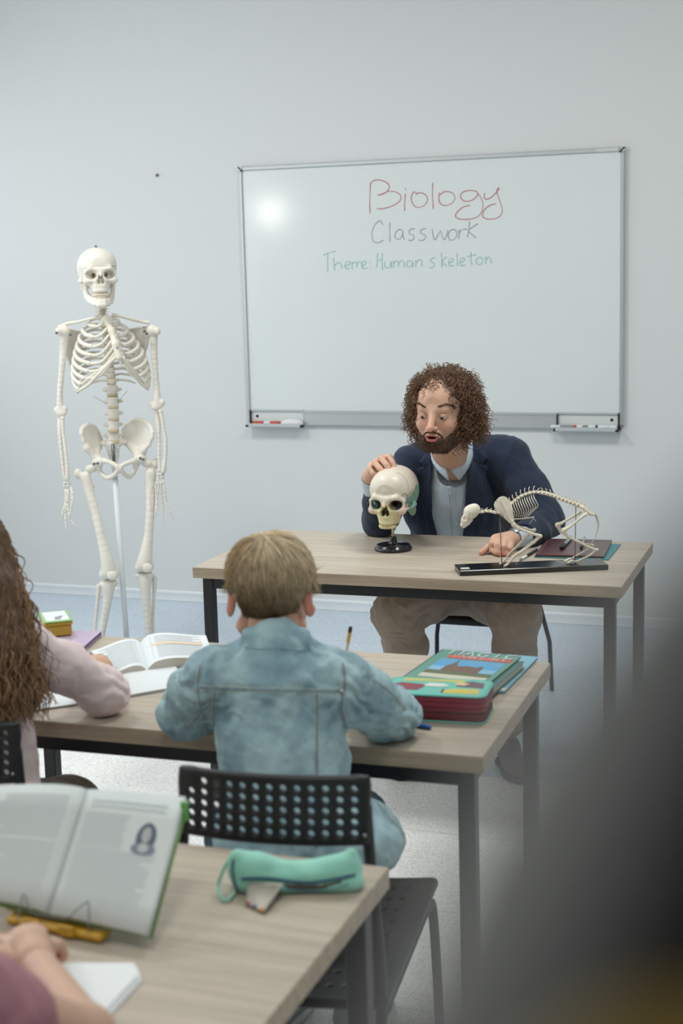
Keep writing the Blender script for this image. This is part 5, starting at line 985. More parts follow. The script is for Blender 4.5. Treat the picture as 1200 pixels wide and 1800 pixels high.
# ------------------------------------------------------------------ people
skin = mat('skin', (214, 172, 148), .5, .35, sss=.12, var=.05, vscale=30, vcol=True, bump=.12, bscale=300)
def head_grid(h=.002, neck=True, face=True):
    g = G((-.10, -.135, -.16), (.10, .12, .135), h)
    g.add(ell((0, .012, .036), (.0745, .094, .084))); g.add(ell((0, -.036, .030), (.064, .058, .062)), .03); g.add(ell((0, -.036, -.035), (.060, .056, .070)), .03)
    g.add(ell((0, -.060, -.088), (.030, .030, .024)), .03); 
    for s in (-1, 1):
        g.add(cone((s*.056, -.005, -.055), (s*.026, -.068, -.092), .016, .017), .025)
        g.add(ell((s*.040, -.062, -.030), (.022, .024, .020)), .022)
        ee = ell((s*.0800, .012, -.008), (.0075, .018, .031), rotz(s*.60)@rotx(-.15)); g.add(ee, .006); g.sub(ell((s*.0875, .004, -.002), (.006, .009, .016), rotz(s*.6)), .004)
    g.add(cone((-.034, -.080, .018), (.034, -.080, .018), .012, .012), .014)
    if face:
        for s in (-1, 1): g.sub(ell((s*.032, -.103, -.001), (.0175, .017, .0115)), .012)
        for s in (-1, 1): g.add(ell((s*.0315, -.0790, -.0015), (.0155, .0105, .0125)), .004)
        g.add(cone((0, -.091, .010), (0, -.114, -.032), .0082, .0108), .012); g.add(ell((0, -.1175, -.0365), (.0105, .0095, .0088)), .008)
        for s in (-1, 1): g.add(ell((s*.0125, -.104, -.037), (.0068, .0095, .0068)), .005); g.sub(ell((s*.0065, -.114, -.0435), (.0034, .0050, .003)), .002)
        g.add(ell((0, -.094, -.062), (.026, .014, .016)), .014)
        g.add(ell((0, -.1055, -.0585), (.0205, .0070, .0056)), .004); g.add(ell((0, -.1045, -.0735), (.0185, .0080, .0068)), .004); g.sub(ell((0, -.112, -.0658), (.0150, .020, .0044)), .003)
    return g
def facecol(P, base=(214, 172, 148)):
    C_ = np.tile(lin(base), (len(P), 1)); x, y, z = P.T
    lip = ((x/.021)**2+((z+.0665)/.0125)**2 < 1) & (y < -.094); C_[lip] = lin((186, 112, 106)); C_[(abs(x) < .014) & (abs(z+.0658) < .0042) & (y < -.085) & (y > -.1035)] = lin((84, 40, 40))
    ck = (abs(abs(x)-.045) < .02) & (abs(z+.03) < .02) & (y < -.04); C_[ck] = lin((214, 166, 144)); C_[(abs(x) < .012) & (abs(z+.034) < .012) & (y < -.10)] = lin((216, 160, 138)); ear = (abs(x) > .072) & (abs(z+.006) < .035); C_[ear] = lin((210, 140, 118))
    return C_
SKL = lin((214, 172, 148))
def body_piece(mb, g, T=None, colf=None, it=1, base=(214, 172, 148)):
    P, Q = g.mesh(it); c = colf(P) if colf else np.tile(lin(base), (len(P), 1))
    if T is not None: P = P@T[0].T+T[1]
    mb.raw(P, [Q], 0, True, c); return P, Q
def chain_grid(chains, h, k=.02, pad=.08):
    A = np.vstack([np.array([p for p, _ in ch]) for ch in chains]); g = G(A.min(0)-pad, A.max(0)+pad, h)
    for ch in chains: g.chain([np.asarray(p, float) for p, _ in ch], [r for _, r in ch], k)
    return g
def curl(mb, p0, d0, L, rad, per, th, grav, seed, npt=30, droop=.05, swirl=1., m=0):
    r = np.random.default_rng(seed); d = d0/np.linalg.norm(d0); p = p0.copy(); C_ = []; st = L/npt; s = 0
    w = r.normal(size=3)*.25
    for i in range(npt):
        g_ = min(1, max(0, (s-droop*.3)/droop))*grav; dd = d*(1-g_)+np.array([0, 0, -1.])*g_+w*.35; dd /= np.linalg.norm(dd); C_.append(p.copy()); p = p+dd*st; s += st; w = w+r.normal(size=3)*.06
    C_ = np.array(C_); T_ = np.gradient(C_, axis=0); T_ /= np.linalg.norm(T_, axis=1, keepdims=True); a = r.normal(size=3); N_ = np.cross(T_, a); N_ /= np.linalg.norm(N_, axis=1, keepdims=True); B_ = np.cross(T_, N_)
    ph = r.uniform(0, 6.28)+swirl*2*math.pi*np.linspace(0, L, npt)/per; amp = rad*np.clip(np.linspace(0, L, npt)/.015, 0, 1)
    P = C_+(N_*np.cos(ph)[:, None]+B_*np.sin(ph)[:, None])*amp[:, None]; mb.tube(P, th*np.linspace(1, .55, npt), 4, cap=False, m=m)
def hairmat(name, c, v=.35): return mat(name, c, .55, .35, var=v, vscale=55)
def fabric(name, c, b=.35, bs=700, var=.06, rough=.85, vs=10): return mat(name, c, rough, .25, bump=b, bscale=bs, var=var, vscale=vs, sheen=.12)
def folds(sc, amp, seed, an=(1, 1, 1)):
    an = np.array(an)
    return lambda P: amp*np.tanh(1.4*noise3(P*an, sc, seed, 3))
# =========== the teacher
hips = pt(812, 1035, 5.06)
TE = thing('person', 'curly-haired bearded man in navy jacket seated at the desk, hand on the skull model', 'person', (hips[0], hips[1], .45))
HT = (VR@rotz(-22*D2R)@roty(2*D2R)@rotx(4*D2R)*1.01, pt(777, 722, 4.63))
mb = MB(); gh = head_grid(.0018); hf = gh.f.copy(); HP, HQ = body_piece(mb, gh, HT, facecol)
body_piece(mb, chain_grid([[(pt(783, 745, 4.68), .052), (pt(790, 790, 4.76), .053), (pt(796, 818, 4.90), .050)]], .004, .03))
def hand_piece(mb, palm, fingers, thumb, h=.0015, base=(214, 172, 148), k=.006):
    A = np.vstack([np.array([p for p, _ in c]) for c in palm+fingers+[thumb]]); g = G(A.min(0)-.03, A.max(0)+.03, h)
    for c in palm: g.chain([p for p, _ in c], [r for _, r in c], .014)
    for c in fingers+[thumb]: g.chain([p for p, _ in c], [r for _, r in c], .0028) if 0 else [g.add(cone(c[i][0], c[i+1][0], c[i][1], c[i+1][1]), .0025 if i else .007) for i in range(len(c)-1)]
    P, Q = g.mesh(1); C_ = np.tile(lin(base), (len(P), 1))
    for c in fingers+[thumb]:
        for p, _ in c[-1:]: C_[np.linalg.norm(P-p, axis=1) < .012] = lin((min(base[0]+6, 255), base[1]-16, base[2]-14))
    mb.raw(P, [Q], 0, True, C_); return P, Q
w1 = pt(651, 838, 4.70)
K = lambda u, v, h, r: (pt(u, v, h), r)
palm = [[(w1, .026), K(664, 822, 4.655, .020), K(684, 808, 4.64, .016)], [(w1, .026), K(656, 824, 4.65, .017)]]
fg = [[K(653, 818, 4.645, .0115), K(650, 824, 4.615, .0095), K(656, 832, 4.60, .0088), K(663, 836, 4.595, .0082)], [K(662, 812, 4.635, .0120), K(659, 814, 4.610, .0102), K(668, 824, 4.58, .0094), K(673, 830, 4.57, .0086)],
      [K(672, 806, 4.635, .0125), K(670, 806, 4.605, .0105), K(680, 818, 4.575, .0096), K(685, 827, 4.565, .0088)], [K(682, 805, 4.645, .0120), K(683, 803, 4.615, .0100), K(690, 814, 4.59, .0092), K(695, 828, 4.575, .0082)]]
tb = [K(680, 818, 4.665, .014), K(696, 822, 4.64, .0115), K(706, 828, 4.625, .0098), K(715, 833, 4.615, .0085)]
hand_piece(mb, palm, fg, tb)
z0_ = lambda u, v, z, r: (at(u, v, z=z), r)
w2 = pt(908, 945, 4.545); 
palm2 = [[(w2, .025), z0_(872, 949, TH_+.042, .019)], [(w2, .025), z0_(892, 953, TH_+.034, .018)]]
fg2 = [[z0_(869, 947, TH_+.040, .0125), z0_(865, 955, TH_+.036, .0108), z0_(865, 966, TH_+.016, .0098), z0_(872, 971, TH_+.011, .009)], [z0_(879, 949, TH_+.040, .0125), z0_(874, 958, TH_+.035, .0108), z0_(874, 970, TH_+.015, .0098), z0_(880, 973, TH_+.010, .009)],
       [z0_(889, 952, TH_+.036, .0120), z0_(885, 961, TH_+.031, .0104), z0_(885, 971, TH_+.013, .0094), z0_(890, 973, TH_+.010, .0088)], [z0_(898, 956, TH_+.030, .0110), z0_(896, 964, TH_+.025, .0094), z0_(895, 971, TH_+.012, .0088), z0_(899, 973, TH_+.009, .008)]]
tb2 = [z0_(876, 957, TH_+.026, .013), z0_(864, 958, TH_+.023, .0112), z0_(855, 964, TH_+.015, .0102), z0_(846, 971, TH_+.0095, .0086)]
hand_piece(mb, palm2, fg2, tb2)
# torso, arms and legs under the clothes, one coarse continuous core
shL, shR = pt(724, 818, 4.97), pt(893, 815, 4.94); elL, elR = pt(667, 915, 4.85), pt(955, 916, 4.79); knL, knR = pt(697, 1080, 4.66), pt(905, 1083, 4.68); hpL, hpR = pt(775, 1038, 5.04), pt(845, 1038, 5.04)
anL, anR = np.array([-1.47, -2.02, .09]), at(893, 1300, z=.09)
core = [[(pt(797, 822, 4.95), .05), (pt(800, 880, 5.03), .075), (pt(806, 960, 5.06), .08), (hips, .075)], [(pt(797, 822, 4.98), .04), (shL+FH*.02, .036), (elL, .035), (w1, .024)], [(pt(797, 822, 4.98), .04), (shR+FH*.02, .038), (elR, .035), (w2, .024)], [(hips, .09), (hpL, .055), (knL+ZH*.0, .035), (pt(712, 1135, 4.68), .03), (anL, .028)], [(hips, .09), (hpR, .055), (knR, .035), (pt(903, 1140, 4.72), .03), (anR, .028)]]
body_piece(mb, chain_grid(core, .010, .03))
BO = build('body', mb, skin, TE); htree = bvh(HP, HQ)
# eyes
whm = mat('eye_white', (222, 214, 206), .25); irm = mat('iris_brown', (58, 46, 38), .2); lidm = mat('eyelid_skin', (196, 150, 128), .5); brow_m = hairmat('brow_brown', (104, 78, 60)); 
for s in (-1, 1):
    e = MB(); c = np.array([s*.0315, -.0815, -.0022]); e.raw(MB().ball(c, .0122, n=20).V[0]@HT[0].T+HT[1], MB().ball(c, .0122, n=20).F); eb = build('eye', e, whm, BO)
    gz = c+np.array([-.0026, -.0088, -.0030]); b2 = MB().ball(gz, (.0064, .0048, .0064), n=14); build('iris', MB().raw(b2.V[0]@HT[0].T+HT[1], b2.F), irm, eb)
    g = G(c-.02, c+.02, .0009); g.add(ell(c, (.0145, .0140, .0138))); g.sub(ell(c, (.0124, .0124, .0124))); g.sub(rbox(c+np.array([0, 0, -.0148]), (.03, .03, .0150), 0, rotx(.10)), .0008); g.sub(rbox(c+np.array([0, .022, 0]), (.03, .014, .03)))
    P, Q = g.mesh(1); build('upper_eyelid', MB().raw(P@HT[0].T+HT[1], [Q]), lidm, eb)
    g = G(c-.02, c+.02, .0009); g.add(ell(c, (.0142, .0137, .0136))); g.sub(ell(c, (.0124, .0124, .0124))); g.sub(rbox(c+np.array([0, 0, .0104]), (.03, .03, .0165)), .0008); g.sub(rbox(c+np.array([0, .022, 0]), (.03, .014, .03)))
    P, Q = g.mesh(1); build('lower_eyelid', MB().raw(P@HT[0].T+HT[1], [Q]), lidm, eb)
def tuft(mb, tree, pts, n, L, th, seed, ang=(-1, 0), spread=3.):
    r = np.random.default_rng(seed); P = smooth(np.array(pts, float), 10)
    for i in range(n):
        u, v = P[r.integers(len(P))]+r.normal(size=2)*spread*np.array([.6, .62]); a, nn = hit(tree, u, v)
        if a is None: continue
        d = RH*ang[0]+ZH*ang[1]+nn*.45+r.normal(size=3)*.22; d -= nn*(d@nn)*.35; d /= np.linalg.norm(d); mb.tube([a-nn*.0005, a+d*L*.5+nn*.0006, a+d*L], [th, th*.9, th*.3], 3, cap=False)
mb = MB(); tuft(mb, htree, [(734, 711), (738, 710), (743, 713), (748, 717)], 130, .008, .00036, 1, (-.9, .45), 1.35); tuft(mb, htree, [(768, 716), (775, 712.5), (784, 711), (792, 713), (797, 718)], 200, .009, .00036, 2, (.95, .0), 1.4); build('eyebrows', mb, brow_m, BO)
# beard
X, Y, Z = gh.all(); reg = Z-(-.071+.80*np.clip(Y+.082, 0, .085)); reg = np.maximum(reg, Y-.002-.0*Z); reg = np.maximum(reg, -(Z+.118)); x2 = X/.0245; z2 = (Z+.0675)/.0165; mo_ = (1-np.sqrt(x2**2+z2**2))*.016; mo_ = np.where(Y < -.07, mo_, -1); reg = np.maximum(reg, mo_)
gb = G((-.10, -.135, -.16), (.10, .12, .135), .0018); gb.f = np.maximum(hf-.0055, np.broadcast_to(reg, hf.shape)*.8).astype(np.float32)
[gb.chain([np.array(p) for p in ((s*.005, -.1055, -.0495), (s*.020, -.100, -.0535), (s*.029, -.0925, -.064), (s*.027, -.0895, -.084))], [.0036, .0034, .0032, .006], .004) for s in (-1, 1)]
P, Q = gb.mesh(1); P = P+normals(P, Q)*(.0014*noise3(P, 110, 3))[:, None]; bd = MB().raw(P@HT[0].T+HT[1], [Q]); PW = P@HT[0].T+HT[1]; NW = normals(PW, Q); r = np.random.default_rng(5)
for i in r.choice(len(PW), 5200):
    if P[i, 1] > .0: continue
    d = NW[i]*.5+np.array([0, 0, -.6])+r.normal(size=3)*.4; d /= np.linalg.norm(d); L = r.uniform(.004, .009); bd.tube([PW[i], PW[i]+d*L*.5+NW[i]*.001, PW[i]+d*L], [.00045, .0004, .00015], 3, cap=False)
beard_m = hairmat('beard_brown', (92, 68, 54), .3); build('beard', bd, beard_m, TE)
# curly hair
hm = hairmat('curly_brown_hair', (122, 90, 68), .5); hb = MB(); r = np.random.default_rng(11)
g = G((-.14, -.13, -.12), (.14, .15, .17), .0035); g.add(ell((0, .022, .044), (.094, .100, .084))); g.add(ell((.004, .040, -.010), (.104, .075, .075)), .03); g.sub(ell((0, -.095, -.022), (.062, .068, .090)), .012); g.sub(cone((0, -.09, -.08), (0, .0, -.12), .06, .055), .01)
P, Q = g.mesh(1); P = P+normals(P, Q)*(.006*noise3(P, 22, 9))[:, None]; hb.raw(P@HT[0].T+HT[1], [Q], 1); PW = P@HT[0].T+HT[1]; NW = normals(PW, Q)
ok = np.where((P[:, 1] > -.075) & (P[:, 2] > -.07) & ~((abs(P[:, 0]) < .058) & (P[:, 1] < -.045) & (P[:, 2] < .088)))[0]
for i in r.choice(ok, 1500):
    L = r.uniform(.045, .085)*(.55 if P[i, 2] > .10 else 1); curl(hb, PW[i]-NW[i]*.012, NW[i]+r.normal(size=3)*.35, L, r.uniform(.0035, .0062), r.uniform(.016, .026), .00125, .75, int(i), 26, .035)
bot = np.where((P[:, 1] > -.055) & (P[:, 2] < .01) & (P[:, 2] > -.06) & (abs(P[:, 0]) > .04))[0]
for i in r.choice(bot, 330): curl(hb, PW[i]-NW[i]*.01, NW[i]*.9+np.array([0, 0, -.5])+r.normal(size=3)*.3, r.uniform(.06, .10), r.uniform(.005, .007), r.uniform(.018, .028), .0013, .7, int(i)+7, 30, .03)
fr_ = np.where((P[:, 1] < -.02) & (P[:, 2] > .05) & ((P[:, 0] > .042) | (P[:, 0] < -.052) | (P[:, 2] > .086)))[0]
for i in r.choice(fr_, 130): curl(hb, PW[i]-NW[i]*.006, NW[i]*.7+np.array([0, 0, -.35])+RH*.25*np.sign(P[i, 0]), r.uniform(.025, .045), .005, .02, .0013, .5, int(i)+3, 22, .02)
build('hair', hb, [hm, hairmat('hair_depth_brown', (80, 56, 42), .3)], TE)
# shirt
shirt_m = fabric('pale_blue_shirt', (202, 218, 232), .25, 900, .04); jk = fabric('navy_wool', (32, 44, 66), .35, 900, .10); jk_l = fabric('navy_lapel', (42, 57, 82), .35, 900, .08); btn = mat('shirt_button', (206, 210, 208), .4)
def torso(g, inset, k=.04):
    g.add(ell(pt(796, 872, 5.00), (.180-inset, .118-inset, .185-inset), VR)); g.add(ell(pt(806, 965, 5.04), (.170-inset, .125-inset, .17-inset), VR), k)
    g.add(cone(pt(745, 808, 4.98), pt(868, 800, 4.95), .052-inset, .054-inset), .05); g.add(cone(pt(793, 800, 4.88), pt(797, 835, 4.93), .062-inset, .09-inset), .04)
    g.add(cone(pt(796, 842, 4.95), pt(796, 880, 4.93), .06-inset, .06-inset), .05)
g = G(pt(690, 1000, 4.75)-.08, pt(930, 780, 5.2)+.08, .0032, big=.2); torso(g, .010); g.sub(cone(pt(781, 775, 4.76), pt(796, 828, 4.88), .056, .055), .003)
X, Y, Z = g.all(); u, v, z = proj(X, Y, Z); f0 = g.f.copy(); S = 4.9/CF
# collar leaves and placket
def addpoly(g, f0, u, v, poly, off, depth=None, sc=4.9/CF):
    p = poly2(u, v, poly)*sc
    if depth is not None: p = np.maximum(p, depth)
    g.f = np.minimum(g.f, np.maximum(f0-off, p)).astype(np.float32)
hh_ = (X-CAM[0])*FH[0]+(Y-CAM[1])*FH[1]
addpoly(g, f0, u, v, [(762, 803), (768, 800), (785, 828), (789, 842), (779, 838), (766, 818)], .0075, hh_-4.97); addpoly(g, f0, u, v, [(824, 770), (826, 800), (806, 841), (794, 832), (791, 827), (812, 800)], .0085, hh_-4.97); addpoly(g, f0, u, v, [(786, 842), (795, 840), (806, 945), (795, 948)], .0022, hh_-4.97)
g.sub(cone(pt(783, 780, 4.74), pt(791, 826, 4.86), .050, .034), .003)
P, Q = g.mesh(1); P = P+normals(P, Q)*folds(5, .0022, 4, (1, 1, .6))(P)[:, None]; so = build('shirt', MB().raw(P, [Q]), shirt_m, TE); stree = bvh(P, Q)
for top_, bot_ in (([(757, 793, 4.90), (764, 801, 4.83), (774, 813, 4.785), (785, 826, 4.762)], [(757, 803, 4.91), (764, 818, 4.84), (775, 832, 4.80), (789, 844, 4.785)]), ([(829, 770, 4.93), (824, 786, 4.86), (811, 806, 4.795), (792, 826, 4.762)], [(833, 786, 4.94), (829, 806, 4.87), (820, 826, 4.825), (806, 844, 4.795)])):
    a, b = smooth([pt(*p) for p in top_], 6), smooth([pt(*p) for p in bot_], 6); sh = np.array([a*(1-t)+b*t-FH*.006*math.sin(math.pi*t) for t in np.linspace(0, 1, 6)]); sh = sh if top_[0][0] > 800 else sh[:, ::-1]; mb = MB().grid(sh, thick=.003); build('collar', mb, shirt_m, so)
for (u_, v_) in ((789, 845), (792, 868), (799, 893), (802, 921)):
    a, nn = hit(stree, u_, v_, .001)
    if a is not None: build('button', MB().ball(a, (.0052, .0026, .0052), n=10, R=VR), btn, so)
mb = MB(); drape(mb, stree, [(786, 845), (790, 880), (795, 945)], .0007, 4, off=.0004); drape(mb, stree, [(768, 806), (776, 826), (786, 839)], .0006, 4, off=.0004); drape(mb, stree, [(797, 837), (811, 822), (823, 800)], .0006, 4, off=.0004); build('stitching', mb, mat('shirt_stitch', (140, 160, 182), .8), so)
# shirt cuffs
for a, b, nm in ((pt(655, 852, 4.735), pt(652, 839, 4.70), 'L'), (pt(918, 944, 4.575), pt(903, 947, 4.525), 'R')):
    g = G(np.minimum(a, b)-.06, np.maximum(a, b)+.06, .0022); d_ = (b-a)/np.linalg.norm(b-a); g.add(cone(a-d_*.02, b, .037 if nm == 'L' else .033, .034 if nm == 'L' else .030)); g.sub(cone(a-d_*.1, b+d_*.08, .0315 if nm == 'L' else .028, .0305 if nm == 'L' else .027)); g.sub(rbox(b+d_*.055, (.05, .05, .05), 0, np.array(Vector(d_).to_track_quat('Z', 'Y').to_matrix())), .002); sdf_part('cuff', g, shirt_m, so)
# jacket
g = G(pt(640, 985, 4.45)-.09, pt(985, 770, 5.25)+.06, .0036, big=.2); lo = np.minimum.reduce([elL, elR, w2, w1, pt(700, 985, 4.9), pt(900, 985, 5.2)])-.09; hi = np.maximum.reduce([elL, elR, pt(880, 765, 5.1), pt(720, 765, 5.1), pt(960, 900, 5.1)])+.09; lo[2] = TH_-.10
g = G(lo, hi, .0036, big=.2); torso(g, 0.0)
g.add(cone(pt(724, 812, 4.97), pt(778, 797, 4.96), .060, .050), .03); g.add(cone(pt(893, 806, 4.95), pt(826, 792, 4.96), .070, .052), .04)
g.chain([pt(722, 816, 4.97), pt(690, 870, 4.92), elL], [.062, .058, .055], .02); g.chain([elL, pt(664, 885, 4.80), pt(661, 858, 4.75)], [.055, .050, .043], .025)
g.chain([pt(895, 815, 4.94), pt(930, 865, 4.86), elR], [.074, .068, .060], .03); g.chain([elR, pt(938, 938, 4.66), pt(921, 943, 4.585)], [.060, .050, .042], .03)
X, Y, Z = g.all(); u, v, z = proj(X, Y, Z); hh_ = (X-CAM[0])*FH[0]+(Y-CAM[1])*FH[1]; f0 = g.f.copy()
op = poly2(u, v, [(757, 790), (758, 850), (757, 880), (761, 912), (772, 960), (774, 1010), (812, 1010), (812, 960), (815, 890), (817, 850), (824, 800), (828, 760), (780, 740)])*S
g.f = np.maximum(g.f, -np.maximum(op, hh_-5.0)).astype(np.float32)
addpoly(g, np.maximum(f0, -np.maximum(op-.0005, hh_-5.0)), u, v, [(757, 785), (748, 800), (738, 812), (744, 820), (733, 826), (741, 870), (752, 930), (773, 985), (776, 960), (760, 905)], .0055, hh_-4.99); addpoly(g, np.maximum(f0, -np.maximum(op-.0005, hh_-5.0)), u, v, [(828, 765), (846, 790), (858, 806), (848, 815), (856, 822), (846, 870), (832, 935), (812, 1000), (813, 940), (818, 860), (824, 805)], .0055, hh_-4.99)
# collar roll round the neck
g.chain([pt(764, 800, 4.93), pt(772, 784, 4.99), pt(797, 772, 5.03), pt(822, 774, 4.98), pt(830, 790, 4.93)], [.012, .015, .016, .016, .013], .012)
g.sub(cone(pt(783, 770, 4.80), pt(796, 835, 4.90), .060, .052), .004)
# cut off cuffs
for a, d_ in ((pt(661, 858, 4.75), w1-pt(661, 858, 4.75)), (pt(921, 943, 4.585), w2-pt(921, 943, 4.585))):
    d_ = d_/np.linalg.norm(d_); R0 = np.array(Vector(d_).to_track_quat('Z', 'Y').to_matrix()); g.sub(rbox(a+d_*.06, (.055, .055, .055), 0, R0), .003); g.sub(cone(a-d_*.015, a+d_*.06, .036, .036), .002)
fl = folds(4.5, .006, 21, (1, 1, .8)); fl2 = folds(14, .0016, 22, (1, 1, .5))
P, Q = g.mesh(1); N_ = normals(P, Q); dsp = fl(P)+fl2(P); front = (P[:, 2] > TH_+.02); P = P+N_*(dsp*.8)[:, None]; zl_ = P[:, 2] < TH_+.0025; edge = (P@FH-CAM@FH) < 4.86; P[:, 2] = np.where(zl_ & edge, TH_+.0025, P[:, 2])
jo = build('jacket', MB().raw(P, [Q]), jk, TE); jt = bvh(P, Q)
mb = MB(); drape(mb, jt, [(694, 787), (690, 800), (696, 830), (706, 862)], .0008, 4, off=.0002); drape(mb, jt, [(905, 778), (896, 800), (884, 840), (880, 880)], .0008, 4, off=.0002); drape(mb, jt, [(733, 826), (742, 872), (753, 930), (768, 975)], .0009, 4, off=.0004); drape(mb, jt, [(856, 822), (846, 870), (832, 935)], .0009, 4, off=.0004); drape(mb, jt, [(738, 813), (744, 819), (757, 812)], .0009, 4, off=.0004); drape(mb, jt, [(858, 807), (848, 815), (830, 806)], .0009, 4, off=.0004); build('seams', mb, mat('navy_thread', (20, 27, 40), .8), jo)
for k in range(4):
    a, nn = hit(jt, 645.5+k*.8, 862+k*8, .001)
    if a is not None: build('sleeve_button', MB().ball(a, .0052, n=8), blackp, jo)
# watch
wc = pt(903, 947, 4.53)*.35+w2*.65; d_ = pt(892, 950, 4.50)-w2; d_ /= np.linalg.norm(d_); R0 = np.array(Vector(d_).to_track_quat('Z', 'Y').to_matrix()); wt = MB(); wt.lathe(w2+d_*.012, [(.0262, -.007), (.0285, -.006), (.0288, .006), (.0262, .007)], 26, R=R0); W_ = build('wristwatch', wt, silver, TE)
fc = w2+d_*.012+np.array([0, 0, .027])-FH*.006; build('watch_case', MB().lathe(fc, [(0, -.004), (.017, -.004), (.018, 0), (.016, .004), (0, .0045)], 24, R=rotx(25*D2R)), silver, W_)
# trousers and shoes
tm = fabric('beige_chinos', (158, 142, 128), .3, 800, .06)
g = chain_grid([[(hips, .125), (hpL, .10), (knL, .074), (pt(712, 1135, 4.68), .067), (anL+np.array([0, 0, .06]), .052)], [(hips, .12), (hpR, .10), (knR, .080), (pt(903, 1140, 4.72), .070), (anR+np.array([0, 0, .06]), .056)]], .0045, .03)
g.add(ell(pt(812, 1005, 5.07), (.16, .12, .12), VR), .04); g.sub(rbox((hips[0], hips[1], .370), (.5, .25, .053)), .02)
zc2 = TH_-.055
P, Q = g.mesh(1); kn = np.minimum(np.linalg.norm(P-knL, axis=1), np.linalg.norm(P-knR, axis=1)); N_ = normals(P, Q); P = P+N_*(folds(6, .005, 31, (.7, .7, 1.3))(P)+.0040*np.sin(P[:, 2]*150+8*noise3(P, 5, 2))*np.exp(-(kn/.10)**2))[:, None]
to = build('trousers', MB().raw(P, [Q]), tm, TE); tt = bvh(P, Q)
shm = mat('grey_suede', (88, 84, 84), .8, bump=.2, bscale=400); solem = mat('dark_sole', (52, 50, 50), .7)
for a, nm in ((anL, 'l'), (anR, 'r')):
    f_ = -FH*.8-RH*.10 if nm == 'l' else -FH*.9+RH*.12; f_ = f_/np.linalg.norm(f_); s_ = np.cross(f_, ZH); R0 = np.stack([s_, -f_, ZH], 1); g = G(a-.22, a+.22, .0035)
    g.add(ell(a+f_*.0-np.array([0, 0, .03]), (.040, .055, .050), R0)); g.add(ell(a+f_*.10-np.array([0, 0, .052]), (.046, .085, .036), R0), .03); g.sub(rbox((a[0], a[1], -.05), (.4, .4, .068))); so_ = sdf_part('shoe', g, shm, TE)
    g = G(a-.24, a+.24, .004); g.add(ell(a+f_*.0-np.array([0, 0, .075]), (.043, .060, .03), R0)); g.add(ell(a+f_*.10-np.array([0, 0, .075]), (.049, .092, .03), R0), .02); g.sub(rbox((a[0], a[1], -.05), (.4, .4, .0505))); g.sub(rbox((a[0], a[1], .12), (.4, .4, .098))); sdf_part('sole', g, solem, so_)
# =========== the boy in denim
bh = pt(545, 1520, 2.52)
BY = thing('person', 'fair-haired boy seen from behind in a light blue denim jacket, writing at the middle desk', 'person', (bh[0], bh[1], .47))
den = mat('denim', (128, 158, 172), .85, .2, bump=.6, bscale=1100, var=.12, vscale=30, sheen=.2, vcol=True); sea = mat('denim_seam', (140, 168, 180), .85, var=.3, vscale=150); thr = mat('thread_pale', (216, 220, 208), .8, var=.3, vscale=300); jeans = mat('jeans_blue', (92, 112, 132), .85, bump=.5, bscale=900, var=.15, vscale=14)
HB = (VR@rotz(174*D2R)@rotx(16*D2R)*.905, pt(476, 1052, 2.665)); bskin = (222, 172, 146)
mb = MB(); BP, BQ = body_piece(mb, head_grid(.0022), HB, lambda P: facecol(P, bskin)); btree = bvh(BP, BQ)
body_piece(mb, chain_grid([[(pt(477, 1062, 2.66), .048), (pt(482, 1105, 2.645), .043), (pt(486, 1135, 2.64), .043)]], .003, .02), base=bskin)
bwR = at(614, 1222, z=TH_+.035); bwL = at(420, 1215, z=TH_+.03)
def small_hand(mb, w, d, s_, sc=.8, base=bskin, h=.002):
    d = d/np.linalg.norm(d); s_ = s_-d*(s_@d); s_ /= np.linalg.norm(s_); n = np.cross(s_, d); n = n if n[2] > 0 else -n; k = sc
    palm = [[(w, .020*k), (w+d*.075*k+s_*.02*k, .014*k)], [(w, .020*k), (w+d*.07*k-s_*.022*k, .013*k)]]; fg = []
    for i, (o_, L) in enumerate(((.028, .9), (.010, 1.), (-.010, .93), (-.028, .75))):
        a = w+d*.078*k+s_*o_*k; b = a+(d*.034-n*.012)*k*L; c = b+(d*.010-n*.024)*k*L; e = c+(-d*.010-n*.012)*k*L*.9; fg.append([(a, .0105*k), (b, .0095*k), (c, .0088*k), (e, .0075*k)])
    a = w+d*.02*k+s_*.024*k; tb = [(a, .013*k), (a+(d*.03+s_*.016-n*.008)*k, .011*k), (a+(d*.055+s_*.012-n*.016)*k, .0095*k), (a+(d*.074+s_*.0-n*.020)*k, .008*k)]; hand_piece(mb, palm, fg, tb, h, base)
small_hand(mb, bwR, FH*.8-RH*.5, -RH, .8); small_hand(mb, bwL, FH*.7+RH*.6, RH, .8)
bsL, bsR, beL, beR = pt(372, 1190, 2.58), pt(598, 1196, 2.58), pt(326, 1252, 2.72), pt(688, 1258, 2.70)
core = [[(pt(486, 1150, 2.64), .04), (pt(490, 1240, 2.62), .06), (pt(515, 1400, 2.56), .085), (bh, .085)], [(pt(488, 1170, 2.62), .035), (bsL, .032), (beL, .028), (bwL, .017)], [(pt(488, 1170, 2.62), .035), (bsR, .032), (beR, .028), (bwR, .017)], [(bh, .07), (np.array([-1.17, -3.95, .51]), .035), (np.array([-1.19, -3.78, .49]), .03), (np.array([-1.20, -3.76, .09]), .025)], [(bh, .07), (np.array([-1.02, -3.95, .51]), .035), (np.array([-1.01, -3.76, .49]), .03), (np.array([-1.03, -3.74, .09]), .025)]]
body_piece(mb, chain_grid(core, .009, .02), base=bskin); bskm = skin; BB = build('body', mb, bskm, BY)
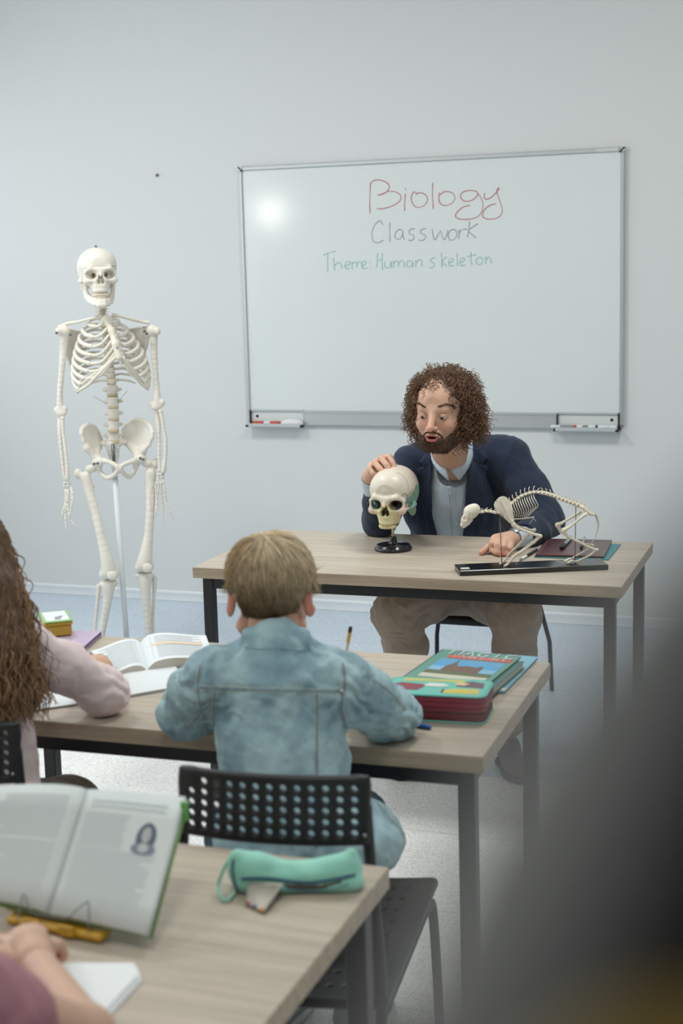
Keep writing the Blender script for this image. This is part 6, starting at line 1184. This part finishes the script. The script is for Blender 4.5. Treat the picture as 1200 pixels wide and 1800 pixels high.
# short fair hair combed down from the crown
fh = mat('fair_hair', (226, 204, 168), .5, .35, var=.15, vscale=70, vcol=True); hb = MB(); g = head_grid(.0026, face=False); X, Y, Z = g.all(); reg = np.maximum(-(Z+.062-.0*Y), np.where(np.abs(X) > .066, -(Z-.026), -1)); reg = np.maximum(reg, np.where(Y < -.03, -(Z-.055+ .5*(Y+.03)), -1)); reg = np.maximum(reg, -(Z+.068)+.0)
rg = np.maximum(-(Z+.052)-.0*X, (-(Y+.045)-.0*Z)*np.where(Z < .06, 1, 0)-np.where(Z < .06, 0, 1)); earz = np.maximum(np.maximum(.020-np.abs(Z+.004), -1), -1)
thick = np.clip(.002+.010*np.clip((Z+.03)/.10, 0, 1), .0015, .014); g.f = np.maximum(g.f-thick, np.broadcast_to(rg, g.f.shape)).astype(np.float32)
for s in (-1, 1): g.sub(ell((s*.084, .004, -.020), (.024, .034, .044), rotz(s*.3)), .006); g.sub(ell((s*.070, -.016, -.052), (.034, .044, .044)), .004)
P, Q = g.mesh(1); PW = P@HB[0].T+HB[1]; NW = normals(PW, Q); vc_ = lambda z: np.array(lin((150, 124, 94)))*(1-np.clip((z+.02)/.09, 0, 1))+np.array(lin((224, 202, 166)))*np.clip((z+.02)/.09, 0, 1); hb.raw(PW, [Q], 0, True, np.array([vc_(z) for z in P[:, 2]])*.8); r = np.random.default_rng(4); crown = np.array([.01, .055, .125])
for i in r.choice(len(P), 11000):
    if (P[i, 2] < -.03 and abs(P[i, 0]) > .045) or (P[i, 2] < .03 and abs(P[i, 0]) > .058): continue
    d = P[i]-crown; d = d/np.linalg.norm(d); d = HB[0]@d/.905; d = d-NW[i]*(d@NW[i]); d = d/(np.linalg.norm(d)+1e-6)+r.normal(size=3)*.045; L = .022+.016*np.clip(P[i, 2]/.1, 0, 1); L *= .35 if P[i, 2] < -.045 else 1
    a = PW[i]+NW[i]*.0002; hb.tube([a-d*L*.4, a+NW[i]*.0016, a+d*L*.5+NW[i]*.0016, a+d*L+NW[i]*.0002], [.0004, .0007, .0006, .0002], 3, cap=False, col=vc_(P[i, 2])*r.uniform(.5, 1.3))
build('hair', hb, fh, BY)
# denim jacket
lo = np.minimum.reduce([beL, beR, bh, bwL])-.12; hi = np.maximum.reduce([bsL, bsR, beR, bwR, pt(480, 1095, 2.6)])+.08; lo[2] = bh[2]-.045; g = G(lo, hi, .0030, big=.2)
g.add(ell(pt(486, 1235, 2.615), (.118, .080, .115), VR)); g.add(ell(pt(500, 1330, 2.58), (.118, .088, .13), VR), .05); g.add(ell(pt(528, 1465, 2.53), (.150, .112, .10), VR), .06); g.add(ell(pt(645, 1475, 2.50), (.062, .080, .055), VR), .04)
g.add(cone(pt(395, 1186, 2.60), pt(570, 1192, 2.60), .052, .054), .05); g.chain([bsL, pt(345, 1218, 2.65), beL], [.050, .049, .046], .025); g.chain([beL, (beL+bwL)/2, bwL*.85+beL*.15], [.046, .038, .033], .02)
g.chain([bsR, pt(640, 1228, 2.62), beR], [.055, .052, .050], .03); g.chain([beR, (beR+bwR)/2, bwR*.85+beR*.15], [.050, .042, .034], .025)
g.add(cone(pt(486, 1140, 2.60), pt(488, 1180, 2.6), .058, .085), .03)
X, Y, Z = g.all(); u, v, z = proj(X, Y, Z)
# collar
f0 = g.f.copy(); co_ = [pt(430, 1136, 2.60), pt(443, 1120, 2.588), pt(486, 1114, 2.578), pt(530, 1121, 2.59), pt(548, 1140, 2.60)]; g.chain(co_, [.012, .016, .018, .016, .012], .008); g.chain([p-ZH*.016-FH*.007 for p in co_], [.009, .012, .013, .012, .009], .010)
g.sub(cone(pt(480, 1085, 2.645), pt(487, 1150, 2.615), .049, .048), .004)
P, Q = g.mesh(1); N_ = normals(P, Q); P0 = P.copy()
ey_ = np.minimum(np.linalg.norm(P-beR, axis=1), np.linalg.norm(P-bsR, axis=1)); wr_ = .0045*np.sin((P@(RH*.6+ZH*.8))*95+6*noise3(P, 6, 8))*np.exp(-(ey_/.10)**2); ey2 = np.minimum(np.linalg.norm(P-beL, axis=1), np.linalg.norm(P-bsL, axis=1)); wr_ += .004*np.sin((P@(RH*.7-ZH*.7))*90+6*noise3(P, 6, 9))*np.exp(-(ey2/.08)**2)
hemz = np.exp(-((P[:, 2]-bh[2])/.16)**2); P = P+N_*(folds(6, .0075, 41, (.8, .8, 1.))(P)*(.5+.6*hemz)+folds(18, .0022, 42)(P)+wr_)[:, None]; onT = (P@FH-CAM@FH > 2.66) & (P[:, 2] < TH_+.0025); P[:, 2] = np.where(onT, TH_+.0025, P[:, 2])
wear = .5+.5*np.tanh(1.5*noise3(P0, 7, 77)); c1, c2 = np.array(lin((190, 220, 226))), np.array(lin((138, 172, 186))); cc_ = c1*wear[:, None]+c2*(1-wear[:, None]); ao = np.clip(np.abs(folds(18, 1., 42)(P0))*.0+1, 0, 1)
do = build('denim_jacket', MB().raw(P, [Q], 0, True, cc_), den, BY); dt = bvh(P, Q)
def seam(par, pts, w=.0022, n1='seam', dbl=True):
    mb = MB(); drape(mb, dt, pts, w, 6, off=.0002, flat=.5, step=8); build(n1, mb, sea, par)
    if dbl:
        mb = MB(); P_ = np.array(pts, float); T_ = np.gradient(P_, axis=0); T_ /= np.linalg.norm(T_, axis=1, keepdims=True); nn = np.stack([-T_[:, 1], T_[:, 0]], 1)
        for s in (-3.6, 3.6): drape(mb, dt, P_+nn*s, .0008, 4, off=.0006, step=8)
        build('stitching', mb, thr, par, label='pale double stitching')
seam(do, [(350, 1208), (400, 1211), (480, 1213), (560, 1215), (602, 1214)], .0030); seam(do, [(377, 1215), (376, 1260), (378, 1320)]); seam(do, [(556, 1217), (557, 1260), (556, 1340), (557, 1400), (556, 1490)]); seam(do, [(352, 1172), (348, 1200), (352, 1240), (366, 1285)], .0024); seam(do, [(602, 1166), (606, 1200), (600, 1240), (612, 1290), (626, 1298)], .0030)
seam(do, [(430, 1137), (452, 1141), (486, 1140), (525, 1144), (543, 1140)], .0014, 'collar_seam', False); seam(do, [(372, 1235), (352, 1255), (330, 1280)], .0016); seam(do, [(655, 1196), (690, 1222), (712, 1248)], .0016); seam(do, [(636, 1262), (665, 1240), (672, 1215)], .0012, 'seam', False); seam(do, [(640, 1290), (690, 1290), (722, 1280)], .0018); seam(do, [(635, 1330), (655, 1400), (700, 1455), (722, 1478)], .0022)
tc_ = MB(); a, nn = hit(dt, 601, 1215, .002)
if a is not None: tc_.ball(a, (.006, .006, .006), n=10); build('button', tc_, silver, do)
g = chain_grid([[(bh-ZH*.02, .105), (np.array([-1.17, -3.95, .515]), .072), (np.array([-1.19, -3.78, .50]), .060), (np.array([-1.20, -3.76, .13]), .048)], [(bh-ZH*.02, .105), (np.array([-1.02, -3.95, .515]), .072), (np.array([-1.01, -3.76, .50]), .060), (np.array([-1.03, -3.74, .13]), .048)]], .005, .03); g.sub(rbox((-1.0, -4.12, .40), (.4, .31, .078)), .01)
P, Q = g.mesh(1); P = P+normals(P, Q)*folds(8, .004, 51)(P)[:, None]; build('jeans', MB().raw(P, [Q]), jeans, BY)
snk = mat('grey_sneaker', (150, 156, 160), .7, bump=.2, bscale=500); snks = mat('sneaker_sole', (206, 206, 204), .6)
def sneaker(par, a, f_, sc=.8):
    a = np.array([a[0], a[1], .09]); f_ = np.array(f_, float); f_ /= np.linalg.norm(f_); s_ = np.cross(f_, ZH); R0 = np.stack([s_, -f_, ZH], 1); g = G(a-.2, a+.2, .0035); b = np.array([a[0], a[1], 0]); g.add(ell(b+np.array([0, 0, .055]), (.036*sc/.8, .045, .060), R0)); g.add(ell(b+f_*.085+np.array([0, 0, .030]), (.040, .085, .036), R0), .03); g.sub(rbox((a[0], a[1], -.05), (.4, .4, .066))); so_ = sdf_part('sneaker', g, snk, par)
    g = G(a-.2, a+.2, .004); g.add(ell(b+np.array([0, 0, .012]), (.040, .050, .03), R0)); g.add(ell(b+f_*.085+np.array([0, 0, .012]), (.044, .092, .03), R0), .02); g.sub(rbox((a[0], a[1], -.05), (.4, .4, .0505))); g.sub(rbox((a[0], a[1], .12), (.4, .4, .098))); sdf_part('sole', g, snks, so_)
sneaker(BY, np.array([-1.20, -3.78, .09]), (.05, 1, 0)); sneaker(BY, np.array([-1.03, -3.76, .09]), (.15, 1, 0))
# =========== the girl at the left edge
gh0 = pt(-20, 1440, 2.72)
GI = thing('person', 'girl with long wavy brown hair in a pale pink sweater at the left edge', 'person', (gh0[0], gh0[1], .47)); gsk = (206, 164, 136)
HG = (VR@rotz(172*D2R)@rotx(12*D2R)*.98, pt(-62, 1000, 2.82)); mb = MB(); GP, GQ = body_piece(mb, head_grid(.003), HG, lambda P: facecol(P, gsk))
gs1, gs0 = pt(48, 1140, 2.80), pt(-150, 1130, 2.78); ge1, gw1 = pt(183, 1218, 2.895), pt(176, 1190, 3.08); ge0, gw0 = pt(-200, 1260, 2.88), at(-80, 1200, z=TH_+.03)
body_piece(mb, chain_grid([[(pt(-58, 1015, 2.8), .045), (pt(-50, 1080, 2.78), .046), (pt(-50, 1240, 2.78), .08), (gh0, .085)], [(pt(-50, 1110, 2.78), .05), (gs1, .036), (ge1, .028), (gw1, .018)], [(pt(-50, 1110, 2.78), .05), (gs0, .036), (ge0, .028), (gw0, .018)], [(gh0, .085), (pt(120, 1425, 2.98), .055), (np.array([-1.55, -3.70, .12]), .032)], [(gh0, .085), (pt(-60, 1430, 3.1), .055), (np.array([-1.78, -3.6, .10]), .032)]], .008, .02), base=gsk)
G_ = lambda u, v, z, r: (at(u, v, z=TH_+z), r)
hand_piece(mb, [[(gw1, .021), G_(170, 1170, .045, .018)], [(gw1, .021), G_(184, 1172, .038, .017)]], [[G_(186, 1170, .042, .011), G_(183, 1160, .040, .0095), G_(172, 1160, .022, .009), G_(168, 1166, .018, .008)], [G_(179, 1167, .046, .011), G_(174, 1157, .044, .0098), G_(163, 1160, .024, .009), G_(162, 1166, .018, .008)], [G_(171, 1167, .045, .011), G_(164, 1158, .042, .0095), G_(155, 1163, .024, .0088), G_(157, 1169, .018, .008)], [G_(164, 1170, .038, .010), G_(157, 1163, .034, .009), G_(150, 1168, .020, .0082), G_(153, 1173, .016, .0075)]], [G_(172, 1176, .030, .012), G_(161, 1172, .026, .010), G_(155, 1168, .022, .009), G_(150, 1163, .022, .008)], .002, gsk)
small_hand(mb, gw0, FH, RH, .8, gsk); build('body', mb, skin, GI)
pk = fabric('pale_pink_knit', (238, 218, 218), .5, 600, .07, .9, 9)
A = np.array([gs1, gs0, ge1, ge0, gh0, gw1, gw0, pt(-50, 1080, 2.78)]); g = G(A.min(0)-.10, A.max(0)+.09, .0034, big=.2)
g.add(ell(pt(-48, 1190, 2.785), (.118, .085, .12), VR)); g.add(ell(pt(-45, 1330, 2.75), (.120, .092, .15), VR), .05); g.add(cone(pt(-130, 1125, 2.79), pt(22, 1130, 2.80), .046, .048), .05); g.add(ell(pt(-38, 1430, 2.72), (.122, .11, .08), VR), .05)
g.chain([gs1, pt(115, 1175, 2.85), ge1], [.049, .047, .042], .03); g.chain([ge1, (ge1+gw1)/2, gw1*.72+ge1*.28], [.042, .036, .027], .02); g.chain([gs0, ge0, gw0], [.048, .042, .028], .03); g.sub(cone(pt(-56, 1050, 2.80), pt(-50, 1110, 2.79), .05, .05), .005)
P, Q = g.mesh(1); N_ = normals(P, Q); e_ = np.minimum(np.linalg.norm(P-ge1, axis=1), np.linalg.norm(P-gs1, axis=1)); P = P+N_*(folds(6, .005, 61)(P)+.0028*np.sin((P@(RH*.6+ZH))*85+6*noise3(P, 5, 3))*np.exp(-(e_/.09)**2))[:, None]; onT = (P@FH-CAM@FH > 2.83) & (P[:, 2] < TH_+.0025) & (P[:, 2] > TH_-.06) & (P[:, 0] > -1.75); P[:, 2] = np.where(onT, TH_+.0025, P[:, 2])
go = build('sweater', MB().raw(P, [Q]), pk, GI)
g = chain_grid([[(gh0-ZH*.03, .11), (pt(120, 1428, 2.98), .070), (np.array([-1.55, -3.70, .15]), .05)], [(gh0-ZH*.03, .11), (pt(-60, 1432, 3.1), .07), (np.array([-1.78, -3.6, .13]), .05)]], .005, .03); P, Q = g.mesh(1); P = P+normals(P, Q)*folds(8, .003, 63)(P)[:, None]; build('trousers', MB().raw(P, [Q]), fabric('taupe_trousers', (150, 138, 130)), GI)
sneaker(GI, np.array([-1.55, -3.72, .09]), (.1, 1, 0)); sneaker(GI, np.array([-1.78, -3.62, .09]), (0, 1, 0))
lh = mat('long_brown_hair', (150, 118, 88), .5, .35, var=.35, vscale=45); hb = MB(); r = np.random.default_rng(8)
g = G(pt(-190, 1260, 2.7)-.08, pt(90, 880, 2.9)+.1, .005, big=.2); g.add(ell(HG[1]+ZH*.038-FH*.012, (.088, .10, .088), VR)); g.chain([pt(-66, 990, 2.76), pt(-50, 1060, 2.72), pt(-38, 1150, 2.68), pt(-30, 1215, 2.68)], [.085, .090, .086, .055], .03); g.sub(ell(HG[1]+FH*.10, (.07, .07, .11), VR), .01)
g.sub(ell(pt(-48, 1215, 2.86), (.2, .09, .11), VR), .01)
P, Q = g.mesh(1); N0 = normals(P, Q); aa = np.arctan2((P-HG[1])@RH, -((P-HG[1])@FH)); P = P+N0*(.004*noise3(P*np.array([1, 1, .3]), 16, 9)+.0035*np.sin(aa*34+5*np.sin(P[:, 2]*28)+4*noise3(P, 4, 1)))[:, None]; hb.raw(P, [Q], 1); NN = normals(P, Q); top = np.where((P[:, 2] > HG[1][2]-.22) & (P@FH-CAM@FH < 2.88))[0]
for i in r.choice(top, 2600):
    out = NN[i]*.28+np.array([0, 0, -.9]); side = RH*(.22 if (P[i]-HG[1])@RH > 0 else -.2)*r.uniform(0, .6); L = max(.06, (P[i, 2]-pt(20, 1240, 2.7)[2])*r.uniform(.75, 1.12)+.02); curl(hb, P[i]-NN[i]*.006, out+side*.6, L, r.uniform(.004, .009), r.uniform(.05, .085), r.uniform(.0009, .0017), .9, int(i), 44, .05)
build('hair', hb, [lh, hairmat('hair_depth_chestnut', (96, 72, 52), .3)], GI)
# =========== the child nearest the viewer (arms in view at the lower left)
nsk = (206, 168, 146)
ne1, nw1 = at(150, 1822, z=TH_+.045), at(62, 1690, z=TH_+.045); nsh = pt(-40, 1900, 1.46); nhp = pt(-330, 2400, 1.30); nhp[2] = .55
NC = thing('person', 'child in a dusty pink top resting a bare forearm on the nearest desk', 'person', (nhp[0], nhp[1], .47)); mb = MB()
HN = (VR@rotz(172*D2R)@rotx(12*D2R)*.97, nhp+np.array([0, 0, .62])+FH*.06); body_piece(mb, head_grid(.004), HN, lambda P: facecol(P, nsk))
ntop = nhp+np.array([0, 0, .46])+FH*.02; nsr = ntop-ZH*.06+RH*.13; nsl = ntop-ZH*.06-RH*.13; ne0 = nsl-ZH*.17+FH*.08-RH*.05; nw0 = at(5, 1690, z=TH_+.04)
body_piece(mb, chain_grid([[(HN[1], .045), (ntop, .05), ((nhp+ntop)/2, .085), (nhp, .09)], [(ntop, .05), (nsr, .042), (ne1, .031), (nw1, .022)], [(ntop, .05), (nsl, .042), (ne0, .031), (nw0, .022)], [(nhp, .09), (nhp+FH*.36+RH*.07-ZH*.02, .055), (nhp+FH*.34+RH*.07-ZH*.40, .035)], [(nhp, .09), (nhp+FH*.36-RH*.1-ZH*.02, .055), (nhp+FH*.34-RH*.1-ZH*.40, .035)]], .006, .02), base=nsk)
N2 = lambda u, v, z, r: (at(u, v, z=TH_+z), r)
hand_piece(mb, [[(nw1, .022), N2(45, 1658, .055, .018)], [(nw1, .022), N2(64, 1660, .045, .017)]], [[N2(72, 1655, .048, .0105), N2(70, 1640, .046, .0095), N2(58, 1640, .028, .0088), N2(50, 1648, .022, .008)], [N2(62, 1650, .054, .011), N2(58, 1636, .050, .0098), N2(44, 1640, .030, .009), N2(40, 1650, .024, .008)], [N2(50, 1650, .056, .011), N2(44, 1638, .052, .0098), N2(30, 1645, .032, .009), N2(28, 1655, .026, .008)], [N2(40, 1655, .052, .0105), N2(30, 1645, .048, .0095), N2(18, 1652, .032, .0088), N2(16, 1660, .026, .008)]], [N2(38, 1672, .050, .012), N2(22, 1664, .046, .0105), N2(10, 1656, .042, .0092), N2(0, 1652, .040, .008)], .002, nsk)
small_hand(mb, nw0, FH*.7+RH*.4, RH, .75, nsk); build('body', mb, skin, NC)
dp = fabric('dusty_pink_cotton', (172, 118, 130), .3, 700, .06); A = np.array([nsr, nsl, nhp, ntop]); g = G(A.min(0)-.15, A.max(0)+.12, .005, big=.2); g.chain([ntop-ZH*.03, (nhp+ntop)/2, nhp], [.07, .115, .13], .05); g.add(cone(nsr, nsl, .058, .058), .04); g.chain([nsr, nsr*.42+ne1*.58], [.060, .052], .03); g.chain([nsl, nsl*.5+ne0*.5], [.058, .05], .03); g.sub(cone(ntop+ZH*.1, ntop, .05, .05), .004)
P, Q = g.mesh(1); P = P+normals(P, Q)*folds(7, .004, 71)(P)[:, None]; build('top', MB().raw(P, [Q]), dp, NC)
g = chain_grid([[(nhp-ZH*.02, .12), (nhp+FH*.36+RH*.07-ZH*.02, .07), (nhp+FH*.34+RH*.07-ZH*.36, .05)], [(nhp-ZH*.02, .12), (nhp+FH*.36-RH*.1-ZH*.02, .07), (nhp+FH*.34-RH*.1-ZH*.36, .05)]], .007, .03); sdf_part('jeans', g, jeans, NC)
for s in (.07, -.1): sneaker(NC, nhp+FH*.34+RH*s, FH)
g = G(HN[1]-.13, HN[1]+.15, .005); g.add(ell(HN[1]+ZH*.04-FH*.012, (.084, .10, .09), VR)); g.sub(ell(HN[1]+FH*.11, (.07, .07, .10), VR), .01); sdf_part('hair', g, hairmat('dark_brown_hair', (70, 50, 38)), NC)
CH3 = dup(CH1, (nhp[0], nhp[1]-.20, 0), 4*D2R, 'perforated black chair of the child nearest the viewer'); CH3.pop('group', None)
# =========== dark figure close to the viewer at the lower right
dirc = ray(3080, 2750); dirc /= np.linalg.norm(dirc); fc_ = CAM+dirc*.152
DF = thing('person', 'dark out-of-focus figure, lit rim and dark middle put in as colour, close by at the lower right with a patch of yellow', 'person', (fc_[0], fc_[1], 0)); RF = rotz(-25*D2R)
mb = MB(); HF = (RF@rotz(180*D2R)*.86, fc_-ZH*.03); body_piece(mb, head_grid(.004), HF, lambda P: facecol(P)); sp_ = fc_-ZH*.22
body_piece(mb, chain_grid([[(fc_, .05), (sp_, .055), (sp_-ZH*.3, .11), (sp_-ZH*.55, .11), (np.array([sp_[0]-.1, sp_[1], .5]), .07), (np.array([sp_[0]-.1, sp_[1], .08]), .04)], [(sp_-ZH*.55, .11), (np.array([sp_[0]+.1, sp_[1], .5]), .07), (np.array([sp_[0]+.1, sp_[1], .08]), .04)], [(sp_-ZH*.03, .05), (sp_-ZH*.08+RF@np.array([.17, 0, 0]), .045), (sp_-ZH*.38+RF@np.array([.20, 0, 0]), .035), (sp_-ZH*.6+RF@np.array([.2, .05, 0]), .028)], [(sp_-ZH*.03, .05), (sp_-ZH*.08-RF@np.array([.17, 0, 0]), .045), (sp_-ZH*.38-RF@np.array([.20, 0, 0]), .035), (sp_-ZH*.6-RF@np.array([.2, -.05, 0]), .028)]], .012, .03)); build('body', mb, skin, DF)
bkh = mat('blur_core_black', (17, 16, 15), .8, .1, var=.3, vscale=55); g = G(fc_-.2, fc_+.2, .004, big=.2); g.add(ell(fc_, (.096, .098, .098), RF)); g.sub(ell(fc_+RF@np.array([0, .125, -.03]), (.05, .05, .06)), .01); sdf_part('blur_rim', g, fabric('blur_rim_grey', (92, 92, 90), .3, 500, .1), DF)  # grey shell: the lit rim of the blurred figure put into its colour
nh_ = np.cross(ray(1175, 1230), ray(965, 1700)); nh_ /= np.linalg.norm(nh_); nh_ = nh_ if nh_@ray(1800, 1800) > 0 else -nh_; fh_ = fc_; g = G(fh_-.2, fh_+.2, .003, big=.2); g.add(ell(fh_, (.099, .101, .101), RF)); X, Y, Z = g.all(); g.f = np.maximum(g.f, -((X-CAM[0])*nh_[0]+(Y-CAM[1])*nh_[1]+(Z-CAM[2])*nh_[2])).astype(np.float32); P, Q = g.mesh(1); P = P+normals(P, Q)*(.001*noise3(P, 18, 9))[:, None]; hd_ = build('hair', MB().raw(P, [Q]), bkh, DF); db = ray(1190, 2130); db /= np.linalg.norm(db); bq = (CAM-fh_)@db; tq = -bq-math.sqrt(max(bq*bq-((CAM-fh_)@(CAM-fh_)-.101**2), 0)); build('yellow_blob', MB().ball(CAM+db*(tq-.001), .0040, n=12), mat('yellow_band', (214, 176, 40), .6), hd_, label='small yellow patch')  # black core, cut along view rays: the blur's shaded middle put into colour
yl = fabric('black_jersey', (30, 30, 32)); A = sp_; g = G(A-np.array([.32, .25, .75]), A+np.array([.32, .25, .10]), .008, big=.2); g.add(cone(A-ZH*.06, A-ZH*.55, .10, .135), .0); g.add(cone(A-ZH*.09+RF@np.array([.16, 0, 0]), A-ZH*.09-RF@np.array([.16, 0, 0]), .07, .07), .05)
for s in (-1, 1): g.chain([A-ZH*.09+RF@np.array([s*.17, 0, 0]), A-ZH*.38+RF@np.array([s*.2, 0, 0]), A-ZH*.58+RF@np.array([s*.2, s*.05, 0])], [.065, .055, .045], .03)
P, Q = g.mesh(1); build('sweater', MB().raw(P, [Q]), yl, DF)
g = chain_grid([[(sp_-ZH*.60, .13), (np.array([sp_[0]-.1, sp_[1], .5]), .085), (np.array([sp_[0]-.1, sp_[1], .10]), .06)], [(sp_-ZH*.60, .13), (np.array([sp_[0]+.1, sp_[1], .5]), .085), (np.array([sp_[0]+.1, sp_[1], .10]), .06)]], .010, .03); sdf_part('trousers', g, fabric('black_trousers', (34, 34, 38)), DF)
for s in (-.1, .1): sneaker(DF, np.array([sp_[0]+s, sp_[1], .09]), (0, 1, 0), .9)
# ------------------------------------------------------------------ light
def area(name, loc, target, sx, sy, e, col=(1, 1, 1)):
    l = bpy.data.lights.new(name, 'AREA'); l.shape = 'RECTANGLE'; l.size = sx; l.size_y = sy; l.energy = e; l.color = col
    o = bpy.data.objects.new(name, l); COL.objects.link(o); o.location = loc; o.rotation_euler = (Vector(target)-Vector(loc)).to_track_quat('-Z', 'Y').to_euler(); return o
for k, (a, b) in enumerate(wins):
    area('window_daylight', (XL+.02, (a+b)/2, (z0+z1)/2), (0, (a+b)/2, (z0+z1)/2-.2), 2.1, 1.6, [15, 7][k], (.84, .93, 1.0))
for x, y in ((-3.1, -2.5), (-.6, -2.5), (-3.1, -5.6), (-.6, -5.6)):
    area('ceiling_lamp_light', (x, y, ZC-.03), (x, y, 0), .6, .6, 24 if y > -4 else 12, (.98, 1.0, .97))
    q = thing('ceiling_panel_lamp', 'flat white square lamp panel on the ceiling', 'lamp', (x, y, ZC), 0, 'ceiling lamp panels')
    build('housing', MB().box((x, y, ZC-.008), (.31, .31, .008), bev=.002), white_trim, q)
B_ = at(478, 372, y=-.014); Cm = np.array([CAM[0], -CAM[1]-.028, CAM[2]]); dm = B_-Cm; Lp = Cm+dm*((XL+.07-Cm[0])/dm[0])  # unseen lamp, added where its mirror image makes the board highlight
lm = thing('highlight_lamp', 'small round lamp added unseen on the left wall for the board highlight', 'lamp', (XL, Lp[1], Lp[2])); build('back_plate', MB().lathe((XL+.001, Lp[1], Lp[2]), [(0, 0), (.07, 0), (.07, .012), (0, .014)], 24, R=roty(90*D2R)), white_trim, lm); build('added_lamp_globe', MB().ball(Lp, .085, n=24), mat('added_lamp_glow', (255, 250, 240), .5, emit=22.), lm)  # back plate and globe belong to the added lamp
w = bpy.data.worlds.new('World'); bpy.context.scene.world = w; w.use_nodes = True
w.node_tree.nodes['Background'].inputs['Color'].default_value = (.82, .9, 1.0, 1); w.node_tree.nodes['Background'].inputs['Strength'].default_value = .5
# ------------------------------------------------------------------ camera
cd = bpy.data.cameras.new('Camera'); co = bpy.data.objects.new('Camera', cd); COL.objects.link(co)
cd.sensor_fit = 'VERTICAL'; cd.sensor_height = 36.; cd.lens = CF/1800*36; cd.clip_start = .01
M = Matrix([[R_[0], U_[0], -_F[0], CAM[0]], [R_[1], U_[1], -_F[1], CAM[1]], [R_[2], U_[2], -_F[2], CAM[2]], [0, 0, 0, 1]]); co.matrix_world = M
cd.dof.use_dof = True; cd.dof.focus_distance = 4.55; cd.dof.aperture_fstop = 4.2
s = bpy.context.scene; s.camera = co; s.view_settings.view_transform = 'Standard'; s.view_settings.look = 'None'; s.view_settings.exposure = .55; s.view_settings.gamma = 1; s.view_settings.use_curve_mapping = False
